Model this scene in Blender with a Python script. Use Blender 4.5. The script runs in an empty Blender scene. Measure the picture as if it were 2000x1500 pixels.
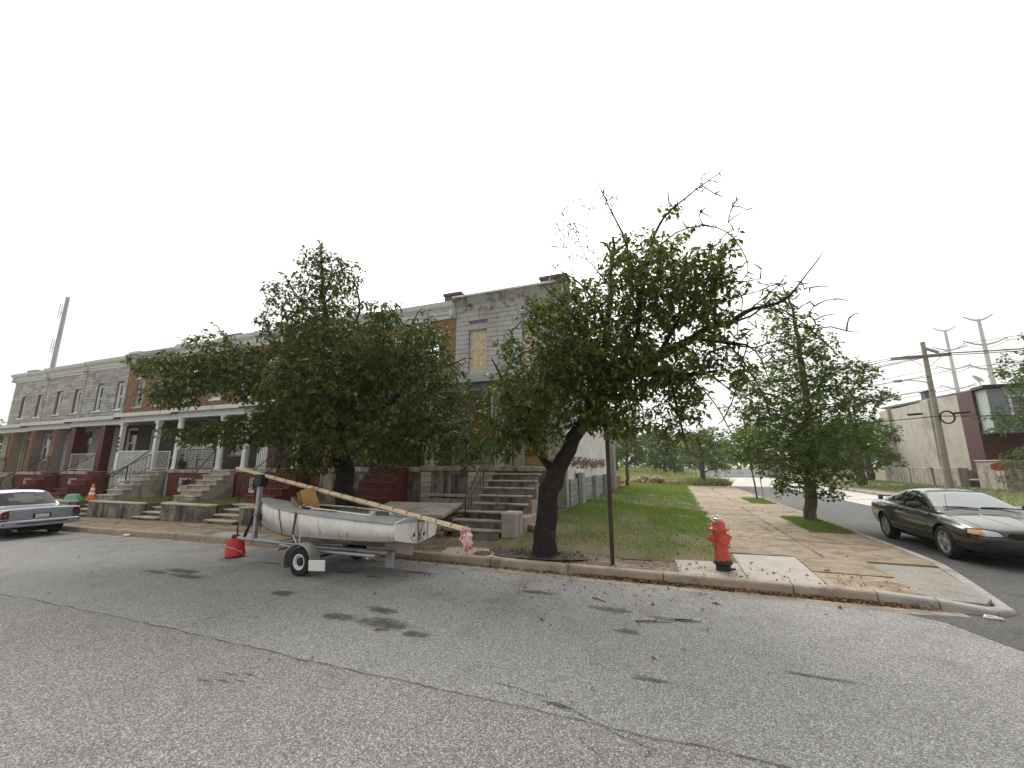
import bpy, bmesh, math, random
import numpy as np
from mathutils import Vector, Matrix
from mathutils.bvhtree import BVHTree
R = math.radians
rng = random.Random(7)
SC = bpy.context.scene
COL = SC.collection
# ------------------------------------------------------------------ camera
cam = bpy.data.cameras.new('camera'); cam.sensor_width = 36; cam.lens = 14.4
cam.clip_start = 0.1; cam.clip_end = 3000
camo = bpy.data.objects.new('camera', cam); COL.objects.link(camo)
camo.location = (0, 0, 1.9)
camo.rotation_euler = (R(90) + math.atan(158 / 800), 0, R(21))
SC.camera = camo
# ------------------------------------------------------------------ sky: bright haze with the sun behind it
SUN_EL, SUN_AZ = R(41), R(20)           # azimuth left of +Y
sun_dir = Vector((-math.sin(SUN_AZ) * math.cos(SUN_EL), math.cos(SUN_AZ) * math.cos(SUN_EL), math.sin(SUN_EL)))
W = bpy.data.worlds.new('World'); SC.world = W; W.use_nodes = True
nt = W.node_tree; N = nt.nodes; L = nt.links; N.clear()
wo = N.new('ShaderNodeOutputWorld'); bg = N.new('ShaderNodeBackground')
sky = N.new('ShaderNodeTexSky'); sky.sky_type = 'NISHITA'; sky.sun_disc = False
sky.sun_elevation = SUN_EL; sky.sun_rotation = -SUN_AZ
sky.air_density = 1.0; sky.dust_density = 9.0; sky.ozone_density = 1.0
tc = N.new('ShaderNodeTexCoord')
dot = N.new('ShaderNodeVectorMath'); dot.operation = 'DOT_PRODUCT'; dot.inputs[1].default_value = sun_dir
L.new(tc.outputs['Generated'], dot.inputs[0])
mr = N.new('ShaderNodeMapRange'); mr.inputs[1].default_value = -1; mr.inputs[2].default_value = 1
mr.inputs[3].default_value = 0; mr.inputs[4].default_value = 1
L.new(dot.outputs['Value'], mr.inputs[0])
pw = N.new('ShaderNodeMath'); pw.operation = 'POWER'; pw.inputs[1].default_value = 8.5
L.new(mr.outputs[0], pw.inputs[0])
hz = N.new('ShaderNodeMix'); hz.data_type = 'RGBA'
hz.inputs[6].default_value = (4.7, 4.66, 4.55, 1); hz.inputs[7].default_value = (13.0, 12.8, 12.3, 1)
cn_ = N.new('ShaderNodeTexNoise'); cn_.inputs['Scale'].default_value = 2.2; cn_.inputs['Detail'].default_value = 4; L.new(tc.outputs['Generated'], cn_.inputs['Vector'])
cm_ = N.new('ShaderNodeMapRange'); cm_.inputs[1].default_value = .3; cm_.inputs[2].default_value = .7; cm_.inputs[3].default_value = -.035; cm_.inputs[4].default_value = .035; L.new(cn_.outputs[0], cm_.inputs[0])
ad_ = N.new('ShaderNodeMath'); ad_.operation = 'ADD'; L.new(pw.outputs[0], ad_.inputs[0]); L.new(cm_.outputs[0], ad_.inputs[1]); hz.clamp_factor = False
L.new(ad_.outputs[0], hz.inputs[0])
mx = N.new('ShaderNodeMix'); mx.data_type = 'RGBA'; mx.inputs[0].default_value = 0.975
L.new(sky.outputs[0], mx.inputs[6]); L.new(hz.outputs[2], mx.inputs[7])
L.new(mx.outputs[2], bg.inputs[0]); bg.inputs[1].default_value = 0.12
L.new(bg.outputs[0], wo.inputs[0])
# ------------------------------------------------------------------ sun, veiled
sl = bpy.data.lights.new('sun', 'SUN'); sl.energy = 2.7; sl.angle = R(46); sl.color = (1.0, 0.97, 0.92)
so = bpy.data.objects.new('sun', sl); COL.objects.link(so)
so.rotation_euler = (-sun_dir).to_track_quat('-Z', 'Y').to_euler(); so.location = (0, 0, 30)
# ------------------------------------------------------------------ view
SC.view_settings.view_transform = 'Standard'; SC.view_settings.look = 'None'
SC.view_settings.exposure = 0.66; SC.view_settings.gamma = 1.0; SC.view_settings.use_curve_mapping = False
SC.cycles.max_bounces = 6; SC.cycles.volume_bounces = 0; SC.cycles.transparent_max_bounces = 8
SC.cycles.diffuse_bounces = 3; SC.cycles.glossy_bounces = 3; SC.cycles.transmission_bounces = 3
SC.cycles.use_denoising = True
SC.cycles.use_adaptive_sampling = True; SC.cycles.adaptive_threshold = 0.015
SC.cycles.sample_clamp_indirect = 6.0

def gz(x):                                # the street falls gently towards the far end of the row
    return 0.0 if x > -7 else 0.013 * (x + 7)

# ------------------------------------------------------------------ materials
MATS = {}
def lin(c):
    if isinstance(c, str):
        c = [int(c[i:i + 2], 16) / 255 for i in (0, 2, 4)]
        c = [v / 12.92 if v <= 0.04045 else ((v + 0.055) / 1.055) ** 2.4 for v in c]
    return (c[0], c[1], c[2], 1)
class NT:
    def __init__(s, name):
        s.m = bpy.data.materials.new(name); s.m.use_nodes = True
        s.t = s.m.node_tree; s.b = s.t.nodes['Principled BSDF']; s.out = s.t.nodes['Material Output']
        s.geo = s.t.nodes.new('ShaderNodeNewGeometry'); s.pos = s.geo.outputs['Position']
        MATS[name] = s.m
    def n(s, k): return s.t.nodes.new('ShaderNode' + k)
    def l(s, a, b): s.t.links.new(a, b)
    def scaled(s, v):
        m = s.n('VectorMath'); m.operation = 'MULTIPLY'; m.inputs[1].default_value = v; s.l(s.pos, m.inputs[0]); return m.outputs[0]
    def noise(s, scale, detail=4, rough=0.6, vec=None, dist=0):
        x = s.n('TexNoise'); x.inputs['Scale'].default_value = scale; x.inputs['Detail'].default_value = detail
        x.inputs['Roughness'].default_value = rough; x.inputs['Distortion'].default_value = dist
        s.l(vec or s.pos, x.inputs['Vector']); return x.outputs[0]
    def voro(s, scale, feat='F1', out=0, vec=None):
        x = s.n('TexVoronoi'); x.feature = feat; x.inputs['Scale'].default_value = scale
        s.l(vec or s.pos, x.inputs['Vector']); return x.outputs[out]
    def rng_(s, v, a, b, c=0.0, d=1.0):
        x = s.n('MapRange'); s.l(v, x.inputs[0])
        for i, k in enumerate((a, b, c, d)): x.inputs[i + 1].default_value = k
        return x.outputs[0]
    def mix(s, f, a, b, mode='MIX'):
        x = s.n('Mix'); x.data_type = 'RGBA'; x.blend_type = mode
        if isinstance(f, (int, float)): x.inputs[0].default_value = f
        else: s.l(f, x.inputs[0])
        for k, v in ((6, a), (7, b)):
            if isinstance(v, (tuple, list, str)): x.inputs[k].default_value = lin(v)
            else: s.l(v, x.inputs[k])
        return x.outputs[2]
    def math(s, op, a, b):
        x = s.n('Math'); x.operation = op
        for k, v in ((0, a), (1, b)):
            if isinstance(v, (int, float)): x.inputs[k].default_value = v
            else: s.l(v, x.inputs[k])
        return x.outputs[0]
    def bump(s, h, strength, dist=0.02):
        x = s.n('Bump'); x.inputs['Strength'].default_value = strength; x.inputs['Distance'].default_value = dist
        s.l(h, x.inputs['Height']); s.l(x.outputs[0], s.b.inputs['Normal']); return x
    def color(s, c):
        if isinstance(c, (tuple, list, str)): s.b.inputs['Base Color'].default_value = lin(c)
        else: s.l(c, s.b.inputs['Base Color'])
    def set(s, rough=0.8, metal=0, spec=0.5, coat=0):
        s.b.inputs['Roughness'].default_value = rough; s.b.inputs['Metallic'].default_value = metal
        s.b.inputs['Specular IOR Level'].default_value = spec; s.b.inputs['Coat Weight'].default_value = coat
        s.b.inputs['Coat Roughness'].default_value = 0.06
        return s.m
def worn(name, c1, c2, scale=3, rough=0.85, bump=0.3, bscale=40, metal=0, spec=0.4, rnd=0.0, dirt=None, dscale=1.2, dthr=(0.5, 0.7), coat=0, streak=None, attr=False):
    s = NT(name); f = s.rng_(s.noise(scale, 6, 0.65), 0.3, 0.7)
    c = s.mix(f, c1, c2)
    if rnd or attr:
        if attr:
            a = s.n('Attribute'); a.attribute_name = 'v'; rv = a.outputs['Fac']
        else:
            o = s.n('ObjectInfo'); rv = o.outputs['Random']
        h = s.n('HueSaturation'); s.l(c, h.inputs['Color'])
        s.l(s.rng_(rv, 0, 1, 1 - rnd, 1 + rnd), h.inputs['Value']); c = h.outputs[0]
    if dirt: c = s.mix(s.rng_(s.noise(dscale, 8, 0.7), dthr[0], dthr[1]), c, dirt)
    if streak:                           # stains that run down a wall
        sv = s.scaled((streak[1], streak[1], streak[1] * 0.1))
        c = s.mix(s.rng_(s.noise(1.0, 6, 0.7, sv), streak[2], streak[2] + 0.2), c, streak[0])
    s.color(c)
    if bump: s.bump(s.noise(bscale, 6, 0.7), bump, 0.01)
    return s.set(rough, metal, spec, coat)
def plain(name, c, rough=0.5, metal=0, spec=0.5, coat=0):
    s = NT(name); f = s.noise(9, 3); k = lin(c)
    s.color(s.mix(s.rng_(f, 0.3, 0.7), tuple(v * 0.86 for v in k[:3]), tuple(min(1, v * 1.06) for v in k[:3])))
    return s.set(rough, metal, spec, coat)

# asphalt: pale exposed aggregate, oil-dark towards the parking lane
def asphalt(name, lo, hi, tint, dens=130):
    s = NT(name)
    cells = s.voro(dens, 'F1', 1)                       # a colour per chip
    sep = s.n('SeparateColor'); s.l(cells, sep.inputs[0])
    big = s.noise(0.45, 5, 0.6); mid = s.noise(2.2, 5, 0.65)
    chip = s.math('POWER', s.rng_(sep.outputs[0], 0, 1), 1.5)
    c = s.mix(chip, lo, hi)
    c = s.mix(s.rng_(s.voro(dens * 0.45), 0.25, 0.62, 0, 0.5), c, tuple(v * 0.42 for v in lo))
    c = s.mix(s.rng_(big, 0.35, 0.68, 0, 0.55), c, tint, 'MULTIPLY')
    c = s.mix(s.rng_(mid, 0.55, 0.75, 0, 0.4), c, (0.62, 0.60, 0.58), 'MULTIPLY')
    sx = s.n('SeparateXYZ'); s.l(s.pos, sx.inputs[0])
    # wear darker near the kerb where cars stand and drip
    drip = s.rng_(s.noise(1.1, 6, 0.75, None, 0.4), 0.50, 0.66)
    band = s.rng_(sx.outputs['Y'], 3.4, 6.6)
    c = s.mix(s.math('MULTIPLY', drip, s.math('MULTIPLY', band, 0.33)), c, (0.03, 0.029, 0.028))
    s.color(c); s.bump(s.voro(dens), 0.6, 0.006)
    return s.set(0.86, 0, 0.3)
asphalt('asphalt', (0.17, 0.168, 0.164), (0.60, 0.59, 0.57), (0.88, 0.88, 0.88))
asphalt('asphalt_old', (0.145, 0.142, 0.137), (0.58, 0.565, 0.545), (0.82, 0.81, 0.79), 122)
asphalt('asphalt_side', (0.07, 0.07, 0.07), (0.24, 0.235, 0.225), (0.8, 0.8, 0.8), 120)
worn('concrete_road', (0.40, 0.375, 0.34), (0.50, 0.47, 0.43), 0.6, 0.9, 0.3, 30, dirt=(0.22, 0.21, 0.2), dscale=0.5, dthr=(0.52, 0.7))
worn('tar', (0.025, 0.024, 0.023), (0.045, 0.043, 0.04), 6, 0.75, 0.3)
s_ = NT('oil_stain'); a_ = s_.n('Attribute'); a_.attribute_name = 'v'
s_.color((0.035, 0.034, 0.033)); s_.set(0.7, 0, 0.3)
f_ = s_.math('ADD', a_.outputs['Fac'], s_.rng_(s_.noise(9, 8, 0.75), 0.3, 0.7, -0.55, 0.35))
f_ = s_.math('MULTIPLY', s_.rng_(f_, 0.1, 0.75), 0.5); t_ = s_.n('BsdfTransparent'); m_ = s_.n('MixShader')
s_.l(f_, m_.inputs[0]); s_.l(t_.outputs[0], m_.inputs[1]); s_.l(s_.b.outputs[0], m_.inputs[2]); s_.l(m_.outputs[0], s_.out.inputs[0])
worn('sidewalk_tan', (0.225, 0.175, 0.12), (0.335, 0.265, 0.185), 4.5, 0.9, 0.6, 60, rnd=0.13, dirt=(0.145, 0.115, 0.08), dscale=2.6, dthr=(0.47, 0.63))
worn('sidewalk_grey', (0.32, 0.295, 0.26), (0.40, 0.375, 0.33), 3, 0.9, 0.25, 60, rnd=0.06, dirt=(0.26, 0.22, 0.17), dscale=2.0, dthr=(0.55, 0.78))
worn('aggregate', (0.12, 0.11, 0.095), (0.42, 0.39, 0.345), 55, 0.92, 1.0, 70, dirt=(0.15, 0.135, 0.11), dscale=2, dthr=(0.5, 0.75))
worn('kerb', (0.26, 0.215, 0.165), (0.36, 0.305, 0.24), 4, 0.9, 0.4, 50, rnd=0.08, dirt=(0.12, 0.095, 0.07), dscale=1.7, dthr=(0.52, 0.72))
worn('kerb_grey', (0.27, 0.255, 0.235), (0.37, 0.35, 0.32), 4, 0.9, 0.4, 50, dirt=(0.14, 0.125, 0.11), dscale=1.7, dthr=(0.52, 0.72))
worn('gutter', (0.24, 0.215, 0.18), (0.32, 0.285, 0.24), 3, 0.9, 0.4, 60, dirt=(0.16, 0.13, 0.10), dscale=2.0, dthr=(0.46, 0.66))
worn('gutter_tan', (0.26, 0.22, 0.165), (0.34, 0.29, 0.225), 5, 0.9, 0.4, 60, dirt=(0.15, 0.13, 0.105), dscale=3.0, dthr=(0.42, 0.6))
worn('dirt', (0.085, 0.068, 0.048), (0.20, 0.16, 0.115), 9, 0.95, 0.9, 30, dirt=(0.33, 0.27, 0.20), dscale=1.5, dthr=(0.5, 0.7))
worn('mulch', (0.045, 0.037, 0.030), (0.11, 0.09, 0.07), 22, 0.95, 1.0, 40)
worn('soil_grass', (0.095, 0.085, 0.045), (0.14, 0.125, 0.065), 6, 0.95, 0.8, 40, dirt=(0.17, 0.13, 0.085), dscale=1.8, dthr=(0.48, 0.65))
worn('field', (0.17, 0.20, 0.075), (0.25, 0.26, 0.12), 1.5, 0.95, 0.8, 20, dirt=(0.27, 0.24, 0.15), dscale=0.3, dthr=(0.5, 0.7))
worn('concrete', (0.34, 0.31, 0.265), (0.46, 0.42, 0.36), 2.5, 0.9, 0.4, 35, dirt=(0.16, 0.145, 0.115), dscale=1.3, dthr=(0.48, 0.68), streak=((0.09, 0.082, 0.07), 3.0, 0.52))
worn('concrete_dark', (0.24, 0.22, 0.185), (0.34, 0.31, 0.26), 2.5, 0.9, 0.4, 35, dirt=(0.08, 0.072, 0.06), dscale=1.6, dthr=(0.45, 0.62), streak=((0.05, 0.046, 0.04), 3.2, 0.46))
worn('tread', (0.40, 0.365, 0.30), (0.50, 0.46, 0.385), 4, 0.9, 0.3, 40, dirt=(0.20, 0.18, 0.14), dscale=2.5, dthr=(0.5, 0.7))
worn('tread_dirty', (0.33, 0.30, 0.24), (0.43, 0.395, 0.32), 4, 0.9, 0.3, 40, dirt=(0.12, 0.105, 0.08), dscale=2.5, dthr=(0.45, 0.66))
worn('mortar', (0.24, 0.20, 0.16), (0.33, 0.285, 0.235), 6, 0.95, 0.4)
worn('mortar_dark', (0.13, 0.125, 0.12), (0.19, 0.18, 0.17), 6, 0.95, 0.4)
worn('brick', (0.24, 0.130, 0.080), (0.36, 0.215, 0.138), 4, 0.9, 0.5, 50, rnd=0.28, dirt=(0.20, 0.11, 0.07), dscale=1.0, dthr=(0.5, 0.75))
worn('brick_mass', (0.24, 0.130, 0.080), (0.36, 0.215, 0.138), 4, 0.9, 0.5, 50, rnd=0.28, attr=True, dirt=(0.20, 0.11, 0.07), dscale=1.0, dthr=(0.5, 0.75))
worn('brick_red', (0.12, 0.032, 0.026), (0.19, 0.058, 0.045), 5, 0.85, 0.4, 50, rnd=0.15, dirt=(0.07, 0.03, 0.025), dscale=2.2, dthr=(0.5, 0.72))
worn('brick_brown', (0.22, 0.11, 0.065), (0.31, 0.165, 0.10), 5, 0.9, 0.5, 50, rnd=0.25)
worn('brick_dark', (0.085, 0.07, 0.062), (0.14, 0.12, 0.108), 6, 0.9, 0.6, 40)
worn('stone_warm', (0.36, 0.335, 0.295), (0.49, 0.46, 0.41), 3, 0.9, 0.6, 30, rnd=0.20, dirt=(0.22, 0.20, 0.175), dscale=1.2, dthr=(0.52, 0.72))
worn('stone_cool', (0.33, 0.32, 0.31), (0.46, 0.445, 0.43), 3, 0.9, 0.6, 30, rnd=0.22, dirt=(0.20, 0.19, 0.18), dscale=1.2, dthr=(0.52, 0.72))
worn('stone_painted', (0.385, 0.38, 0.365), (0.45, 0.445, 0.43), 2, 0.7, 0.35, 25, rnd=0.055, dirt=(0.25, 0.24, 0.22), dscale=0.8, dthr=(0.5, 0.75))
worn('stone_lime', (0.40, 0.375, 0.30), (0.50, 0.47, 0.39), 3, 0.9, 0.5, 30, rnd=0.12, dirt=(0.2, 0.18, 0.14), dscale=2, dthr=(0.5, 0.75))
worn('rubble_stone', (0.22, 0.17, 0.13), (0.36, 0.29, 0.23), 5, 0.95, 0.7, 30, rnd=0.25)
worn('cornice_white', (0.52, 0.53, 0.53), (0.66, 0.67, 0.66), 4, 0.6, 0.15, 30, streak=((0.27, 0.26, 0.25), 3.5, 0.58))
worn('cornice_grey', (0.34, 0.345, 0.34), (0.44, 0.445, 0.44), 4, 0.6, 0.15, 30, streak=((0.2, 0.18, 0.16), 3.5, 0.58))
worn('rusty', (0.33, 0.34, 0.33), (0.42, 0.43, 0.42), 4, 0.75, 0.4, 30, dirt=(0.17, 0.090, 0.052), dscale=2.6, dthr=(0.47, 0.60))
worn('paint_white', (0.66, 0.665, 0.66), (0.78, 0.78, 0.77), 4, 0.5, 0.1, 30, dirt=(0.45, 0.43, 0.39), dscale=2.5, dthr=(0.58, 0.8))
worn('paint_grey', (0.36, 0.37, 0.375), (0.45, 0.46, 0.465), 4, 0.55, 0.1, 30)
worn('paint_burgundy', (0.085, 0.022, 0.026), (0.13, 0.036, 0.040), 4, 0.55, 0.2, 30, rnd=0.1)
worn('plaster_white', (0.58, 0.57, 0.54), (0.74, 0.73, 0.70), 1.2, 0.85, 0.4, 15, dirt=(0.34, 0.30, 0.26), dscale=0.9, dthr=(0.54, 0.74), streak=((0.30, 0.23, 0.18), 2.2, 0.57))
worn('block_grey', (0.25, 0.255, 0.255), (0.33, 0.335, 0.33), 4, 0.9, 0.5, 50, rnd=0.12, dirt=(0.16, 0.16, 0.155), dscale=1.5, dthr=(0.5, 0.75))
worn('roof_metal', (0.36, 0.37, 0.38), (0.47, 0.48, 0.49), 2, 0.45, 0.1, 20, metal=0.0, dirt=(0.26, 0.26, 0.26), dscale=1.1, dthr=(0.5, 0.7))
worn('roof_shingle', (0.13, 0.135, 0.14), (0.20, 0.205, 0.21), 12, 0.9, 0.5, 60)
worn('iron_black', (0.012, 0.012, 0.013), (0.035, 0.033, 0.032), 8, 0.5, 0.2, 60)
worn('iron_rusty', (0.030, 0.024, 0.022), (0.075, 0.05, 0.04), 8, 0.7, 0.3, 60)
worn('galv', (0.30, 0.315, 0.325), (0.44, 0.455, 0.46), 9, 0.45, 0.1, 40, metal=0.6, dirt=(0.2, 0.14, 0.1), dscale=4, dthr=(0.6, 0.75))
worn('steel_bright', (0.55, 0.56, 0.57), (0.68, 0.69, 0.70), 6, 0.3, 0.05, 40, metal=0.85)
s_ = NT('osb'); v_ = s_.voro(26, 'F1', 1, s_.scaled((1, 1, 0.45))); q_ = s_.n('SeparateColor'); s_.l(v_, q_.inputs[0])
s_.color(s_.mix(q_.outputs[0], (0.42, 0.30, 0.19), (0.66, 0.53, 0.39))); s_.bump(s_.voro(26), 0.3); s_.set(0.85)
worn('plywood', (0.36, 0.205, 0.065), (0.47, 0.285, 0.10), 2.5, 0.6, 0.1, 20)
worn('wood_pole', (0.56, 0.47, 0.30), (0.68, 0.58, 0.40), 5, 0.6, 0.2, 30, dirt=(0.36, 0.28, 0.17), dscale=6, dthr=(0.55, 0.75))
worn('wood_grey', (0.25, 0.225, 0.19), (0.36, 0.33, 0.29), 5, 0.9, 0.4, 30, dirt=(0.12, 0.11, 0.09), dscale=2.5, dthr=(0.5, 0.75))
worn('wood_brown', (0.20, 0.12, 0.06), (0.30, 0.19, 0.10), 5, 0.8, 0.3, 30)
worn('rubber', (0.013, 0.013, 0.013), (0.028, 0.027, 0.026), 12, 0.85, 0.3, 60)
worn('gelcoat', (0.74, 0.72, 0.66), (0.82, 0.80, 0.745), 2, 0.5, 0.05, 20, dirt=(0.62, 0.60, 0.53), dscale=2.2, dthr=(0.5, 0.75), streak=((0.20, 0.175, 0.13), 11.0, 0.535))
worn('boat_deck', (0.33, 0.345, 0.34), (0.42, 0.435, 0.43), 3, 0.7, 0.15, 30, dirt=(0.2, 0.2, 0.185), dscale=3, dthr=(0.5, 0.72))
worn('boat_bottom', (0.30, 0.255, 0.22), (0.42, 0.37, 0.33), 2, 0.7, 0.1, 30)
worn('canvas_brown', (0.19, 0.145, 0.085), (0.27, 0.21, 0.13), 4, 0.9, 0.3, 40)
worn('car_silver', (0.27, 0.30, 0.35), (0.31, 0.34, 0.39), 1.5, 0.35, 0, spec=0.5, coat=0.6, metal=0.35, dirt=(0.22, 0.24, 0.27), dscale=1.2, dthr=(0.5, 0.8))
worn('vinyl_white', (0.70, 0.71, 0.71), (0.78, 0.79, 0.79), 3, 0.55, 0.1, 30)
worn('car_grey', (0.046, 0.046, 0.043), (0.053, 0.053, 0.049), 1.5, 0.26, 0, spec=0.5, coat=1.0, metal=0.75)
plain('chrome', (0.62, 0.63, 0.64), 0.14, 1.0)
plain('alloy', (0.50, 0.50, 0.49), 0.32, 0.8)
plain('black_trim', (0.014, 0.014, 0.015), 0.5)
plain('under_dark', (0.010, 0.010, 0.010), 0.9)
plain('tail_red', (0.085, 0.012, 0.014), 0.2, coat=0.6)
plain('amber', (0.62, 0.24, 0.05), 0.2, coat=0.6)
plain('lamp_clear', (0.46, 0.50, 0.53), 0.12, 0.3, coat=0.6)
plain('plate_blank', (0.55, 0.56, 0.58), 0.5)
worn('red_plastic', (0.42, 0.018, 0.018), (0.52, 0.03, 0.028), 3, 0.42, 0.05, 20)
worn('hydrant_red', (0.47, 0.070, 0.035), (0.58, 0.105, 0.055), 6, 0.5, 0.25, 45, dirt=(0.30, 0.035, 0.02), dscale=4, dthr=(0.5, 0.75))
worn('cone_orange', (0.66, 0.125, 0.03), (0.75, 0.16, 0.045), 3, 0.6, 0.1, 30)
worn('sign_red', (0.46, 0.06, 0.055), (0.54, 0.085, 0.075), 3, 0.5, 0)
worn('cloth_pink', (0.70, 0.42, 0.43), (0.86, 0.74, 0.72), 10, 0.9, 0.2, 60, dirt=(0.55, 0.06, 0.075), dscale=9, dthr=(0.5, 0.58))
worn('blue_plastic', (0.03, 0.075, 0.22), (0.045, 0.10, 0.28), 3, 0.5, 0)
worn('green_plastic', (0.10, 0.30, 0.17), (0.16, 0.40, 0.24), 3, 0.5, 0)
worn('text_white', (0.75, 0.75, 0.74), (0.8, 0.8, 0.8), 3, 0.6, 0)
worn('matte_pale', (0.10, 0.11, 0.108), (0.15, 0.16, 0.157), 8, 0.7, 0, spec=0.1)
worn('stucco', (0.36, 0.335, 0.285), (0.47, 0.44, 0.38), 1.3, 0.9, 0.4, 20, dirt=(0.27, 0.245, 0.205), dscale=0.35, dthr=(0.5, 0.68), streak=((0.22, 0.20, 0.17), 1.2, 0.58))
worn('paint_oxblood', (0.055, 0.020, 0.021), (0.085, 0.030, 0.031), 3, 0.7, 0.2, 30, dirt=(0.12, 0.06, 0.055), dscale=3, dthr=(0.58, 0.7))
worn('siding_grey', (0.20, 0.215, 0.235), (0.26, 0.275, 0.295), 2, 0.6, 0.1, 20)
worn('siding_green', (0.33, 0.385, 0.345), (0.40, 0.455, 0.415), 2, 0.6, 0.1, 20)
worn('bark_cherry', (0.010, 0.008, 0.007), (0.030, 0.023, 0.019), 7, 0.9, 1.0, 14, dirt=(0.075, 0.068, 0.058), dscale=9, dthr=(0.56, 0.66))
worn('bark_oak', (0.09, 0.075, 0.06), (0.18, 0.155, 0.125), 8, 0.95, 1.0, 22)
worn('bark_far', (0.07, 0.06, 0.05), (0.12, 0.10, 0.085), 5, 0.95, 0.5)
worn('twig', (0.040, 0.030, 0.024), (0.085, 0.065, 0.05), 9, 0.9, 0)
worn('pole_steel', (0.50, 0.52, 0.53), (0.60, 0.62, 0.63), 0.5, 0.6, 0)
worn('tower_grey', (0.26, 0.29, 0.33), (0.32, 0.35, 0.39), 0.3, 0.7, 0)
worn('barrier', (0.44, 0.46, 0.48), (0.56, 0.58, 0.60), 1.5, 0.9, 0.2, 20, dirt=(0.3, 0.32, 0.36), dscale=0.8, dthr=(0.5, 0.7))
worn('litter_leaf', (0.13, 0.07, 0.035), (0.27, 0.155, 0.08), 30, 0.9, 0, rnd=0.35, attr=True)
def glass(name, c, rough=0.06, spec=0.9):
    s = NT(name); s.color(c); return s.set(rough, 0, spec, 0.5 if spec > .8 else 0)
glass('glass_dark', (0.018, 0.020, 0.022)); glass('glass_car', (0.008, 0.011, 0.011), 0.05, 0.35); glass('glass_smoke', (0.030, 0.028, 0.029), 0.4, 0.08)
glass('glass_pale', (0.11, 0.12, 0.13), 0.15); glass('glass_wind', (0.22, 0.26, 0.26), 0.03, 1.0)
def leaf_mat(name, dark, light, yellow, ythr=0.93, trans=0.35, rough=0.45):
    s = NT(name); a = s.n('Attribute'); a.attribute_name = 'v'; v = a.outputs['Fac']
    c = s.mix(s.rng_(v, 0, 0.9), dark, light)
    c = s.mix(s.rng_(v, ythr, ythr + 0.03), c, yellow)
    s.color(c); s.set(rough, 0, 0.22)
    tr = s.n('BsdfTranslucent'); ms = s.n('MixShader'); ms.inputs[0].default_value = trans
    h = s.n('HueSaturation'); h.inputs['Saturation'].default_value = 1.15; h.inputs['Value'].default_value = 1.5; s.l(c, h.inputs['Color'])
    s.l(h.outputs[0], tr.inputs[0]); s.l(s.b.outputs[0], ms.inputs[1]); s.l(tr.outputs[0], ms.inputs[2]); s.l(ms.outputs[0], s.out.inputs[0])
leaf_mat('leaf_cherry', (0.020, 0.037, 0.009), (0.105, 0.148, 0.030), (0.20, 0.15, 0.04), 0.985, 0.26)
leaf_mat('leaf_cherry2', (0.024, 0.043, 0.009), (0.135, 0.180, 0.033), (0.25, 0.17, 0.04), 0.975, 0.30)
leaf_mat('leaf_oak', (0.040, 0.074, 0.015), (0.145, 0.205, 0.042), (0.22, 0.15, 0.04), 0.97, 0.28)
leaf_mat('leaf_far', (0.050, 0.085, 0.026), (0.115, 0.165, 0.05), (0.2, 0.17, 0.06), 0.97, 0.25, 0.7)
leaf_mat('leaf_bright', (0.07, 0.10, 0.025), (0.15, 0.19, 0.05), (0.28, 0.25, 0.07), 0.96, 0.3, 0.6)
leaf_mat('blade', (0.085, 0.15, 0.03), (0.19, 0.265, 0.072), (0.34, 0.29, 0.14), 0.93, 0.3, 0.6)
leaf_mat('blade_dry', (0.14, 0.17, 0.06), (0.25, 0.265, 0.11), (0.38, 0.33, 0.18), 0.85, 0.3, 0.7)

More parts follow.
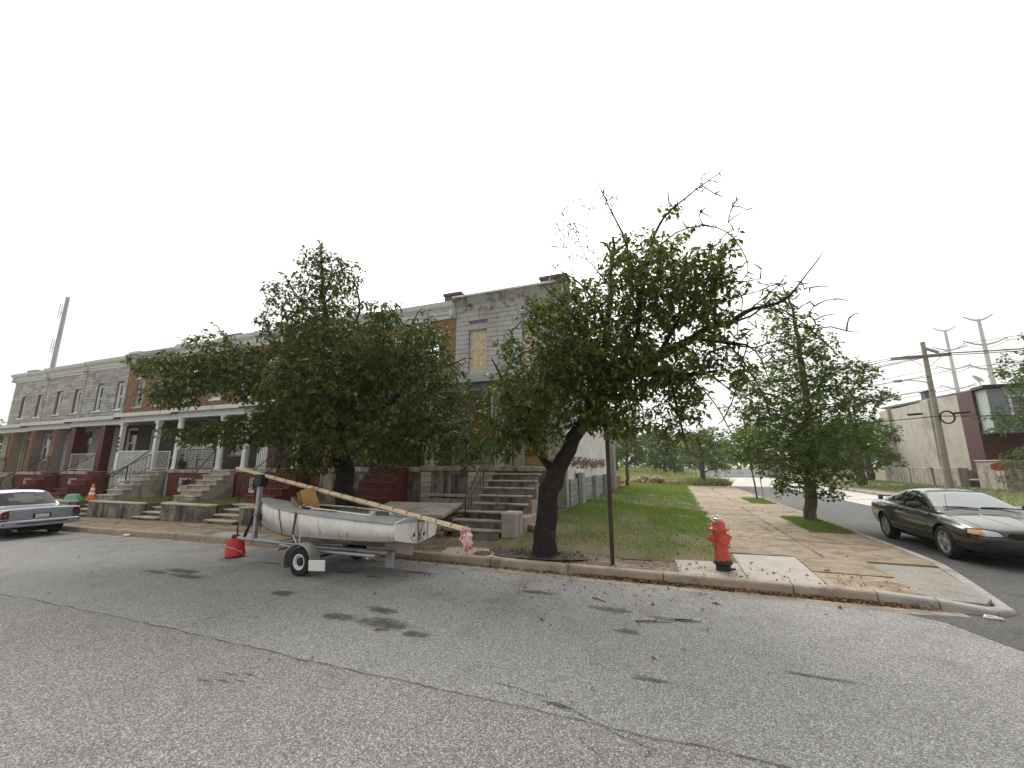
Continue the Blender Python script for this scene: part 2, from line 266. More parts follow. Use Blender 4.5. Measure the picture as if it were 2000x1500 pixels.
# ------------------------------------------------------------------ mesh building
class MB:
    def __init__(s): s.v = []; s.f = []
    def add(s, vs, fs):
        o = len(s.v); s.v += [tuple(p) for p in vs]; s.f += [tuple(i + o for i in f) for f in fs]; return s
    def box(s, x0, x1, y0, y1, z0, z1, b=0.0, m=None):
        if x1 < x0: x0, x1 = x1, x0
        if y1 < y0: y0, y1 = y1, y0
        if z1 < z0: z0, z1 = z1, z0
        b = min(b, (x1 - x0) * .45, (y1 - y0) * .45, (z1 - z0) * .45)
        if b <= 0:
            vs = [(x, y, z) for z in (z0, z1) for y in (y0, y1) for x in (x0, x1)]
            fs = [(0, 2, 3, 1), (4, 5, 7, 6), (0, 1, 5, 4), (2, 6, 7, 3), (0, 4, 6, 2), (1, 3, 7, 5)]
        else:
            vs = []; idx = {}
            X = (x0, x1); Y = (y0, y1); Z = (z0, z1)
            for i in (0, 1):
                for j in (0, 1):
                    for k in (0, 1):
                        sx, sy, sz = (b, -b)[i], (b, -b)[j], (b, -b)[k]
                        for ax in range(3):
                            p = [X[i] + sx, Y[j] + sy, Z[k] + sz]
                            p[ax] = (X[i], Y[j], Z[k])[ax]
                            idx[(i, j, k, ax)] = len(vs); vs.append(tuple(p))
            g = lambda i, j, k, a: idx[(i, j, k, a)]
            fs = []
            for q in (0, 1):
                fs.append((g(q, 0, 0, 0), g(q, 1, 0, 0), g(q, 1, 1, 0), g(q, 0, 1, 0)) if q else (g(q, 0, 0, 0), g(q, 0, 1, 0), g(q, 1, 1, 0), g(q, 1, 0, 0)))
                fs.append((g(0, q, 0, 1), g(0, q, 1, 1), g(1, q, 1, 1), g(1, q, 0, 1)) if q else (g(0, q, 0, 1), g(1, q, 0, 1), g(1, q, 1, 1), g(0, q, 1, 1)))
                fs.append((g(0, 0, q, 2), g(1, 0, q, 2), g(1, 1, q, 2), g(0, 1, q, 2)) if q else (g(0, 0, q, 2), g(0, 1, q, 2), g(1, 1, q, 2), g(1, 0, q, 2)))
            for i in (0, 1):
                for j in (0, 1):
                    fs.append((g(i, j, 0, 0), g(i, j, 1, 0), g(i, j, 1, 1), g(i, j, 0, 1)))
                    fs.append((g(i, 0, j, 0), g(i, 1, j, 0), g(i, 1, j, 2), g(i, 0, j, 2)))
                    fs.append((g(0, i, j, 1), g(1, i, j, 1), g(1, i, j, 2), g(0, i, j, 2)))
                    for k in (0, 1): fs.append((g(i, j, k, 0), g(i, j, k, 1), g(i, j, k, 2)))
        if m is not None: vs = [m @ Vector(p) for p in vs]
        return s.add(vs, fs)
    def tube(s, pts, r, n=8, caps=True):
        pts = [Vector(p) for p in pts]; k = len(pts)
        rs = r if isinstance(r, (list, tuple)) else [r] * k
        vs = []; prev = None
        for i, p in enumerate(pts):
            t = (pts[min(i + 1, k - 1)] - pts[max(i - 1, 0)])
            t = t.normalized() if t.length > 1e-9 else Vector((0, 0, 1))
            if prev is None:
                a = Vector((0, 0, 1)) if abs(t.z) < 0.9 else Vector((1, 0, 0)); u = t.cross(a).normalized()
            else:
                u = (prev - t * prev.dot(t)); u = u.normalized() if u.length > 1e-6 else t.orthogonal().normalized()
            prev = u; w = t.cross(u)
            for j in range(n):
                a = 2 * math.pi * j / n; vs.append(p + (u * math.cos(a) + w * math.sin(a)) * rs[i])
        fs = [(i * n + j, i * n + (j + 1) % n, (i + 1) * n + (j + 1) % n, (i + 1) * n + j) for i in range(k - 1) for j in range(n)]
        if caps: fs += [tuple(reversed(range(n))), tuple(range((k - 1) * n, k * n))]
        return s.add(vs, fs)
    def lathe(s, prof, n=24, c=(0, 0, 0), axis='z', caps=True):
        vs = []
        for r, h in prof:
            for j in range(n):
                a = 2 * math.pi * j / n; x, y = r * math.cos(a), r * math.sin(a)
                p = (x, y, h) if axis == 'z' else ((h, x, y) if axis == 'x' else (y, h, x))
                vs.append((c[0] + p[0], c[1] + p[1], c[2] + p[2]))
        k = len(prof)
        fs = [(i * n + j, i * n + (j + 1) % n, (i + 1) * n + (j + 1) % n, (i + 1) * n + j) for i in range(k - 1) for j in range(n)]
        if caps: fs += [tuple(reversed(range(n))), tuple(range((k - 1) * n, k * n))]
        return s.add(vs, fs)
    def prism(s, poly, a, b, axis='x'):
        """poly of 2D points extruded from a to b along axis (x: (y,z), y: (x,z), z: (x,y))"""
        def P(q, t): return (t, q[0], q[1]) if axis == 'x' else ((q[0], t, q[1]) if axis == 'y' else (q[0], q[1], t))
        n = len(poly); vs = [P(q, a) for q in poly] + [P(q, b) for q in poly]
        fs = [tuple(reversed(range(n))), tuple(range(n, 2 * n))] + [(j, (j + 1) % n, n + (j + 1) % n, n + j) for j in range(n)]
        return s.add(vs, fs)
    def mesh(s, name):
        me = bpy.data.meshes.new(name); me.from_pydata(s.v, [], s.f); me.update()
        bm = bmesh.new(); bm.from_mesh(me); bmesh.ops.recalc_face_normals(bm, faces=bm.faces); bm.to_mesh(me); bm.free()
        return me
    def build(s, name, mat, parent=None, smooth=None, loc=None):
        me = s.mesh(name); me.materials.append(MATS[mat])
        o = bpy.data.objects.new(name, me); COL.objects.link(o)
        if parent: o.parent = parent
        if loc: o.location = loc
        if smooth: shade(me, smooth)
        return o
def shade(me, ang=40):
    me.polygons.foreach_set('use_smooth', [True] * len(me.polygons))
    try: me.set_sharp_from_angle(angle=R(ang))
    except Exception: pass
def box(name, x0, x1, y0, y1, z0, z1, mat, parent=None, b=0.01):
    return MB().box(x0, x1, y0, y1, z0, z1, b).build(name, mat, parent)
def tag(o, label=None, cat=None, group=None, kind=None):
    if label: o['label'] = label
    if cat: o['category'] = cat
    if group: o['group'] = group
    if kind: o['kind'] = kind
    return o
def thing(name, label, cat, loc=(0, 0, 0), rz=0, group=None):
    o = bpy.data.objects.new(name, None); COL.objects.link(o); o.empty_display_size = 0.2
    o.location = loc; o.rotation_euler = (0, 0, rz)
    return tag(o, label, cat, group)
_U = {}
def piece(name, mat, parent, c, s, rz=0, b=0.08):
    """an alike piece: shared chamfered unit block, scaled"""
    k = (name, mat, b)
    if k not in _U:
        me = MB().box(-.5, .5, -.5, .5, -.5, .5, b).mesh(name); me.materials.append(MATS[mat]); _U[k] = me
    o = bpy.data.objects.new(name, _U[k]); COL.objects.link(o); o.parent = parent
    o.location = c; o.scale = s; o.rotation_euler = (0, 0, rz)
    return o
def fast_mesh(name, V, F, mat, attr=None, parent=None, smooth=False):
    """numpy mesh: V (n,3), F (m,k) all the same size"""
    V = np.asarray(V, np.float32); F = np.asarray(F, np.int32); k = F.shape[1]
    me = bpy.data.meshes.new(name); me.vertices.add(len(V)); me.vertices.foreach_set('co', V.ravel())
    me.loops.add(F.size); me.loops.foreach_set('vertex_index', F.ravel())
    me.polygons.add(len(F)); me.polygons.foreach_set('loop_start', np.arange(0, F.size, k, dtype=np.int32))
    if attr is not None:
        a = me.attributes.new('v', 'FLOAT', 'POINT'); a.data.foreach_set('value', np.asarray(attr, np.float32))
    me.update(); me.validate(); me.materials.append(MATS[mat])
    if smooth: me.polygons.foreach_set('use_smooth', np.ones(len(F), bool))
    o = bpy.data.objects.new(name, me); COL.objects.link(o)
    if parent: o.parent = parent
    return o
def copy_tree(o, parent=None):
    c = o.copy(); COL.objects.link(c); c.parent = parent
    for ch in list(o.children): copy_tree(ch, c)
    return c
# ------------------------------------------------------------------ ground, roads, kerbs, pavements
def sheet(name, xs, ys, zf, mat, parent=None):
    V = [(x, y, zf(x, y)) for y in ys for x in xs]; n = len(xs)
    F = [(j * n + i, j * n + i + 1, (j + 1) * n + i + 1, (j + 1) * n + i) for j in range(len(ys) - 1) for i in range(n - 1)]
    return fast_mesh(name, V, F, mat, None, parent)
def lin_s(a, b, n): return [a + (b - a) * i / (n - 1) for i in range(n)]
tag(sheet('ground', [-900, -120, -50, -7, 20, 60, 900], [-300, 0, 40, 120, 400, 1400], lambda x, y: max(gz(x), -1.5) - 0.09, 'field'), kind='structure')
# main road; an old pale strip on the camera's side of a long seam at y = 3.5
XR = [-120, -50, -7, 20, 90]
road = tag(sheet('road', XR, [3.5, 7.27], lambda x, y: gz(x), 'asphalt'), kind='structure')
sheet('old_surface', XR, [-14, 3.5], lambda x, y: gz(x), 'asphalt_old', road)
sheet('gutter', [.3, 3.4], [7.36, 7.55], lambda x, y: .005, 'gutter_tan', road)
sheet('gutter', [-60, -7, 3.4], [7.27, 7.62], lambda x, y: gz(x) + 0.002, 'gutter', road)
side = tag(sheet('side_road', [3.4, 8.6, 12.0], [7.27, 12, 43], lambda x, y: -0.001, 'asphalt_side'), kind='structure')
sheet('bleached_lane', [8.6, 10.2, 12.0], [7.4, 43], lambda x, y: 0.004, 'concrete_road', side)
sheet('gutter', [4.27, 4.58], [10.4, 41], lambda x, y: 0.004, 'gutter', side)
tag(sheet('far_road', [-6, 16], [43, 78], lambda x, y: -0.002 if y < 50 else 0.25, 'concrete_road'), kind='structure')
# worn wedge of broken asphalt where the corner was patched
mb = MB(); pts = [(2.7, 7.26), (3.0, 7.05), (3.15, 6.6), (3.3, 6.2), (3.5, 5.6), (5, 5.2), (7.5, 5.6), (7.5, 7.6), (4.4, 7.6), (3.6, 7.4)]
mb.add([(x, y, 0.004) for x, y in pts], [tuple(range(len(pts)))]); mb.build('corner_patch', 'asphalt_side', side)
# stains, seam cracks
def blob(cx, cy, rx, ry, seed, n=26, rough=0.45, z=0.004):
    r = random.Random(seed); ph = [(k, r.uniform(0, 6.28), r.uniform(0.2, 1) / k ** 0.7) for k in range(1, 7)]
    P = []
    for i in range(n):
        a = 2 * math.pi * i / n; q = 1 + rough * sum(w * math.sin(k * a + p) for k, p, w in ph) / 2.2
        q = max(0.25, q); P.append((cx + rx * q * math.cos(a), cy + ry * q * math.sin(a), gz(cx) + z))
    return P
stains = [(-8.5, 5.35, .62, .10, 1), (-8.0, 5.12, .5, .09, 2), (-9.0, 5.15, .35, .08, 3), (-5.6, 5.0, .22, .10, 5), (-3.7, 4.92, .26, .09, 6),
          (-3.45, 4.55, .40, .13, 7), (-4.15, 4.52, .22, .10, 8), (-2.9, 4.42, .16, .08, 9), (-0.9, 6.05, .30, .09, 10), (-0.62, 5.35, .14, .08, 11), (-0.15, 5.95, .3, .06, 12),
          (-1.0, 3.62, .14, .03, 14), (-2.0, 6.4, .3, .07, 15), (-4.4, 6.75, .35, .06, 16),
          (-6.9, 6.5, .5, .06, 17), (-7.6, 6.35, .4, .05, 18), (-5.6, 6.3, .25, .05, 19), (-0.3, 4.3, .2, .035, 20), (1.1, 4.9, .3, .03, 21)]
def stain(cx, cy, a, b, sd):
    P = blob(cx, cy, a * 1.35, b * 1.5, sd); n = len(P); V = P + [(cx + (x - cx) * .5, cy + (y - cy) * .5, z) for x, y, z in P] + [(cx, cy, P[0][2])]
    F = [(i, (i + 1) % n, n + (i + 1) % n) for i in range(n)] + [(i, n + (i + 1) % n, n + i) for i in range(n)] + [(n + i, n + (i + 1) % n, 2 * n) for i in range(n)]
    fast_mesh('stain', V, F, 'oil_stain', [0.0] * n + [.75] * n + [1.0], road)
for q in stains: stain(*q)
for k in range(5):                       # skid-like hatch marks
    stain(-4.05 + 0.16 * (k % 3) + .1 * (k // 3), 2.86 + 0.055 * k, .085, .012, 40 + k)
for k in range(4):
    stain(-0.78 + 0.08 * k, 2.78 + 0.05 * (k % 3), .085, .012, 60 + k)
def crack(path, w, name, mat, parent, z=0.007, seed=1):
    r = random.Random(seed); V = []; F = []
    pts = []
    for (ax, ay), (bx, by) in zip(path[:-1], path[1:]):
        n = max(2, int(math.hypot(bx - ax, by - ay) / 0.07))
        for i in range(n): t = i / n; pts.append((ax + (bx - ax) * t, ay + (by - ay) * t))
    pts.append(path[-1]); jx = jy = 0
    for i, (x, y) in enumerate(pts):
        jx = jx * .8 + r.uniform(-1, 1) * .008; jy = jy * .8 + r.uniform(-1, 1) * .012
        a = pts[min(i + 1, len(pts) - 1)]; b = pts[max(i - 1, 0)]; d = math.hypot(a[0] - b[0], a[1] - b[1]) or 1
        nx, ny = -(a[1] - b[1]) / d, (a[0] - b[0]) / d; ww = w * r.uniform(.35, 1.2)
        V += [(x + jx + nx * ww, y + jy + ny * ww, gz(x) + z), (x + jx - nx * ww, y + jy - ny * ww, gz(x) + z)]
        if i: k = 2 * i; F.append((k - 2, k - 1, k + 1, k))
    return MB().add(V, F).build(name, mat, parent)
crack([(-16, 3.5), (-8, 3.52), (-2, 3.48), (4, 3.5), (9, 3.47)], .0045, 'crack', 'tar', road, seed=2)
crack([(-5.62, 3.5), (-5.4, 5.2), (-5.1, 6.6)], .004, 'crack', 'tar', road, seed=3)
crack([(-0.75, 3.3), (-0.35, 2.95), (0.1, 2.7), (0.35, 2.45), (0.9, 2.2)], .003, 'crack', 'tar', road, seed=4)
crack([(-1.6, 3.75), (-1.1, 3.7), (-.6, 3.45), (-.2, 3.3)], .004, 'crack', 'tar', road, seed=5)
# kerbs: one block after another
kerb = tag(bpy.data.objects.new('kerb', None), kind='structure'); COL.objects.link(kerb)
def kerb_stone(a, b, ha, hb, mat, w=0.17, gap=0.008):
    (ax, ay), (bx, by) = a, b; d = math.hypot(bx - ax, by - ay); tx, ty = (bx - ax) / d, (by - ay) / d; nx, ny = -ty, tx
    ax += tx * gap; ay += ty * gap; bx -= tx * gap; by -= ty * gap
    V = []; c = 0.035
    for (x, y, h) in ((ax, ay, ha), (bx, by, hb)):
        z = gz(x)
        for (o, zz) in ((-0.02, -0.1), (0, h - c), (c * .4, h - c * .35), (c, h), (w, h), (w, -0.1)):
            V.append((x + nx * o, y + ny * o, z + zz))
    F = [(i, (i + 1) % 6, 6 + (i + 1) % 6, 6 + i) for i in range(6)] + [(5, 4, 3, 2, 1, 0), (6, 7, 8, 9, 10, 11)]
    return MB().add(V, F).build('kerb_stone', mat, kerb)
xk = [-60, -52, -44]; x = -44
while x < 2.3: x = min(2.55, x + 1.65 + rng.uniform(-.2, .25)); xk.append(x)
for a, b in zip(xk[:-1], xk[1:]): kerb_stone((a, 7.6), (b, 7.6), .15 + rng.uniform(-.008, .008), .15, 'kerb')
cp_ = [(2.55, 7.6), (3.2, 7.58), (3.75, 7.52), (4.05, 7.75), (4.17, 8.35), (4.3, 9.1), (4.5, 10.2), (4.56, 11.4)]
hh = [.15, .12, .07, .05, .07, .11, .14, .14]
for i in range(len(cp_) - 1): kerb_stone(cp_[i], cp_[i + 1], hh[i], hh[i + 1], 'kerb_grey')
y = 11.4
while y < 40: kerb_stone((4.56, y), (4.56, y + 2.2), .14, .14, 'kerb'); y += 2.2
y = 16
while y < 41: kerb_stone((12.2, y + 2.5), (12.2, y), .14, .14, 'kerb'); y += 2.5
# pavement slabs
walk = tag(bpy.data.objects.new('pavement', None), kind='structure'); COL.objects.link(walk)
def slab(poly, mat, z=0.135, name='paving_slab', t=0.08, tilt=0.0, inset=0.012):
    n = len(poly); cx = sum(p[0] for p in poly) / n; cy = sum(p[1] for p in poly) / n
    dz = rng.uniform(-.006, .006)
    V = []; q = []
    for (x, y) in poly:
        d = math.hypot(x - cx, y - cy); f = (d - inset) / d; q.append((cx + (x - cx) * f, cy + (y - cy) * f))
    for (x, y) in q: V.append((x, y, gz(x) + z + dz - t))
    for (x, y) in q: V.append((x, y, gz(x) + z + dz - .006 + tilt * (y - cy)))
    for (x, y) in q: V.append((cx + (x - cx) * .988, cy + (y - cy) * .988, gz(x) + z + dz + tilt * (y - cy)))
    F = [(i, (i + 1) % n, n + (i + 1) % n, n + i) for i in range(n)] + [(n + i, n + (i + 1) % n, 2 * n + (i + 1) % n, 2 * n + i) for i in range(n)] + [tuple(range(2 * n, 3 * n))]
    return MB().add(V, F).build(name, mat, walk)
x = -44.0
while x < -9.2:
    w_ = rng.uniform(1.35, 1.7)
    slab([(x, 7.77), (x + w_, 7.77), (x + w_, 8.62), (x, 8.62)], 'sidewalk_tan'); slab([(x, 8.62), (x + w_, 8.62), (x + w_, 9.46), (x, 9.46)], 'sidewalk_tan'); x += w_
# cracked grey slab by the boat's stern, half sunk in dirt
for poly in ([(-4.6, 7.77), (-3.7, 7.77), (-3.5, 8.3), (-4.0, 8.55), (-4.7, 8.4)], [(-3.7, 7.77), (-2.95, 7.77), (-2.9, 8.1), (-3.5, 8.3)], [(-11.6, 7.77), (-10.2, 7.77), (-10.0, 8.3), (-11.8, 8.35)]):
    slab(poly, 'sidewalk_grey', .142)
slab([(-.02, 7.77), (1.0, 7.77), (1.0, 9.8), (-.1, 9.15)], 'sidewalk_grey'); slab([(1.0, 7.77), (2.05, 7.77), (2.12, 9.95), (1.0, 9.85)], 'sidewalk_grey')
slab([(2.06, 7.77), (3.15, 7.77), (3.2, 8.75), (2.08, 8.75)], 'sidewalk_tan', .13); slab([(2.08, 8.75), (3.2, 8.75), (3.25, 10.0), (2.12, 10.0)], 'sidewalk_tan')
slab([(3.16, 7.77), (3.75, 7.72), (3.95, 8.0), (4.05, 8.5), (4.2, 9.3), (4.34, 10.0), (3.27, 10.0)], 'aggregate', .10)
ys_ = [10.0, 11.9, 13.6, 15.4, 17.3, 19.0, 20.8, 22.6, 24.4, 26.2, 28.2, 30.4, 32.6, 35, 37.5, 40]
for i in range(len(ys_) - 1):
    a, b = ys_[i], ys_[i + 1]; m0 = .85 + .12 * math.sin(i * 2.1); o = rng.uniform(-.05, .05)
    slab([(m0 - .1, a), (2.62, a), (2.62, b), (m0 - .1, b)], 'sidewalk_tan')
    if 13.6 <= a < 17.2 or 22.6 <= a < 26: slab([(2.62, a), (3.35, a), (3.35, b), (2.62, b)], 'sidewalk_tan')
    else: slab([(2.62, a), (4.38, a), (4.38, b), (2.62, b)], 'sidewalk_tan')
crack([(1.9, 12.6), (2.4, 13.3), (2.3, 14.6), (2.0, 15.4)], .012, 'crack', 'tar', walk, z=.141, seed=8)
crack([(1.4, 20.5), (1.7, 22.5), (1.55, 24)], .02, 'crack', 'tar', walk, z=.141, seed=9)
y = 20.0
while y < 40: slab([(12.4, y), (14.0 if y < 33 else 13.2, y), (14.0 if y < 33 else 13.2, y + 2), (12.4, y + 2)], 'sidewalk_tan', .13); y += 2
# bare earth strip and mulch round the cherry tree, front yards
def lawn_z(x, y):
    a = min(1, max(0, (0.85 - x) / 3.5)); b = min(1, max(0, (y - 8.5) / 4.5)); c = max(0, 1 - max(0, y - 30) / 10)
    return 0.125 + 0.30 * a * b * (0.4 + 0.6 * c) + 0.012 * math.sin(x * 3.1 + y) * math.sin(y * 2.3)
xs = sorted(set([-44, -30, -20, -14, -10.1, -7] + lin_s(-7, 0.9, 26)))
tag(sheet('dirt_strip', xs, lin_s(7.74, 9.7, 9), lambda x, y: gz(x) + 0.105 + .022 * math.sin(x * 2.7 + y * 3) * (1 if -9 < x < -.3 else 0), 'dirt'), kind='structure')
tag(sheet('lawn', lin_s(-3.9, .98, 22), [8.75, 9.0, 9.3, 9.6] + lin_s(10, 46, 40), lambda x, y: lawn_z(x, y) + (.02 if y > 8.9 else -.03) - (0 if y < 40 else (y - 40) * .02), 'soil_grass'), kind='structure')
P = blob(-2.6, 8.28, .95, .48, 77, 40, .3, 0)
tag(MB().add([(x, min(max(y, 7.79), 8.95), .152 + .0) for x, y, _ in P] + [(-2.6, 8.28, .20)], [(i, (i + 1) % 40, 40) for i in range(40)]).build('mulch_bed', 'mulch'), kind='structure')
# field behind, grass rise across the side street
tag(sheet('meadow', lin_s(-60, 4.3, 14), [39.8, 46, 55, 70, 90, 120, 170], lambda x, y: 0.12 + min(.5, (y - 39.8) * .03) * (1 if x < 3 else 0.2), 'field'), kind='structure')
tag(sheet('verge', [12.42, 14.0, 18, 24, 32, 50, 90], [16, 20, 33, 38, 44, 50, 60, 90, 150], lambda x, y: 0.11 + (max(0, min(1, (x - 14) / 8)) * .38 if y < 60 else .5), 'soil_grass'), kind='structure')
for a, b in ((13.65, 17.25), (22.65, 26.15)):
    tag(sheet('tree_pit', [3.36, 3.9, 4.39], lin_s(a, b, 5), lambda x, y: .135, 'soil_grass'), kind='structure')
# ------------------------------------------------------------------ the terrace of row houses
YF = 14.25
XL = [-43.7, -39.2, -34.6, -30.1, -25.67, -21.24, -16.81, -12.38, -7.95, -3.45]
def cut(a, b, holes):
    """interval a..b minus hole intervals"""
    out = [(a, b)]
    for h0, h1 in holes:
        nx = []
        for p, q in out:
            if h1 <= p or h0 >= q: nx.append((p, q)); continue
            if h0 > p: nx.append((p, h0))
            if h1 < q: nx.append((h1, q))
        out = nx
    return out
def wall_mb(x0, x1, y0, y1, z0, z1, holes):
    """wall with rectangular holes (x0,x1,z0,z1), as boxes butted end to end"""
    mb = MB(); zs = sorted(set([z0, z1] + [h[2] for h in holes if z0 < h[2] < z1] + [h[3] for h in holes if z0 < h[3] < z1]))
    for a, b in zip(zs[:-1], zs[1:]):
        m = (a + b) / 2
        for p, q in cut(x0, x1, [(h[0], h[1]) for h in holes if h[2] < m < h[3]]): mb.box(p, q, y0, y1, a, b)
    return mb
def ashlar(par, x0, x1, z0, z1, holes, mat, y, seed, hmin=.17, hmax=.23, wmin=.32, wmax=.85, proud=.022, name='stone', lim=300):
    r = random.Random(seed); z = z0; n = 0
    while z < z1 - .05:
        h = min(r.uniform(hmin, hmax), z1 - z)
        if z1 - z - h < .08: h = z1 - z
        for p, q in cut(x0, x1, [(a - .01, b + .01) for a, b, c, d in holes if c < z + h - .02 and d > z + .02]):
            x = p
            while x < q - .02:
                w = min(r.uniform(wmin, wmax), q - x)
                if q - x - w < .14: w = q - x
                if n < lim:
                    piece(name, mat, par, (x + w / 2, y - proud / 2 + r.uniform(-.005, .005), z + h / 2), (w - .014, .05 + proud, h - .014), 0, .07)
                n += 1; x += w
        z += h
def bricks(par, x0, x1, z0, z1, holes, y, seed, mat='brick', nparts=0, bw=.212, bh=.070, focus=None, name='brick'):
    """running bond; the nparts nearest the focus point are objects, the rest one mesh"""
    r = random.Random(seed); L_ = []; row = 0; z = z0
    while z < z1 - .03:
        for p, q in cut(x0, x1, [(a, b) for a, b, c, d in holes if c < z + bh - .01 and d > z + .01]):
            x = x0 - (bw / 2 if row % 2 else 0)
            while x < q:
                a, b = max(x, p), min(x + bw, q)
                if b - a > .05: L_.append((a, b, z))
                x += bw
        z += bh + .0; row += 1
    if focus: L_.sort(key=lambda t: (t[0] - focus[0]) ** 2 + (t[2] - focus[1]) ** 2)
    for a, b, z in L_[:nparts]:
        piece(name, mat, par, ((a + b) / 2, y - .004 + r.uniform(-.004, .004), z + bh / 2), (b - a - .011, .05, bh - .011), 0, .06)
    rest = L_[nparts:]
    if rest:
        V = []; F = []; A = []
        for a, b, z in rest:
            o = len(V); d = r.uniform(-.004, .004); y0 = y - .028 + d
            a += .0055; b -= .0055; c = z + .0055; e = z + bh - .0055
            V += [(a, y0, c), (b, y0, c), (b, y0, e), (a, y0, e), (a, y + .02, c), (b, y + .02, c), (b, y + .02, e), (a, y + .02, e)]
            F += [(o, o + 1, o + 2, o + 3), (o + 3, o + 2, o + 6, o + 7), (o + 1, o, o + 4, o + 5), (o, o + 3, o + 7, o + 4), (o + 2, o + 1, o + 5, o + 6)]
            A += [r.random()] * 8
        o = fast_mesh('brickwork', V, F, 'brick_mass', A, par); o['kind'] = 'stuff'
def window(par, x0, x1, z0, z1, y=0.0, frame='paint_white', pane='glass_dark', inset=.10, fw=.06, lintel=None, sill=None, split=True):
    mb = MB(); yb = y + inset
    mb.box(x0, x0 + fw, yb - .05, yb + .06, z0, z1, .006).box(x1 - fw, x1, yb - .05, yb + .06, z0, z1, .006)
    mb.box(x0 + fw, x1 - fw, yb - .05, yb + .06, z1 - fw, z1, .006).box(x0 + fw, x1 - fw, yb - .05, yb + .06, z0, z0 + fw, .006)
    w = mb.build('window', frame, par)
    zm = (z0 + z1) / 2
    for k, (a, b) in enumerate(((z0 + fw, zm), (zm, z1 - fw)) if split else ((z0 + fw, z1 - fw),)):
        s = MB(); yo = yb + (.02 if k == 0 else -.012); t = .04
        s.box(x0 + fw, x0 + fw + t, yo, yo + .03, a, b).box(x1 - fw - t, x1 - fw, yo, yo + .03, a, b)
        s.box(x0 + fw + t, x1 - fw - t, yo, yo + .03, b - t, b).box(x0 + fw + t, x1 - fw - t, yo, yo + .03, a, a + t)
        s.build('sash', frame, w)
        MB().box(x0 + fw + t, x1 - fw - t, yo + .012, yo + .018, a + t, b - t).build('pane', pane, w)
    if sill: box('sill', x0 - .06, x1 + .06, y - .07, y + .10, z0 - .09, z0 - .002, sill, w, .012)
    if lintel: box('lintel', x0 - .12, x1 + .12, y - .05, y + .10, z1 + .002, z1 + .19, lintel, w, .012)
    return w
def boarded(par, x0, x1, z0, z1, y=0.0, mat='osb', n=1, name='boarded_window', frame='paint_grey'):
    mb = MB(); fw = .05
    mb.box(x0, x0 + fw, y + .02, y + .12, z0, z1, .005).box(x1 - fw, x1, y + .02, y + .12, z0, z1, .005).box(x0 + fw, x1 - fw, y + .02, y + .12, z1 - fw, z1, .005).box(x0 + fw, x1 - fw, y + .02, y + .12, z0, z0 + fw, .005)
    w = mb.build(name, frame, par); h = (z1 - z0 - 2 * fw) / n
    for k in range(n): box('board', x0 + fw + .003, x1 - fw - .003, y + .045, y + .065, z0 + fw + k * h + .003, z0 + fw + (k + 1) * h - .003, mat, w, .004)
    return w
CORN = [(0.0, -.62), (-.10, -.62), (-.12, -.50), (-.20, -.44), (-.20, -.34), (-.26, -.26), (-.40, -.16), (-.44, -.05), (-.44, 0), (.2, .03), (.2, -.3), (0, -.3)]
def cornice(par, x0, x1, zt, mat, prof=CORN, k=1.0):
    o = MB().prism([(a * k, zt + b * k) for a, b in prof], x0 + .004, x1 - .004, 'x').build('cornice', mat, par)
    MB().box(x0 + .01, x1 - .01, -.46 * k, -.405 * k, zt + .002, zt + .032, .008).build('gutter_edge', 'cornice_white', o)
    for xx in (x0 + .03, x1 - .17):
        MB().box(xx, xx + .14, -.34 * k, -.02, zt - .60 * k, zt - .30 * k, .02).build('bracket', mat, o)
    return o
def chimney(par, x0, x1, z0, z1, mat='brick_dark', cap=None, y0=.35, y1=1.0):
    o = MB().box(x0, x1, y0, y1, z0, z1, .02).build('chimney', mat, par)
    MB().box(x0 - .05, x1 + .05, y0 - .05, y1 + .05, z1 + .002, z1 + .13, .02).build('cap', cap or mat, o)
    MB().lathe([(.09, z1 + .131), (.085, z1 + .22), (.06, z1 + .22), (.06, z1 + .14)], 12, ((x0 + x1) / 2 + .06, (y0 + y1) / 2, 0)).build('flue', 'brick_dark', o)
    return o
def railing(par, a, b, h=.86, n=10, mat='iron_black', name='railing', rt=.016, bt=.008, low=True, lowz=.08):
    a = Vector(a); b = Vector(b); up = Vector((0, 0, h))
    o = MB().tube([a + up, b + up], rt, 6).build(name, mat, par)
    if low: MB().tube([a + Vector((0, 0, lowz)), b + Vector((0, 0, lowz))], rt * .8, 5).build('bottom_rail', mat, o)
    for k in range(n + 1):
        p = a.lerp(b, k / n); r = rt if k in (0, n) else bt
        MB().tube([p + Vector((0, 0, 0 if k in (0, n) else lowz)), p + up], r, 5).build('baluster' if 0 < k < n else 'post', mat, o)
    return o
def handrail(par, pts, mat='iron_black', r=.018, posts=()):
    o = MB().tube(pts, r, 6).build('handrail', mat, par)
    for p, z0 in posts: MB().tube([(p[0], p[1], z0), p], r * .9, 6).build('post', mat, o)
    return o
def steps(par, x0, x1, y0, z0, y1, z1, n, tmat, rmat, over=.03, name='step', th=.05):
    """n risers from (y0,z0) at the foot to (y1,z1) at the head"""
    dy = (y1 - y0) / n; dz = (z1 - z0) / n
    for k in range(n):
        ya = y0 + k * dy; zt = z0 + (k + 1) * dz
        s = MB().box(x0 + .02, x1 - .02, ya + .02, ya + dy + .02 if k < n - 1 else y1, z0 - .1, zt - th - .002, .006).build(name, rmat, par)
        MB().box(x0 - over * .3, x1 + over * .3, ya - over, ya + dy + .018 if k < n - 1 else y1 - .002, zt - th, zt - rng.uniform(0, .006), .012).build('tread', tmat, s)
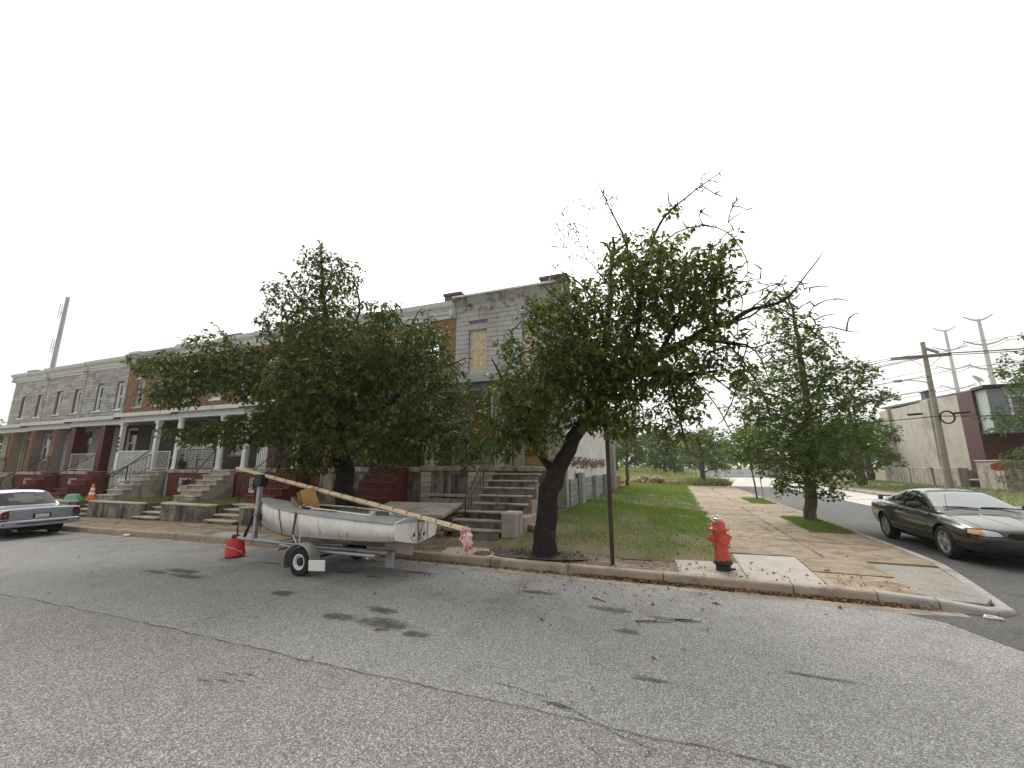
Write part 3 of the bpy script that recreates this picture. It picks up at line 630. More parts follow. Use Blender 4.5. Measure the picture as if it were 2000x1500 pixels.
def lattice(par, x0, x1, y, z0, z1, mat='paint_white', pitch=.115, w=.034):
    fr = MB().box(x0, x1, y - .02, y + .02, z1 - .05, z1, .004).box(x0, x1, y - .02, y + .02, z0, z0 + .05, .004).box(x0, x0 + .05, y - .02, y + .02, z0 + .05, z1 - .05, .004).box(x1 - .05, x1, y - .02, y + .02, z0 + .05, z1 - .05, .004)
    o = fr.build('lattice_panel', mat, par)
    for sgn, yy in ((1, y - .009), (-1, y + .001)):
        mb = MB(); H = z1 - z0 - .1; c = x0 - H
        while c < x1 + H:
            # strip from (c,z0) to (c+sgn*H, z1) clipped to the frame
            p0, p1 = (c, z0 + .05), (c + sgn * H, z1 - .05)
            t0, t1 = 0.0, 1.0; dx = p1[0] - p0[0]
            for lim, side_ in ((x0 + .05, 1), (x1 - .05, -1)):
                ta = (lim - p0[0]) / dx
                if side_ * dx > 0: t0 = max(t0, ta)
                else: t1 = min(t1, ta)
            if t1 - t0 > .03:
                ax, az = p0[0] + dx * t0, p0[1] + H * t0; bx, bz = p0[0] + dx * t1, p0[1] + H * t1
                ww = w * .5
                mb.add([(ax - ww, yy, az), (ax + ww, yy, az), (bx + ww, yy, bz), (bx - ww, yy, bz), (ax - ww, yy + .007, az), (ax + ww, yy + .007, az), (bx + ww, yy + .007, bz), (bx - ww, yy + .007, bz)],
                       [(0, 1, 2, 3), (7, 6, 5, 4), (0, 3, 7, 4), (1, 5, 6, 2)])
            c += pitch
        g = mb.build('lattice_strips', mat, o); g['kind'] = 'stuff'
    return o
LAB = ['weathered tan formstone row house at the far left end of the terrace', 'tan formstone row house with brick porch pillars, second from the far end',
       'grey banded formstone row house next to the first brick front', 'orange brick row house with burgundy porch pillars',
       'orange brick row house with white square porch posts and white lattice', 'orange brick row house with round white porch columns',
       'orange brick row house behind the big leafy tree, fourth brick front from the far end', 'roofless brick row house with open sky showing through its upper window',
       'grey stone-faced end row house with boarded upper windows']
NAMES = ['row_house'] * 9
houses = []
HR = [0.15, 0.05, 0.12, 0.10, 0.20, 0.18, 0.16, 0.10, 0.06]
def make_house(i):
    x0, x1 = XL[i], XL[i + 1]; Wd = x1 - x0; dz = gz((x0 + x1) / 2)
    if i == 8: dz = 0.0
    h = thing('row_house', LAB[i], 'house', (x0, YF, dz), 0, 'row houses in the terrace'); houses.append(h)
    zt = 8.62 if i != 7 else 8.50
    zf = 1.86; zp = 4.62                         # porch floor, underside line of upper facade
    upper = [(.86, 1.66, 5.42, 7.05), (2.86, 3.66, 5.42, 7.05)]
    if i in (0, 1, 2): upper = [(1.40, 2.10, 5.52, 7.05), (3.52, 4.20, 5.52, 7.05)]
    if i == 2: upper = [(1.42, 2.06, 5.48, 7.1), (3.50, 4.14, 5.48, 7.1)]
    if i == 3: upper = [(.95, 1.70, 5.48, 7.1), (2.75, 3.5, 5.48, 7.1)]
    if i == 4: upper = [(.95, 1.70, 5.5, 7.05), (3.15, 3.92, 5.5, 7.05)]
    if i == 7: upper = [(.9, 1.7, 5.55, 7.02), (2.88, 3.66, 5.55, 7.02)]
    if i == 8: upper = [(.64, 1.43, 5.52, 7.24), (2.93, 3.72, 5.52, 7.24)]
    lower = [(.75, 1.75, 2.55, 4.25), (2.95, 3.85, zf, 4.12)]
    style = 'stone' if i < 3 else ('brick' if i < 8 else 'grey')
    bm_ = {'stone': 'mortar_dark', 'brick': 'mortar', 'grey': 'mortar_dark'}[style]
    wall_mb(.0, Wd, 0, .3, zp, zt - .45, upper).build('wall', bm_, h)
    lo = wall_mb(.0, Wd, 0, .3, -.3, zp - .004, lower).build('lower_wall', {'stone': 'stone_warm', 'brick': 'brick_dark', 'grey': 'stone_lime'}[style], h)
    # body behind the front
    dpt = 10.5
    if i != 7:
        MB().prism([(.31, zt - .28), (dpt, zt - .75), (dpt, zt - .95), (.31, zt - .55)], .02, Wd - .02, 'x').build('roof', 'roof_shingle', h)
        box('back_wall', .02, Wd - .02, dpt - .3, dpt - .02, -.3, zt - .98, 'brick_dark', h)
        box('floor', .22, Wd - .22, .31, dpt - .31, 4.5, 4.6, 'wood_brown', h)
    else:
        wall_mb(.02, Wd - .02, dpt - 3.3, dpt - 3.0, -.3, 5.2, []).build('back_wall', 'mortar', h)
    box('party_wall', 0, .2, .31, dpt, -.3, zt - 1.0, 'plaster_white' if i == 8 else 'brick_dark', h)
    if i < 8 and i != 7: pass
    # facing
    F0 = upper
    if style == 'stone': ashlar(h, .03, Wd - .03, zp + .02, zt - .50, F0, 'stone_cool' if i == 2 else 'stone_warm', 0, 11 + i, .16, .21, .35, 1.0, .024)
    elif style == 'grey': ashlar(h, .03, Wd - .03, zp + .12, zt - .50, [(a - (.0), b + .0, c, d + .26) for a, b, c, d in F0], 'stone_painted', 0, 33, .185, .20, .38, .80, .024)
    else: bricks(h, .02, Wd - .02, zp + .02, zt - .50, F0, 0, 50 + i, 'brick', 300 if i == 7 else 0, focus=(3.9, 6.6))
    # cornice
    cm = {0: 'cornice_white', 1: 'cornice_white', 2: 'cornice_white', 3: 'cornice_grey', 4: 'cornice_white', 5: 'cornice_white', 6: 'cornice_white', 7: 'cornice_white', 8: 'rusty'}[i]
    if i == 8:
        c = MB().prism([(0, zt - .62), (-.06, zt - .60), (-.08, zt - .34), (-.30, zt - .08), (-.36, zt), (.3, zt), (.3, zt - .3), (0, zt - .3)], 0.02, Wd - .004, 'x').build('cornice', 'rusty', h)
        MB().box(.0, Wd, -.40, -.345, zt - .03, zt + .05, .01).build('gutter_edge', 'cornice_white', c)
        MB().box(.0, Wd, -.344, .3, zt + .004, zt + .05, .008).build('coping', 'cornice_grey', c)
    else: cornice(h, 0, Wd, zt, cm, CORN, .85 + .1 * (i % 2))
    # chimneys
    ch = {0: (.2, 1.3, .35, 'stone_cool'), 1: (.3, 1.3, .2, 'paint_white'), 2: (3.3, 4.4, .42, 'brick_brown'), 3: (3.4, 4.3, .40, 'brick_brown'), 4: (3.0, 4.3, .40, 'brick_dark'), 6: (0.2, 1.2, .35, 'brick_dark'), 7: (3.62, 4.60, .62, 'brick_dark'), 8: (3.55, 4.6, .50, 'brick_dark')}
    if i in ch:
        a, b, hh_, m_ = ch[i]; chimney(h, a, b if i not in (7,) else Wd - .02, zt - .42, zt + hh_, m_, 'cornice_white' if i in (1, 2, 3) else None)
    # upper windows
    for k, (a, b, c, d) in enumerate(upper):
        if i == 8:
            w = boarded(h, a, b, c, d, 0, 'osb', 4)
            box('sill', a - .05, b + .05, -.06, .019, c - .10, c - .002, 'paint_grey', w)
            for q in range(7):
                xx = a - .02 + (b - a + .04) * q / 7; piece('soldier_stone', 'stone_painted', h, (xx + (b - a + .04) / 14, -.014, d + .13), ((b - a + .04) / 7 - .014, .075, .235))
        elif i == 7:                               # empty opening: a lintel and a broken sash rail
            w = MB().box(a - .14, b + .14, -.06, .12, d + .002, d + .20, .015).build('lintel', 'paint_white', h)
            if k == 0: box('reveal_board', a, a + .05, .05, .15, c, d - .3, 'wood_grey', w)
        elif i == 3: window(h, a, b, c, d, 0, 'paint_grey', 'glass_pale', .1, .07, 'cornice_grey', 'cornice_grey')
        elif i in (0, 1): window(h, a, b, c, d, 0, 'paint_white', 'glass_dark', .14, .10, None, 'paint_white')
        else: window(h, a, b, c, d, 0, 'paint_white', 'glass_pale' if (i + k) % 2 else 'glass_dark', .1, .07, 'paint_white' if i in (4, 5, 6) else None, 'paint_white')
    # ground floor: window and door under the porch
    a, b, c, d = lower[0]
    if i >= 7: boarded(h, a, b, c, d, 0, 'plywood', 2)
    else: window(h, a, b, c, d, 0, 'paint_white' if i % 2 else 'wood_brown', 'glass_dark', .1, .08, None, 'tread')
    a, b, c, d = lower[1]
    dm = {0: 'wood_brown', 1: 'paint_grey', 2: 'wood_brown', 3: 'paint_grey', 4: 'paint_burgundy', 5: 'wood_brown', 6: 'wood_brown', 7: 'plywood', 8: 'plywood'}[i]
    dr = MB().box(a, a + .07, .06, .2, c, d, .006).box(b - .07, b, .06, .2, c, d, .006).box(a + .07, b - .07, .06, .2, d - .07, d, .006).build('door', 'paint_white' if i < 7 else 'wood_grey', h)
    box('door_leaf', a + .072, b - .072, .10, .15, c + .01, d - .072, dm, dr, .006)
    if i < 7:
        MB().lathe([(.03, 0), (.035, .03), (.0, .06)], 10, (a + .16, .04, c + 1.0), 'y').build('knob', 'steel_bright', dr)
        for q in (0, 1): MB().box(a + .2, b - .2, .088, .098, c + .2 + q * 1.0, c + 1.0 + q * 1.0, .004).build('panel', dm, dr)
    # porch deck
    yp = -2.15
    box('porch_floor', .0 + .003, Wd - .003, yp - .05, -.002, zf - .16, zf, 'tread_dirty' if i == 8 else 'concrete', h, .02)
    fm = {3: 'brick_red', 2: 'brick_red', 4: 'paint_grey', 5: 'brick_red', 6: 'brick_red', 7: 'concrete_dark'}.get(i, 'concrete_dark')
    bwin = (.45, 1.80, .98, 1.60) if i == 8 else (.7, 1.6, .9, 1.5)
    wall_mb(.02, Wd - .02, yp, yp + .25, -.3, zf - .162, [bwin]).build('porch_foundation', fm, h)
    if i == 8:
        ashlar(h, .03, Wd - 1.75, .3, zf - .18, [bwin], 'stone_lime', yp, 71, .15, .2, .3, .6, .02)
        bw_ = MB().box(bwin[0], bwin[0] + .05, yp + .02, yp + .12, bwin[2], bwin[3]).box(bwin[1] - .05, bwin[1], yp + .02, yp + .12, bwin[2], bwin[3]).box(bwin[0] + .62, bwin[0] + .70, yp + .02, yp + .12, bwin[2], bwin[3]).build('basement_window', 'wood_grey', h)
        box('pane', bwin[0] + .05, bwin[0] + .62, yp + .06, yp + .07, bwin[2], bwin[3], 'concrete_dark', bw_, 0); box('pane', bwin[0] + .70, bwin[1] - .05, yp + .06, yp + .07, bwin[2], bwin[3], 'concrete_dark', bw_, 0)
        box('sill', bwin[0] - .05, bwin[1] + .05, yp - .08, yp + .10, bwin[2] - .09, bwin[2] - .002, 'tread', bw_)
    else:
        bw_ = window(h, *bwin, yp, 'paint_white', 'glass_dark', .1, .05, None, None, False)
        if i == 4:
            for q in range(5): box('shutter_slat', bwin[0] - .05, bwin[1] + .05, yp - .04 - .012 * (q % 2), yp - .012, bwin[2] - .35 + q * .19, bwin[2] - .35 + q * .19 + .17, 'paint_white', bw_, .012)
    # porch roof
    zr0, zr1 = (4.98, 4.72) if i == 8 else (4.86, 4.56)
    if i in (4, 5): zr0, zr1 = 5.1, 4.58
    rm = {0: 'roof_metal', 1: 'roof_shingle', 2: 'roof_metal', 3: 'roof_metal', 4: 'roof_shingle', 5: 'roof_metal', 6: 'roof_metal', 7: 'roof_metal', 8: 'roof_metal'}[i]
    ye = yp - .28
    pr = MB().prism([(-.03, zr0), (ye, zr1), (ye, zr1 - .05), (-.03, zr0 - .06)], -.006 if i in (4,) else .004, Wd - .004, 'x').build('porch_roof', rm, h)
    MB().box(.004, Wd - .004, ye - .035, ye - .002, zr1 - .17, zr1 + .012, .012).build('fascia', 'cornice_white' if i != 8 else 'paint_grey', pr)
    MB().box(.01, Wd - .01, yp - .02, yp + .14, zr1 - .40, zr1 - .12, .01).build('porch_beam', 'paint_white' if i not in (6, 8) else 'cornice_grey', h)
    MB().box(.02, Wd - .02, yp + .15, -.04, zr1 - .18, zr1 - .14).build('porch_ceiling', 'paint_grey', h)
    # pillars
    zc = zr1 - .405
    px_ = {0: (.45, 3.1), 1: (.45, 3.2), 2: (.85, 3.2), 3: (.45, 3.15), 4: (.27, 3.07), 5: (.27, 3.12), 6: (.27, 3.1), 7: (.3, 3.15), 8: (.35, 2.75)}[i]
    for a in px_:
        if i in (0,): MB().tube([(a, yp + .06, zf), (a, yp + .06, zc)], .05, 10).build('pillar', 'paint_white', h, 50)
        elif i in (1, 2):
            p = box('pillar', a - .19, a + .19, yp - .02, yp + .36, zf + .001, zc, 'mortar', h, .004)
            z = zf + .01; row = 0
            while z < zc - .06:
                for (u0, u1) in ((0, .185), (.185, .38)) if row % 2 else ((0, .09), (.09, .275), (.275, .38)):
                    piece('brick', 'brick_brown', p, (a - .19 + (u0 + u1) / 2, yp - .03, z + .036), (u1 - u0 - .012, .04, .062), 0, .06)
                z += .075; row += 1
        elif i == 3: box('pillar', a - .2, a + .2, yp - .04, yp + .36, zf + .001, zc, 'paint_burgundy', h, .015)
        elif i == 4:
            p = box('pillar', a - .09, a + .09, yp - .03, yp + .15, zf + .001, zc, 'paint_white', h, .012)
            MB().box(a - .13, a + .13, yp - .07, yp + .19, zc - .14, zc - .002, .012).build('capital', 'paint_white', p)
        elif i in (5, 6):
            p = MB().lathe([(.17, zf), (.17, zf + .07), (.135, zf + .09), (.135, zf + .2), (.125, zc - .25), (.115, zc - .12), (.15, zc - .1), (.15, zc - .002)], 20, (a, yp + .06, 0)).build('pillar', 'paint_white', h, 35)
        else: box('pillar', a - .17, a + .17, yp - .03, yp + .31, zf + .001, zc, 'brick' if i == 7 else 'cornice_grey', h, .01)
    return h
for i in range(9): make_house(i)
H_ = dict(zip('ABCDEFGHI', houses))
ypf = -2.15; zf = 1.86
# --- first house from the right: stone stair, iron rails, side wall
I = H_['I']
for k in range(8):
    yb = -4.62 + k * .285; zt_ = .14 + .19 * (k + 1); xl, xr = (2.78, 4.28) if k > 2 else ((2.5, 3.98) if k else (2.55, 3.95))
    s_ = MB().box(xl + .05, xr - .05, yb + .03, yb + .31, -.1, zt_ - .062, .01).build('step', 'concrete_dark', I)
    MB().box(xl - .03, xr + .03, yb - .03, yb + .27, zt_ - .06, zt_ - .01 * rng.random(), .02).build('tread', 'tread_dirty', s_)
ashl = MB().box(4.10, 4.34, -3.7, ypf - .06, .1, .55).box(4.10, 4.34, -3.35, ypf - .06, .552, .95).box(4.10, 4.34, -2.9, ypf - .06, .952, 1.35).build('cheek_wall', 'rubble_stone', I)
q_ = MB().box(4.0, 4.42, -4.72, -4.25, -.1, .78, .04).build('gate_pier', 'concrete', I)
MB().box(4.05, 4.45, -4.24, -3.3, -.1, .62, .03).build('low_wall', 'rubble_stone', q_)
railing(I, (.1, ypf - .02, zf), (2.7, ypf - .02, zf), .86, 22)
handrail(I, [(2.72, -4.1, 1.05), (2.72, ypf, 2.72)], posts=[((2.72, -4.1, 1.05), .5), ((2.72, -3.0, 1.88), 1.1), ((2.72, ypf, 2.72), 1.86)])
rr = MB().tube([(2.72, -3.9, .95), (2.72, ypf, 2.2)], .012, 5).build('stair_railing', 'iron_black', I)
for k in range(13):
    t = k / 12; y = -3.9 + t * (ypf + 3.9); z = .95 + t * 1.25
    MB().tube([(2.72, y, z - .3), (2.72, y, z + .42)], .008, 5).build('baluster', 'iron_black', rr)
for (a, b) in ((2.70, 2.70), (3.35, 3.35)):
    MB().tube([(a, ypf - .03, zf), (a, ypf - .03, 4.3)], .022, 6).build('post', 'iron_black', I)
for k in range(7): MB().tube([(2.70 + .65 * k / 6, ypf - .03, zf + .05), (2.70 + .65 * k / 6, ypf - .03, zf + .92)], .009, 5).build('baluster', 'iron_black', rr)
ashlar(I, 3.86, 4.48, zf + .05, 4.1, [], 'stone_lime', 0, 91, .18, .22, .2, .5, .02)
# side wall: painted plaster with a torn brick band, block piers
sw = MB().prism([(.31, -.3), (10.5, -.3), (10.5, 7.0), (.31, 8.2)], 4.26, 4.46, 'x').build('side_wall', 'plaster_white', I)
piece_b = random.Random(5)
for row, pr in enumerate((.35, .75, .97, .9, .5, .2)):      # torn course where a floor was tied in
    yy = .9 + (.1 if row % 2 else 0)
    while yy < 8.9:
        w_ = piece_b.uniform(.14, .22)
        if piece_b.random() < pr * (.75 + .25 * math.sin(yy * 2.3 + row)):
            piece('brick', piece_b.choice(('brick_brown', 'brick_brown', 'rubble_stone', 'brick_dark')), sw, (4.47, yy + w_ / 2, 1.80 + row * .075 + piece_b.gauss(0, .006)), (.05 + piece_b.uniform(0, .06), w_ - .012, .064), 0, .06)
        yy += w_
bl = []
for row in range(6):
    y = .35 - (.2 if row % 2 else 0); ztop = 1.25 if row > 4 else 9
    while y < 10.2:
        a, b = max(.35, y), min(10.3, y + .4)
        if b - a > .1: piece('concrete_block', 'block_grey', sw, (4.52, (a + b) / 2, .30 + row * .2), (.10, b - a - .012, .188), 0, .05)
        y += .4
for k, (yy, wd, zt_, m_) in enumerate(((1.55, .50, 1.62, 'block_grey'), (4.6, .45, 1.45, 'block_grey'), (7.6, .4, 1.45, 'block_grey'))):
    MB().box(4.585, 4.75, yy, yy + wd, .1, zt_, .02).build('buttress', m_, sw)
MB().box(4.575, 4.70, 2.12, 2.3, .2, 1.62, .02).build('plaster_edge', 'plaster_white', sw)
MB().box(4.475, 4.56, 1.5, 2.9, 1.56, 1.70, .02).build('ledge', 'plaster_white', sw)
MB().box(4.15, 4.72, 11.0, 12.1, 0, 4.4, .03).build('rear_pier', 'block_grey', I); MB().box(4.2, 4.66, 12.2, 14.6, 0, 1.25, .03).build('rear_wall', 'brick_brown', I)
MB().box(3.2, 4.46, 10.52, 11.0, 0, 3.0).build('rear_pier', 'plaster_white', I)
# bits hung on the upper corner
MB().tube([(4.42, -.12, 7.9), (4.40, -.12, 4.9)], .04, 8).build('downpipe', 'cornice_grey', I)
# --- roofless house and its neighbour: painted brick stairs with iron rails
for key, sx in (('H', 2.55), ('G', 2.5)):
    h = H_[key]
    steps(h, sx, sx + 1.45, -3.55, .72, ypf - .055, 1.86 - .005, 5, 'brick_red', 'brick_red')
    for xx in (sx - .04, sx + .75, sx + 1.5):
        handrail(h, [(xx, -3.75, 1.42), (xx, ypf - .1, 2.68)], posts=[((xx, -3.75, 1.42), .6), ((xx, ypf - .1, 2.68), 1.86)])
        rl = MB().tube([(xx, -3.75, .95), (xx, ypf - .1, 2.15)], .012, 5).build('stair_railing', 'iron_black', h)
        for k in range(9):
            t = k / 8; y = -3.75 + t * (ypf + 3.65); z = .95 + t * 1.2
            MB().tube([(xx, y, z - .1), (xx, y, z + .46)], .007, 5).build('baluster', 'iron_black', rl)
    railing(h, (.3, ypf - .02, zf), (sx - .1, ypf - .02, zf), .86, 20)
    box('lattice_panel', .6, 1.2, ypf + .3, ypf + .34, zf, zf + .9, 'paint_white', h)
# --- round-column house: concrete stair and side rail, lattice, dark rail
F_ = H_['F']
steps(F_, 3.14, 4.40, -3.65, .72, ypf - .055, 1.86 - .005, 6, 'tread', 'concrete')
MB().box(2.75, 3.12, -3.2, ypf - .06, -.1, 1.25, .02).build('cheek_wall', 'concrete', F_)
lattice(F_, .42, 2.95, ypf + .30, zf + .05, 2.98); railing(F_, (.45, ypf - .02, zf), (2.95, ypf - .02, zf), .86, 26)
handrail(F_, [(3.1, -3.75, 1.0), (3.1, -2.95, 1.72), (3.1, ypf - .1, 2.72)], 'iron_black', .022, [((3.1, -3.75, 1.0), .72), ((3.1, ypf - .1, 2.72), 1.86)])
# --- square-post house
E_ = H_['E']
lattice(E_, .37, 2.97, ypf - .02, zf - .08, 2.78); railing(E_, (3.2, ypf - .02, zf), (4.35, ypf - .02, zf), .86, 12, 'paint_white')
steps(E_, 3.15, 4.3, -3.95, .72, ypf - .055, 1.86 - .005, 6, 'tread', 'concrete')
railing(E_, (3.1, -3.9, .85), (3.1, ypf - .08, 1.9), .70, 12)
handrail(E_, [(3.02, -4.0, 1.55), (3.02, -3.5, 1.62), (3.02, ypf - .1, 2.78)], 'iron_black', .022, [((3.02, -4.0, 1.55), .7), ((3.02, -3.0, 2.1), .9)])
for k, zz in enumerate((3.35, 3.15, 2.95, 2.75)): MB().box(.20, .34, ypf - .075, ypf - .052, zz, zz + .12, .004).build('house_number_plate', 'iron_black', E_)
# --- burgundy-pillar house and the ones beyond
for key, sx, m_ in (('D', 3.1, 'brick_red'), ('C', 3.3, 'brick_red'), ('B', 3.3, 'concrete'), ('A', 3.3, 'concrete')):
    h = H_[key]
    steps(h, sx, sx + 1.15, -3.75, .72, ypf - .055, 1.86 - .005, 6, 'brick_red' if m_ == 'brick_red' else 'tread', m_)
    railing(h, (.7, ypf - .02, zf), (sx - .25, ypf - .02, zf), .86, 16, 'paint_white' if key == 'D' else 'iron_black')
    handrail(h, [(sx + .02, -3.8, 1.55), (sx + .02, ypf - .1, 2.7)], posts=[((sx + .02, -3.8, 1.55), .7), ((sx + .02, ypf - .1, 2.7), 1.86)])
    MB().box(sx + 1.16, sx + 1.3, -3.6, ypf - .06, -.1, 1.2, .02).build('cheek_wall', m_, h)
# --- terrace in front: retaining walls, yard fill, street steps, one set for each house
def front_yard(h, Wd, gap, wall='concrete_dark', top='tread', zt_=.70, yw=-4.75, n=4, treadm='tread', diag=False):
    a, b = gap
    for p, q in ((.0, a), (b, Wd)):
        if q - p > .15:
            w = MB().box(p + .003, q - .003, yw, yw + .25, -.2, zt_ - .062, .012).build('retaining_wall', wall, h)
            MB().box(p + .002, q - .002, yw - .03, yw + .30, zt_ - .06, zt_, .014).build('coping', top, w)
            MB().box(p + .004, q - .004, yw + .302, ypf - .06, -.2, zt_ - .03).build('yard', 'soil_grass' if not diag else 'dirt', h)
    steps(h, a + .01, b - .01, yw - .12, .13, yw + 1.1, zt_ - .02, n, treadm, wall)
    MB().box(a + .004, b - .004, yw + 1.102, ypf - .06, -.2, zt_ - .025).build('path', 'concrete', h)
front_yard(H_['F'], 4.43, (3.1, 4.42)); front_yard(H_['E'], 4.43, (3.1, 4.42)); front_yard(H_['D'], 4.43, (3.0, 4.3))
front_yard(H_['C'], 4.5, (3.1, 4.4)); front_yard(H_['B'], 4.6, (3.1, 4.4)); front_yard(H_['A'], 4.5, (3.1, 4.4))
front_yard(H_['G'], 4.43, (2.5, 3.9)); front_yard(H_['H'], 4.43, (2.5, 3.9), 'brick_red', 'concrete', .66, treadm='brick_red')
# end house: broken slab tilted over a crumbling rubble wall, weeds behind
yd = MB().box(.05, 2.4, -4.2, ypf - .06, -.2, .52).build('yard', 'dirt', I)
sl_ = MB().box(-1.2, 1.25, -.62, .62, -.05, .05, .012, Matrix.Translation((1.0, -3.95, .66)) @ Matrix.Rotation(R(9), 4, 'X') @ Matrix.Rotation(R(3), 4, 'Z')).build('tilted_slab', 'tread', I)
rr_ = random.Random(3)
for row in range(5):
    x = .2
    while x < 2.35:
        w_ = rr_.uniform(.18, .42)
        if not (row > 2 and rr_.random() < .45):
            piece('wall_stone', 'rubble_stone', I, (x + w_ / 2, -4.62 + rr_.uniform(-.04, .04) + row * .03, .06 + row * .125), (w_ - .02, .3, .115), rr_.uniform(-.06, .06), .14)
        x += w_
for k in range(16):
    piece('wall_stone', 'rubble_stone', I, (4.2 + rr_.uniform(-.1, .35), -4.2 + rr_.uniform(-.2, .8), .13 + rr_.uniform(0, .25)), (rr_.uniform(.12, .3), rr_.uniform(.12, .3), rr_.uniform(.08, .16)), rr_.uniform(0, 3), .18)
# ------------------------------------------------------------------ helpers for lofted bodies
def loft(sections, sub=2, cap=True):
    """sections: list of (x, [(y,z)...half from bottom centre to top centre]); mirrored; returns evaluated mesh"""
    V = []; F = []; m = None
    for x, half in sections:
        ring = [(x, y, z) for y, z in half] + [(x, -y, z) for y, z in reversed(half[1:-1])]
        m = len(ring); V += ring
    k = len(sections)
    for i in range(k - 1):
        for j in range(m): F.append((i * m + j, i * m + (j + 1) % m, (i + 1) * m + (j + 1) % m, (i + 1) * m + j))
    if cap: F += [tuple(reversed(range(m))), tuple(range((k - 1) * m, k * m))]
    me = MB().add(V, F).mesh('loft')
    if sub:
        o = bpy.data.objects.new('tmp', me); COL.objects.link(o)
        md = o.modifiers.new('s', 'SUBSURF'); md.levels = sub; md.render_levels = sub
        dg = bpy.context.evaluated_depsgraph_get(); me2 = bpy.data.meshes.new_from_object(o.evaluated_get(dg)); bpy.data.objects.remove(o); me = me2
    return me
def cut_mesh(me, cutters):
    o = bpy.data.objects.new('tmp', me); COL.objects.link(o); cs = []
    for c in cutters:
        co = bpy.data.objects.new('cut', c); COL.objects.link(co); cs.append(co)
        md = o.modifiers.new('b', 'BOOLEAN'); md.operation = 'DIFFERENCE'; md.object = co; md.solver = 'EXACT'
    dg = bpy.context.evaluated_depsgraph_get(); me2 = bpy.data.meshes.new_from_object(o.evaluated_get(dg))
    for q in cs + [o]: bpy.data.objects.remove(q)
    return me2
def obj_of(me, name, mat, parent, smooth=35):
    me.materials.clear(); me.materials.append(MATS[mat]); me.name = name
    o = bpy.data.objects.new(name, me); COL.objects.link(o); o.parent = parent; shade(me, smooth); return o
def join_mesh(meshes):
    V = []; F = []
    for me in meshes:
        o = len(V); V += [tuple(v.co) for v in me.vertices]; F += [tuple(i + o for i in p.vertices) for p in me.polygons]
    me = bpy.data.meshes.new('j'); me.from_pydata(V, [], F); me.update(); return me
def bvh_of(me): return BVHTree.FromPolygons([v.co for v in me.vertices], [tuple(p.vertices) for p in me.polygons])
def decal(bvh, poly, axis, off, name, mat, parent, cuts=4, start=6.0, smooth=60):
    """a thin fitted panel: 2D outline thrown along an axis onto the body, lifted by off"""
    bm = bmesh.new(); vs = [bm.verts.new((p[0], p[1], 0)) for p in poly]; bm.faces.new(vs)
    bmesh.ops.triangulate(bm, faces=bm.faces[:]); bmesh.ops.subdivide_edges(bm, edges=bm.edges[:], cuts=cuts, use_grid_fill=True)
    bmesh.ops.triangulate(bm, faces=bm.faces[:])
    sg = 1 if axis[0] == '+' else -1; ax = axis[1]; bad = []
    for v in bm.verts:
        a, b = v.co.x, v.co.y
        if ax == 'x': o = Vector((sg * start, a, b)); d = Vector((-sg, 0, 0))
        elif ax == 'y': o = Vector((a, sg * start, b)); d = Vector((0, -sg, 0))
        else: o = Vector((a, b, sg * start)); d = Vector((0, 0, -sg))
        h, nrm, _, _ = bvh.ray_cast(o, d)
        if h is None: bad.append(v); continue
        if nrm.dot(d) > 0: nrm = -nrm
        v.co = h + nrm * off
    if bad: bmesh.ops.delete(bm, geom=bad, context='VERTS')
    me = bpy.data.meshes.new(name); bm.to_mesh(me); bm.free()
    o = obj_of(me, name, mat, parent, smooth)
    return o
def strip(pts, w):
    """2D ribbon outline round a polyline"""
    L_, R_ = [], []
    for i, (x, y) in enumerate(pts):
        a = pts[min(i + 1, len(pts) - 1)]; b = pts[max(i - 1, 0)]; d = math.hypot(a[0] - b[0], a[1] - b[1]) or 1
        nx, ny = -(a[1] - b[1]) / d * w / 2, (a[0] - b[0]) / d * w / 2
        L_.append((x + nx, y + ny)); R_.append((x - nx, y - ny))
    return L_ + R_[::-1]
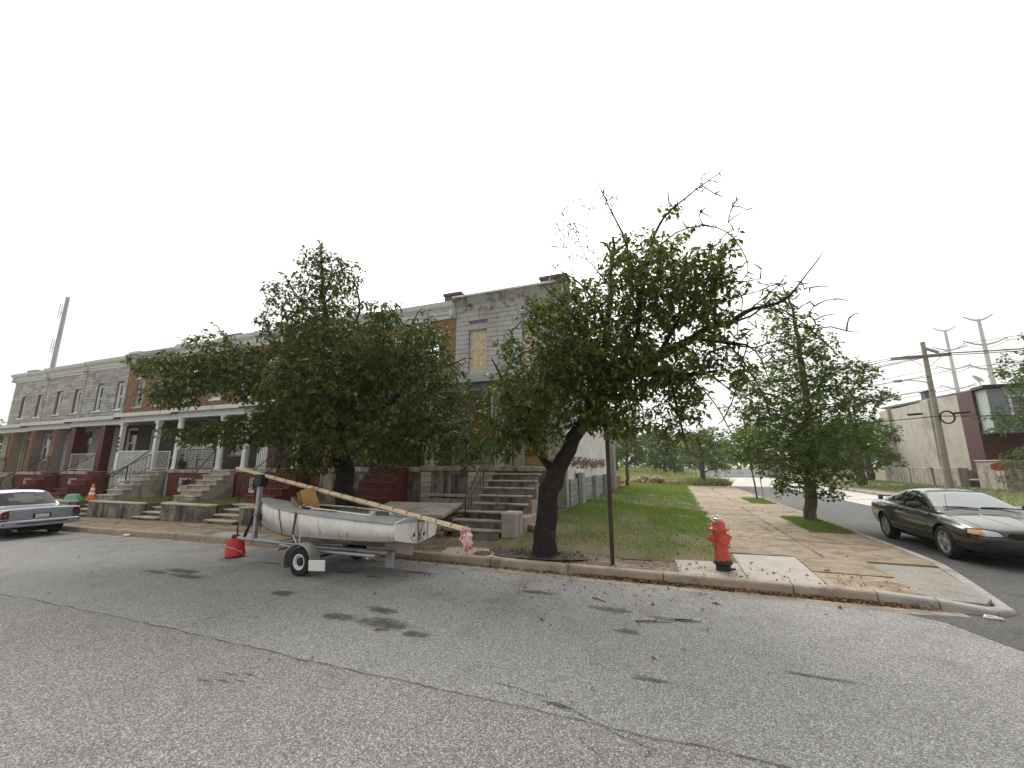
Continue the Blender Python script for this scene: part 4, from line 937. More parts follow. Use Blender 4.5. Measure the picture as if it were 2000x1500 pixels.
def tyre_wheel(par, loc, r, w, rim_r, side, rim='alloy', spokes=5, name='wheel'):
    """wheel whose outer face looks to side*y"""
    t = bpy.data.objects.new(name, None)
    prof = [(rim_r, -w * .46), (rim_r + .02, -w * .5), (r - .04, -w * .5), (r - .008, -w * .38), (r, -w * .2), (r, w * .2), (r - .008, w * .38), (r - .04, w * .5), (rim_r + .02, w * .5), (rim_r, w * .46), (rim_r - .01, 0)]
    t = MB().lathe(prof + [prof[0]], 32, (0, 0, 0), 'y', False).build(name, 'rubber', par, 40, loc)
    y = side * w * .42
    if spokes:
        MB().lathe([(rim_r + .004, y - side * .002), (rim_r + .002, y + side * .006), (rim_r - .024, y + side * .002), (rim_r - .03, y - side * .04)], 32, (0, 0, 0), 'y', False).build('rim', rim, t, 40)
        MB().lathe([(rim_r - .03, y - side * .04), (rim_r - .05, y - side * w * .35), (.02, y - side * w * .4)], 32, (0, 0, 0), 'y', False).build('rim_barrel', 'under_dark', t, 40)
    else: MB().lathe([(rim_r + .004, y), (rim_r - .022, y), (rim_r - .045, y - side * w * .35), (.02, y - side * w * .4)], 32, (0, 0, 0), 'y', False).build('rim', 'paint_white', t, 40)
    if spokes:
        mb = MB()
        for k in range(spokes):
            a = 2 * math.pi * k / spokes + .3
            q = Matrix.Rotation(a, 4, 'Y')
            P = [(-.045, 0, .03), (.045, 0, .03), (.036, 0, rim_r - .018), (-.036, 0, rim_r - .018)]
            V = [q @ Vector((p[0], y - side * .012, p[2])) for p in P] + [q @ Vector((p[0] * 1.2, y - side * .05, p[2])) for p in P]
            mb.add(V, [(0, 1, 2, 3), (7, 6, 5, 4), (0, 4, 5, 1), (1, 5, 6, 2), (2, 6, 7, 3), (3, 7, 4, 0)])
        mb.lathe([(.075, y - side * .05), (.07, y - side * .002), (.03, y + side * .006), (.001, y + side * .006)], 16, (0, 0, 0), 'y')
        mb.build('spokes', rim, t, 30)
        MB().lathe([(rim_r - .03, y - side * .10), (.001, y - side * .10)], 24, (0, 0, 0), 'y', False).build('brake_disc', 'black_trim', t)
    else:
        MB().lathe([(.075, y - side * .09), (.07, y - side * .02), (.03, y - side * .015), (.001, y - side * .015)], 16, (0, 0, 0), 'y').build('hub', 'black_trim', t)
        for k in range(5):
            a = k * 1.2566; MB().lathe([(.014, y - side * .085), (.012, y - side * .06), (.001, y - side * .06)], 6, (.055 * math.cos(a) * 1.2, 0, .055 * math.sin(a) * 1.2), 'y').build('lug_nut', 'black_trim', t)
    return t
def cyl_y(x, z, r, y0, y1, n=40): return MB().lathe([(r, y0), (r, y1)], n, (x, 0, z), 'y').mesh('c')

# ------------------------------------------------------------------ dark grey coupe parked on the side street
car = thing('parked_coupe', 'dark grey sporty two-door coupe with five-spoke wheels parked on the side street', 'car', (6.1, 12.98, 0), R(-90))
def S(zb, wb, *pts): return [(0, zb), (wb, zb)] + list(pts)
low = [(2.24, S(.30, .40, (.50, .40), (.52, .52), (.49, .60), (.36, .655), (0, .67))),
       (2.17, S(.24, .62, (.72, .38), (.74, .53), (.70, .635), (.54, .69), (0, .715))),
       (1.95, S(.20, .78, (.865, .36), (.885, .55), (.83, .69), (.68, .745), (0, .78))),
       (1.62, S(.20, .83, (.905, .36), (.925, .58), (.88, .755), (.74, .80), (0, .835))),
       (1.285, S(.20, .84, (.915, .36), (.935, .60), (.90, .80), (.76, .845), (0, .88))),
       (.85, S(.20, .84, (.90, .36), (.915, .60), (.89, .82), (.77, .89), (0, .935))),
       (.2, S(.20, .84, (.895, .36), (.91, .60), (.885, .84), (.78, .925), (0, .95))),
       (-.5, S(.20, .84, (.90, .36), (.915, .61), (.90, .86), (.80, .945), (0, .96))),
       (-.95, S(.20, .84, (.91, .38), (.94, .63), (.915, .885), (.80, .965), (0, .975))),
       (-1.285, S(.22, .84, (.915, .38), (.95, .65), (.92, .90), (.79, .975), (0, .985))),
       (-1.75, S(.25, .82, (.895, .38), (.93, .65), (.89, .90), (.76, .985), (0, 1.0))),
       (-2.15, S(.30, .76, (.84, .40), (.88, .66), (.84, .88), (.72, .975), (0, .995))),
       (-2.33, S(.36, .66, (.74, .44), (.79, .67), (.76, .84), (.64, .92), (0, .95))),
       (-2.38, S(.44, .56, (.62, .50), (.66, .68), (.63, .80), (.52, .87), (0, .89)))]
def C(x, wb, wt, zt):
    zb = min(.92, zt - .02); zm = zb + (zt - zb) * .55; wm = wb + (wt - wb) * .5
    return (x, [(0, .78), (wb, .78), (wb, zb), (wm, zm), (wt + .01, max(zb + .005, zt - .05)), (wt * .72, zt), (0, zt + .012)])
cab = [C(1.16, .66, .60, .84), C(1.02, .74, .66, .90), C(.90, .785, .68, .955), C(.5, .80, .645, 1.13), C(.12, .815, .615, 1.285), C(-.2, .82, .60, 1.335), C(-.55, .82, .59, 1.34), C(-.95, .815, .585, 1.285), C(-1.35, .80, .60, 1.165), C(-1.75, .77, .64, 1.02), C(-1.9, .72, .64, .965)]
me_l = cut_mesh(loft(low), [cyl_y(1.285, .325, .375, .58, 1.2), cyl_y(1.285, .325, .375, -1.2, -.58), cyl_y(-1.285, .325, .375, .58, 1.2), cyl_y(-1.285, .325, .375, -1.2, -.58)])
me_c = loft(cab); full = join_mesh([me_l, me_c]); bv = bvh_of(full)
obj_of(full, 'body', 'car_grey', car, 40)
decal(bv, [(-.70, .985), (.70, .985), (.62, 1.12), (.575, 1.265), (0, 1.292), (-.575, 1.265), (-.62, 1.12)], '+x', .006, 'windscreen', 'glass_wind', car, 7)
ws = decal(bv, strip([(-.72, .975), (-.63, 1.12), (-.585, 1.275), (0, 1.303), (.585, 1.275), (.63, 1.12), (.72, .975)], .022), '+x', .009, 'windscreen_seal', 'black_trim', car, 3)
for a, b in ((.62, .02), (-.05, -.6)):
    MB().tube([(.90, a, .985), (.84, (a + b) / 2, 1.005), (.845, b, 1.0)], .011, 5).build('wiper', 'black_trim', car)
for sg in ('+', '-'):
    s = 1 if sg == '+' else -1
    decal(bv, [(.66, .955), (.30, 1.13), (.03, 1.235), (-.38, 1.285), (-.44, .97)], sg + 'y', .006, 'side_window', 'glass_car', car, 6)
    decal(bv, [(-.52, .975), (-.49, 1.265), (-.80, 1.225), (-1.12, 1.10), (-1.22, 1.0)], sg + 'y', .006, 'quarter_window', 'glass_car', car, 5)
    decal(bv, strip([(.70, .93), (.3, .945), (-.5, .962), (-1.25, .985)], .02), sg + 'y', .008, 'belt_trim', 'black_trim', car, 2)
    d = decal(bv, strip([(.72, .90), (.76, .62), (.72, .30), (.4, .26), (-.4, .26), (-.60, .34), (-.64, .7), (-.52, .96)], .014), sg + 'y', .004, 'door_seam', 'under_dark', car, 2)
    decal(bv, [(-.50, .80), (-.36, .80), (-.36, .835), (-.50, .835)], sg + 'y', .014, 'door_handle', 'car_grey', car, 2)
    decal(bv, [(-.70, .78), (-.66, .80), (-.80, .50), (-.84, .47)], sg + 'y', .012, 'side_scoop', 'black_trim', car, 2)
    decal(bv, [(-.79, .78), (-.755, .80), (-.88, .53), (-.92, .50)], sg + 'y', .014, 'side_scoop', 'car_grey', car, 2)
    decal(bv, strip([(.84, .40), (0, .385), (-.82, .40)], .03), sg + 'y', .007, 'sill_crease', 'car_grey', car, 3)
    decal(bv, strip([(.80, .225), (-.80, .225)], .06), sg + 'y', .012, 'sill_skirt', 'black_trim', car, 3)
    # lamps wrap the corner, thrown from the front
    hl = decal(bv, [(s * .44, .585), (s * .50, .655), (s * .66, .675), (s * .80, .665), (s * .825, .60), (s * .66, .575)], '+x', .010, 'headlight', 'lamp_clear', car, 4)
    decal(bv, [(s * .665, .583), (s * .67, .67), (s * .80, .66), (s * .82, .605)], '+x', .014, 'turn_signal', 'amber', hl, 3)
    decal(bv, strip([(s * .42, .58), (s * .49, .67), (s * .66, .69), (s * .815, .675), (s * .84, .60), (s * .66, .565), (s * .42, .58)], .016), '+x', .012, 'lamp_bezel', 'black_trim', hl, 2)
    decal(bv, [(s * .50, .70), (s * .74, .70), (s * .74, .86), (s * .50, .86)], '-x', .008, 'tail_light', 'tail_red', car, 3)
    mir = MB().lathe([(.001, -.13), (.055, -.11), (.075, -.03), (.075, .05), (.06, .10), (.001, .11)], 14, (.52, s * .98, 1.0), 'y').build('mirror', 'black_trim', car, 60)
    MB().tube([(.56, s * .84, .955), (.53, s * .93, .985)], .025, 6).build('mirror_stalk', 'black_trim', mir)
    for xa in (1.285, -1.285): tyre_wheel(car, (xa, s * .80, .325), .325, .225, .22, s)
decal(bv, [(-.40, .575), (-.36, .645), (.36, .645), (.40, .575), (.30, .535), (-.30, .535)], '+x', .006, 'grille', 'under_dark', car, 4)
decal(bv, [(-.07, .575), (-.05, .615), (0, .625), (.05, .605), (.06, .575), (0, .56)], '+x', .014, 'grille_emblem', 'steel_bright', car, 2)
decal(bv, [(-.46, .29), (-.50, .37), (.50, .37), (.46, .29)], '+x', .006, 'lower_intake', 'under_dark', car, 4)
decal(bv, strip([(-.80, .43), (-.55, .40), (.55, .40), (.80, .43)], .012), '+x', .005, 'bumper_crease', 'under_dark', car, 2)
decal(bv, strip([(2.10, -.60), (1.6, -.66), (1.05, -.70)], .008), '+z', .003, 'bonnet_seam', 'under_dark', car, 2); decal(bv, strip([(2.10, .60), (1.6, .66), (1.05, .70)], .008), '+z', .003, 'bonnet_seam', 'under_dark', car, 2)
for s in (-1, 1): decal(bv, strip([(1.95, s * .16), (1.4, s * .22), (1.1, s * .28)], .02), '+z', .005, 'bonnet_crease', 'car_grey', car, 3)
sp = MB().box(-2.30, -2.14, -.62, .62, 1.035, 1.06, .012).box(-2.28, -2.18, -.60, -.52, .94, 1.035).box(-2.28, -2.18, .52, .60, .94, 1.035).build('rear_spoiler', 'car_grey', car)
MB().tube([(1.02, -.62, .92), (1.04, -.63, 1.28)], .004, 5).build('antenna', 'black_trim', car)
MB().box(-1.9, 1.9, -.6, .6, .16, .3).build('underbody', 'under_dark', car)

# ------------------------------------------------------------------ silver boxy coupe on the main street, tail to the camera
cs = thing('parked_saloon', 'old boxy silver car with a white vinyl roof parked at the kerb', 'car', (-19.62, 6.70, gz(-19)), R(180))
cs.scale = (1, .94, .94)
low2 = [(2.55, S(.42, .72, (.80, .48), (.82, .62), (.80, .74), (.72, .78), (0, .80))),
        (2.45, S(.34, .80, (.87, .46), (.89, .62), (.87, .80), (.80, .84), (0, .86))),
        (1.5, S(.26, .84, (.89, .42), (.91, .62), (.89, .84), (.82, .88), (0, .91))),
        (.6, S(.24, .84, (.89, .42), (.91, .62), (.89, .85), (.82, .90), (0, .93))),
        (-.8, S(.24, .84, (.89, .42), (.91, .62), (.89, .86), (.83, .91), (0, .94))),
        (-1.5, S(.26, .84, (.89, .42), (.91, .62), (.89, .87), (.82, .915), (0, .945))),
        (-2.2, S(.34, .82, (.88, .44), (.90, .62), (.885, .85), (.81, .895), (0, .925))),
        (-2.40, S(.38, .82, (.88, .46), (.90, .62), (.885, .84), (.81, .885), (0, .91))),
        (-2.42, S(.40, .80, (.86, .48), (.88, .62), (.865, .83), (.79, .872), (0, .895)))]
def C2(x, wb, wt, zt): return (x, [(0, .82), (wb, .82), (wb, .90), ((wb + wt) / 2 + .01, (.9 + zt) / 2), (wt + .015, max(.905, zt - .05)), (wt * .85, zt), (0, zt + .02)])
cab2 = [C2(1.0, .78, .74, .92), C2(.9, .80, .73, .95), C2(.35, .80, .66, 1.28), C2(.25, .80, .655, 1.33), C2(-.3, .80, .65, 1.375), C2(-.85, .80, .65, 1.365), C2(-.98, .80, .655, 1.33), C2(-1.45, .79, .70, 1.0), C2(-1.55, .77, .71, .92)]
m2 = cut_mesh(loft(low2), [cyl_y(1.36, .33, .36, .6, 1.2), cyl_y(1.36, .33, .36, -1.2, -.6), cyl_y(-1.36, .33, .36, .6, 1.2), cyl_y(-1.36, .33, .36, -1.2, -.6)])
c2 = loft(cab2); obj_of(m2, 'body', 'car_silver', cs, 40); ro = obj_of(c2, 'roof', 'vinyl_white', cs, 40)
bl_, bc_ = bvh_of(m2), bvh_of(c2)
rw = decal(bc_, [(-.66, .945), (.66, .945), (.645, 1.08), (.605, 1.285), (0, 1.315), (-.605, 1.285), (-.645, 1.08)], '-x', .008, 'rear_window', 'glass_smoke', cs, 6)
decal(bc_, [(-.36, 1.06), (-.40, 1.17), (-.22, 1.17), (-.20, 1.26), (.22, 1.26), (.24, 1.16), (.40, 1.15), (.36, 1.05), (.16, 1.06), (.14, 1.0), (-.16, 1.0), (-.18, 1.06)], '-x', .014, 'window_pale_patch', 'matte_pale', rw, 3)  # pale matte patch over the middle of the dark rear window
decal(bc_, strip([(-.69, .93), (-.67, 1.08), (-.63, 1.30), (0, 1.332), (.63, 1.30), (.67, 1.08), (.69, .93)], .028), '-x', .012, 'window_trim', 'chrome', rw, 3)
for sg in ('+', '-'):
    s = 1 if sg == '+' else -1
    decal(bc_, [(.72, .94), (.30, 1.26), (-.35, 1.30), (-.38, .94)], sg + 'y', .008, 'side_window', 'glass_car', cs, 4)
    decal(bc_, [(-.50, .95), (-.50, 1.27), (-.70, 1.26), (-.82, .96)], sg + 'y', .008, 'quarter_window', 'glass_car', cs, 3)
    tl = decal(bl_, [(s * .70, .61), (s * .70, .845), (s * .79, .845), (s * .865, .79), (s * .872, .61)], '-x', .016, 'tail_light', 'tail_red', cs, 3)
    decal(bl_, strip([(s * .69, .60), (s * .69, .858), (s * .80, .858), (s * .878, .80), (s * .884, .60), (s * .69, .60)], .022), '-x', .022, 'lamp_surround', 'chrome', tl, 2)
    decal(bl_, [(s * .765, .70), (s * .765, .73), (s * .795, .73), (s * .795, .70)], '-x', .028, 'reflector', 'steel_bright', tl, 1)
    for xa in (1.36, -1.36): tyre_wheel(cs, (xa, s * .78, .33), .335, .21, .20, s, 'steel_bright', 0)
    MB().box(-1.0, 1.0, s * .905, s * .925, .40, .43, .004).build('side_moulding', 'chrome', cs)
    decal(bl_, [(s * .70, .555), (s * .70, .592), (s * .875, .592), (s * .875, .555)], '-x', .018, 'bumper_filler', 'black_trim', cs, 2)
bm2 = loft([(-2.36, S(.36, .86, (.90, .40), (.905, .46), (.90, .54), (.86, .565), (0, .565))), (-2.50, S(.36, .84, (.88, .40), (.885, .46), (.88, .54), (.84, .565), (0, .565))), (-2.56, S(.38, .80, (.84, .42), (.845, .46), (.84, .525), (.80, .548), (0, .55)))], 2)
bo = obj_of(bm2, 'bumper', 'car_silver', cs, 40); bbv = bvh_of(bm2)
decal(bbv, strip([(-.84, .475), (.84, .475)], .035), '-x', .006, 'bumper_strip', 'black_trim', bo, 3)
lr = decal(bl_, [(-.20, .60), (.20, .60), (.20, .735), (-.20, .735)], '-x', .004, 'plate_recess', 'under_dark', cs, 2)
decal(bl_, [(-.155, .605), (.155, .605), (.155, .715), (-.155, .715)], '-x', .014, 'number_plate', 'plate_blank', lr, 2)
decal(bl_, strip([(-.69, .585), (.69, .585)], .02), '-x', .010, 'panel_trim', 'chrome', cs, 3)
MB().box(-2.2, 2.2, -.62, .62, .2, .34).build('underbody', 'under_dark', cs); MB().tube([(-2.1, .5, .28), (-2.45, .5, .27)], .03, 8).build('exhaust', 'galv', cs)

# ------------------------------------------------------------------ sailing dinghy on its road trailer
tr = thing('boat_trailer', 'galvanised single-axle boat trailer with white wheel rims and silver mudguards', 'trailer', (-6.2, 6.53, 0))
def T(*p): return [(a + 6.2, b - 6.53, c) for a, b, c in p]
MB().tube(T((-8.95, 6.55, .36), (-8.2, 6.55, .355), (-6.4, 6.53, .33), (-4.9, 6.53, .34)), .045, 10).build('drawbar', 'galv', tr)
MB().box(-2.75, -2.62, -.045, .085, .33, .43, .02).build('coupling', 'iron_rusty', tr); MB().tube(T((-8.85, 6.55, .42), (-8.87, 6.55, .62)), .016, 6).build('jockey_handle', 'iron_black', tr)
po = MB().box(-2.17, -2.09, -.03, .07, .36, 1.48, .012).build('winch_post', 'galv', tr)
MB().add([(-2.17, -.01, 1.0), (-2.17, .04, 1.0), (-2.45, .04, .40), (-2.45, -.01, .40), (-2.40, -.01, .40), (-2.40, .04, .40)], [(0, 1, 2, 3), (0, 3, 4), (1, 5, 2), (2, 5, 4, 3), (0, 4, 5, 1)]).build('post_brace', 'iron_black', po)
MB().box(-2.24, -2.03, -.08, .13, 1.44, 1.70, .03).build('post_cap', 'black_trim', po); MB().lathe([(.06, -.06), (.06, .06)], 12, (-2.02, .02, .82), 'y').build('winch_drum', 'black_trim', po)
MB().tube([(-2.13, -.06, .86), (-2.13, .12, .86), (-1.98, .12, .84)], .02, 6).build('strap_ring', 'galv', po)
MB().tube([(0, -.74, .238), (0, .74, .238)], .028, 8).build('axle', 'iron_rusty', tr)
for yy in (-.42, .42): MB().tube([(-1.2, yy * .3, .34), (-.2, yy, .36), (1.35, yy, .37)], .032, 8).build('side_rail', 'galv', tr)
for xx in (-.9, 1.2): MB().box(xx - .03, xx + .03, -.45, .45, .30, .35, .01).build('cross_member', 'galv', tr)
for yy in (-.3, .3): MB().box(.9, 1.5, yy - .05, yy + .05, .385, .44, .012).build('bunk', 'wood_grey', tr)
MB().box(1.26, 1.44, -.04, .04, .08, .38, .02).build('rear_leg', 'galv', tr)
for s in (-1, 1):
    tyre_wheel(tr, (0, s * .70, .238), .238, .14, .135, s, 'paint_white', 0)
    mb = MB(); n = 14; V = []; F = []
    for k in range(n + 1):
        a = R(205 - 215 * k / n); rr_ = .295 + .02 * (k / n)
        for yy in (s * .60, s * .82): V.append((math.cos(a) * rr_ * 1.05, yy, .245 + math.sin(a) * rr_))
        for yy in (s * .82, s * .60): V.append((math.cos(a) * (rr_ - .012) * 1.05, yy, .245 + math.sin(a) * (rr_ - .012)))
    for k in range(n):
        o = 4 * k
        for j in range(4): F.append((o + j, o + (j + 1) % 4, o + 4 + (j + 1) % 4, o + 4 + j))
    F += [(0, 1, 2, 3), (4 * n + 3, 4 * n + 2, 4 * n + 1, 4 * n)]
    mb.add(V, F); fe = mb.build('mudguard', 'steel_bright', tr, 30)
    mb = MB().box(.31, .66, s * .80, s * .83, .11, .28, .006, Matrix.Rotation(R(-4), 4, 'Y')).build('mud_flap', 'paint_white', fe)
    MB().tube([(-.05, s * .74, .53), (-.06, s * .72, .84)], .009, 5).build('tie_strap_hook', 'steel_bright', fe)

bt = thing('sailing_dinghy', 'grimy white sailing dinghy with grey deck sitting on a trailer', 'boat', (-6.35, 6.54, 0))
bt.rotation_euler = (R(-4.0), 0, R(-.6))
def hs(x, g, zg, c, zc, zk, m=.5): return (x, [(0, zk), (c * .55, zk + (zc - zk) * .42), (c, zc), ((c + g) / 2 + .025, zc + (zg - zc) * .5), (g, zg)])
HS = [(2.0, .66, .915, .60, .64, .55), (1.4, .70, .935, .635, .615, .51), (.6, .715, .975, .63, .60, .48), (-.3, .68, 1.02, .56, .59, .46), (-1.0, .53, 1.08, .39, .62, .47), (-1.55, .30, 1.14, .18, .69, .54), (-1.82, .13, 1.185, .06, .755, .62), (-1.95, .02, 1.215, .012, .90, .76)]
HS.sort()
def hull_at(x):                          # smooth stations between the given ones
    i = max(k for k in range(len(HS) - 1) if HS[k][0] <= x + 1e-6); p0, p1, p2, p3 = HS[max(i - 1, 0)], HS[i], HS[i + 1], HS[min(i + 2, len(HS) - 1)]
    t = (x - p1[0]) / (p2[0] - p1[0]); o = [x]
    for k in range(1, 6):
        m1 = (p2[k] - p0[k]) / (p2[0] - p0[0]) * (p2[0] - p1[0]); m2 = (p3[k] - p1[k]) / (p3[0] - p1[0]) * (p2[0] - p1[0])
        o.append((2 * t ** 3 - 3 * t * t + 1) * p1[k] + (t ** 3 - 2 * t * t + t) * m1 + (3 * t * t - 2 * t ** 3) * p2[k] + (t ** 3 - t * t) * m2)
    return o
hx = [hs(*hull_at(x)) for x in lin_s(-1.95, 2.0, 34)]
def skin(name, mat, cols):
    V = []; F = []; n = len(cols)
    for x, half in hx: ring = [(x, -y, z) for y, z in reversed(half)] + [(x, y, z) for y, z in half[1:]]; V += [ring[c] for c in cols]
    for i in range(len(hx) - 1):
        for j in range(n - 1): F.append((i * n + j, i * n + j + 1, (i + 1) * n + j + 1, (i + 1) * n + j))
    o = MB().add(V, F).build(name, mat, bt, 50); md = o.modifiers.new('t', 'SOLIDIFY'); md.thickness = .014; md.offset = -1; return o
hu = skin('hull', 'gelcoat', [0, 1, 2]); h2 = skin('hull', 'gelcoat', [6, 7, 8]); skin('hull_bottom', 'boat_bottom', [2, 3, 4, 5, 6])
tz = [(-.655, .915), (-.645, .78), (-.60, .635), (-.30, .575), (0, .535), (.30, .575), (.60, .635), (.645, .78), (.655, .915), (.3, .985), (0, 1.01), (-.3, .985)]
to = MB().prism([(a, b) for a, b in tz], 1.985, 2.02, 'x').build('transom', 'gelcoat', bt)
MB().prism([(-.655, .90), (.655, .90), (.3, .985), (0, 1.012), (-.3, .985)], 2.022, 2.03, 'x').build('transom_cap', 'boat_deck', to)
for yy in (-.115, .19):
    q = MB().lathe([(.088, 2.022), (.088, 2.045), (.068, 2.045), (.066, 2.035)], 24, (0, yy, .685), 'x').build('drain_port', 'cornice_white', to)
    MB().lathe([(.066, 2.034), (.001, 2.036)], 24, (0, yy, .685), 'x', False).build('port_flap', 'glass_smoke', q)
MB().box(2.03, 2.06, .02, .06, .54, .80, .006).build('rudder_gudgeon', 'steel_bright', to); MB().box(2.03, 2.05, .0, .09, .93, .985, .006).build('rudder_bracket', 'galv', to)
def gl(x):                               # gunwale half width and height
    hs_ = sorted((h[0], h[1], h[2]) for h in HS)
    for a, b in zip(hs_[:-1], hs_[1:]):
        if a[0] <= x <= b[0]: t = (x - a[0]) / (b[0] - a[0]); return a[1] + (b[1] - a[1]) * t, a[2] + (b[2] - a[2]) * t
    return hs_[-1][1], hs_[-1][2]
# deck: foredeck, side decks, aft deck
xs = lin_s(-1.93, 1.98, 34); V = []; F = []
def inner(x):
    if x < -.62: return 0.0
    if x < -.15: return .50 * math.sqrt(max(0, (x + .62) / .47)) * .98
    if x < 1.35: return .50
    return 0.0
for x in xs:
    g, z = gl(x); i_ = min(inner(x), g - .06); cr = .045 * (g / .7)
    V += [(x, g - .012, z + .006), (x, (g + i_) / 2, z + .006 + cr * .5), (x, i_, z + cr), (x, -i_, z + cr), (x, -(g + i_) / 2, z + .006 + cr * .5), (x, -(g - .012), z + .006)]
for k in range(len(xs) - 1):
    a = 6 * k; b = a + 6
    for j in (0, 1, 3, 4): F.append((a + j, a + j + 1, b + j + 1, b + j))
    if inner(xs[k]) == 0 and inner(xs[k + 1]) == 0 or xs[k] >= 1.35 or xs[k + 1] <= -.62: F.append((a + 2, a + 3, b + 3, b + 2))
dk = MB().add(V, F).build('deck', 'boat_deck', bt, 60)
for s in (-1, 1):
    MB().tube([(x, s * (gl(x)[0] + .012), gl(x)[1] - .012) for x in lin_s(-1.93, 2.0, 22)], .021, 6).build('rub_rail', 'boat_deck', bt, 60)
    MB().tube([(x, s * min(inner(x) + .01, gl(x)[0] - .05), gl(x)[1] + .065) for x in lin_s(-.6, 1.34, 20)], .016, 6).build('coaming', 'gelcoat', bt, 60)
    for xx in (.55, 1.05): MB().box(xx, xx + .12, s * .40, s * .52, .70, 1.02, .02).build('side_knee', 'gelcoat', bt)
MB().box(.35, .62, -.50, .50, .80, .83, .008).build('thwart', 'gelcoat', bt); MB().box(-.3, .6, -.06, .06, .46, .84, .015).build('centreboard_case', 'gelcoat', bt)
MB().box(-.5, 1.6, -.42, .42, .565, .58).build('cockpit_sole', 'boat_deck', bt)
# splash coaming boards forming a V on the foredeck
for s in (-1, 1):
    MB().add([(-1.12, .0, 1.12), (-.45, s * .42, 1.03), (-.45, s * .42, 1.12), (-1.12, 0, 1.25), (-1.14, s * .015, 1.12), (-.47, s * .44, 1.03), (-.47, s * .44, 1.12), (-1.14, s * .015, 1.25)], [(0, 1, 2, 3), (7, 6, 5, 4), (3, 2, 6, 7), (0, 4, 5, 1), (1, 5, 6, 2)]).build('splash_board', 'canvas_brown', bt)
cb = thing('varnished_board', 'varnished plywood board propped upright in the dinghy cockpit', 'board', (-6.74, 6.55, .90))
MB().box(-.19, .19, -.018, .018, 0, .56, .01, Matrix.Rotation(R(-14), 4, 'Y') @ Matrix.Rotation(R(12), 4, 'X')).build('panel', 'plywood', cb)
MB().box(-.27, -.205, -.03, .02, .02, .54, .01, Matrix.Rotation(R(-14), 4, 'Y') @ Matrix.Rotation(R(12), 4, 'X')).build('edge_batten', 'wood_brown', cb)
MB().lathe([(.012, -.024), (.012, .0)], 10, (-.02, -.07, .40), 'y').build('bolt_hole', 'under_dark', cb)
# rigging over the hull side
for x in (-1.75, -.72): MB().tube([(x, -gl(x)[0] - .02, gl(x)[1]), (x + .04, -gl(x)[0] - .01, gl(x)[1] - .2), (x + .03, -gl(x)[0] * .82, .56)], .008, 5).build('rope', 'black_trim', bt)
MB().box(-.20, -.15, -.70, -.695, .60, 1.03, .002).build('tie_strap', 'black_trim', bt)
MB().tube([(-.17, -.70, .60), (.0, -.72, .44)], .008, 5).build('strap_chain', 'steel_bright', bt)
cl = MB().box(-.22, -.02, -.58, -.50, 1.06, 1.11, .02).build('cleat', 'black_trim', bt); MB().tube([(-.3, -.52, 1.09), (.1, -.60, 1.10)], .012, 6).build('cleat_bar', 'steel_bright', cl)
MB().tube([(.1, -.55, 1.05), (1.0, -.50, 1.03)], .006, 5).build('rope', 'black_trim', bt)
for dy in (-.03, .05): MB().tube([(2.05, .02 + dy, 1.03), (2.07, -.02 + dy * 1.5, .8), (2.06, .02 - dy, .56)], .007, 5).build('rope', 'iron_rusty', bt)
MB().tube([(2.04, .28, 1.0), (2.05, .29, .58)], .006, 5).build('rope', 'iron_rusty', bt)
MB().box(1.35, 1.95, -.012, .012, .34, .53, .004).build('skeg', 'boat_bottom', bt)
ms = thing('mast', 'long pale wooden mast lashed over the dinghy with a rag on its end', 'mast', (-9.2, 6.6, 1.83))
A, B = Vector((0, 0, 0)), Vector((5.92, -.06, -1.02))
MB().tube([A, A.lerp(B, .33), A.lerp(B, .66), B], [.032, .045, .050, .042], 12).build('spar', 'wood_pole', ms, 50)
MB().tube([A.lerp(B, .27) + Vector((0, -.055, .01)), B + Vector((-.1, -.045, .0))], .014, 6).build('boom_batten', 'wood_pole', ms)
for k in range(15):
    p = A.lerp(B, .22 + .052 * k); d = (B - A).normalized()
    MB().tube([p + d * (.03 * math.cos(a)) + Vector((0, math.cos(a), 0)) * .055 + Vector((0, 0, math.sin(a))) * .055 for a in lin_s(0, 6.283, 12)], .006, 4).build('lashing', 'iron_rusty', ms)
# rag at the end
rg = thing('rag_flag', 'pink and red stained rag hanging from the mast end', 'rag', (-3.33, 6.53, .80))
V = []; F = []; r_ = random.Random(4); nu, nv = 9, 12
for j in range(nv):
    for i in range(nu):
        u = i / (nu - 1) - .5; v = j / (nv - 1)
        V.append((u * (.10 + .05 * math.sin(v * 2.5)) + .03 * v, .035 * math.sin(u * 13 + v * 3) + .02 * math.sin(v * 8), .05 - v * .44 + .03 * math.cos(u * 9) + (.05 if i in (0, nu - 1) and j > 8 else 0)))
F = [(j * nu + i, j * nu + i + 1, (j + 1) * nu + i + 1, (j + 1) * nu + i) for j in range(nv - 1) for i in range(nu - 1)]
o = MB().add(V, F).build('cloth', 'cloth_pink', rg, 80); md = o.modifiers.new('t', 'SOLIDIFY'); md.thickness = .006
V2 = [(x * 1.5 - .03 + .02 * math.sin(z * 30), y - .03, z * .62 + .03) for x, y, z in V]
o = MB().add(V2, F).build('cloth', 'cloth_pink', rg, 80); md = o.modifiers.new('t', 'SOLIDIFY'); md.thickness = .006
MB().tube([(-.05, -.05, .0), (.0, -.06, .05), (.06, 0, .03), (.0, .06, .0), (-.05, -.02, -.02)], .018, 6).build('knot', 'cloth_pink', rg, 60)
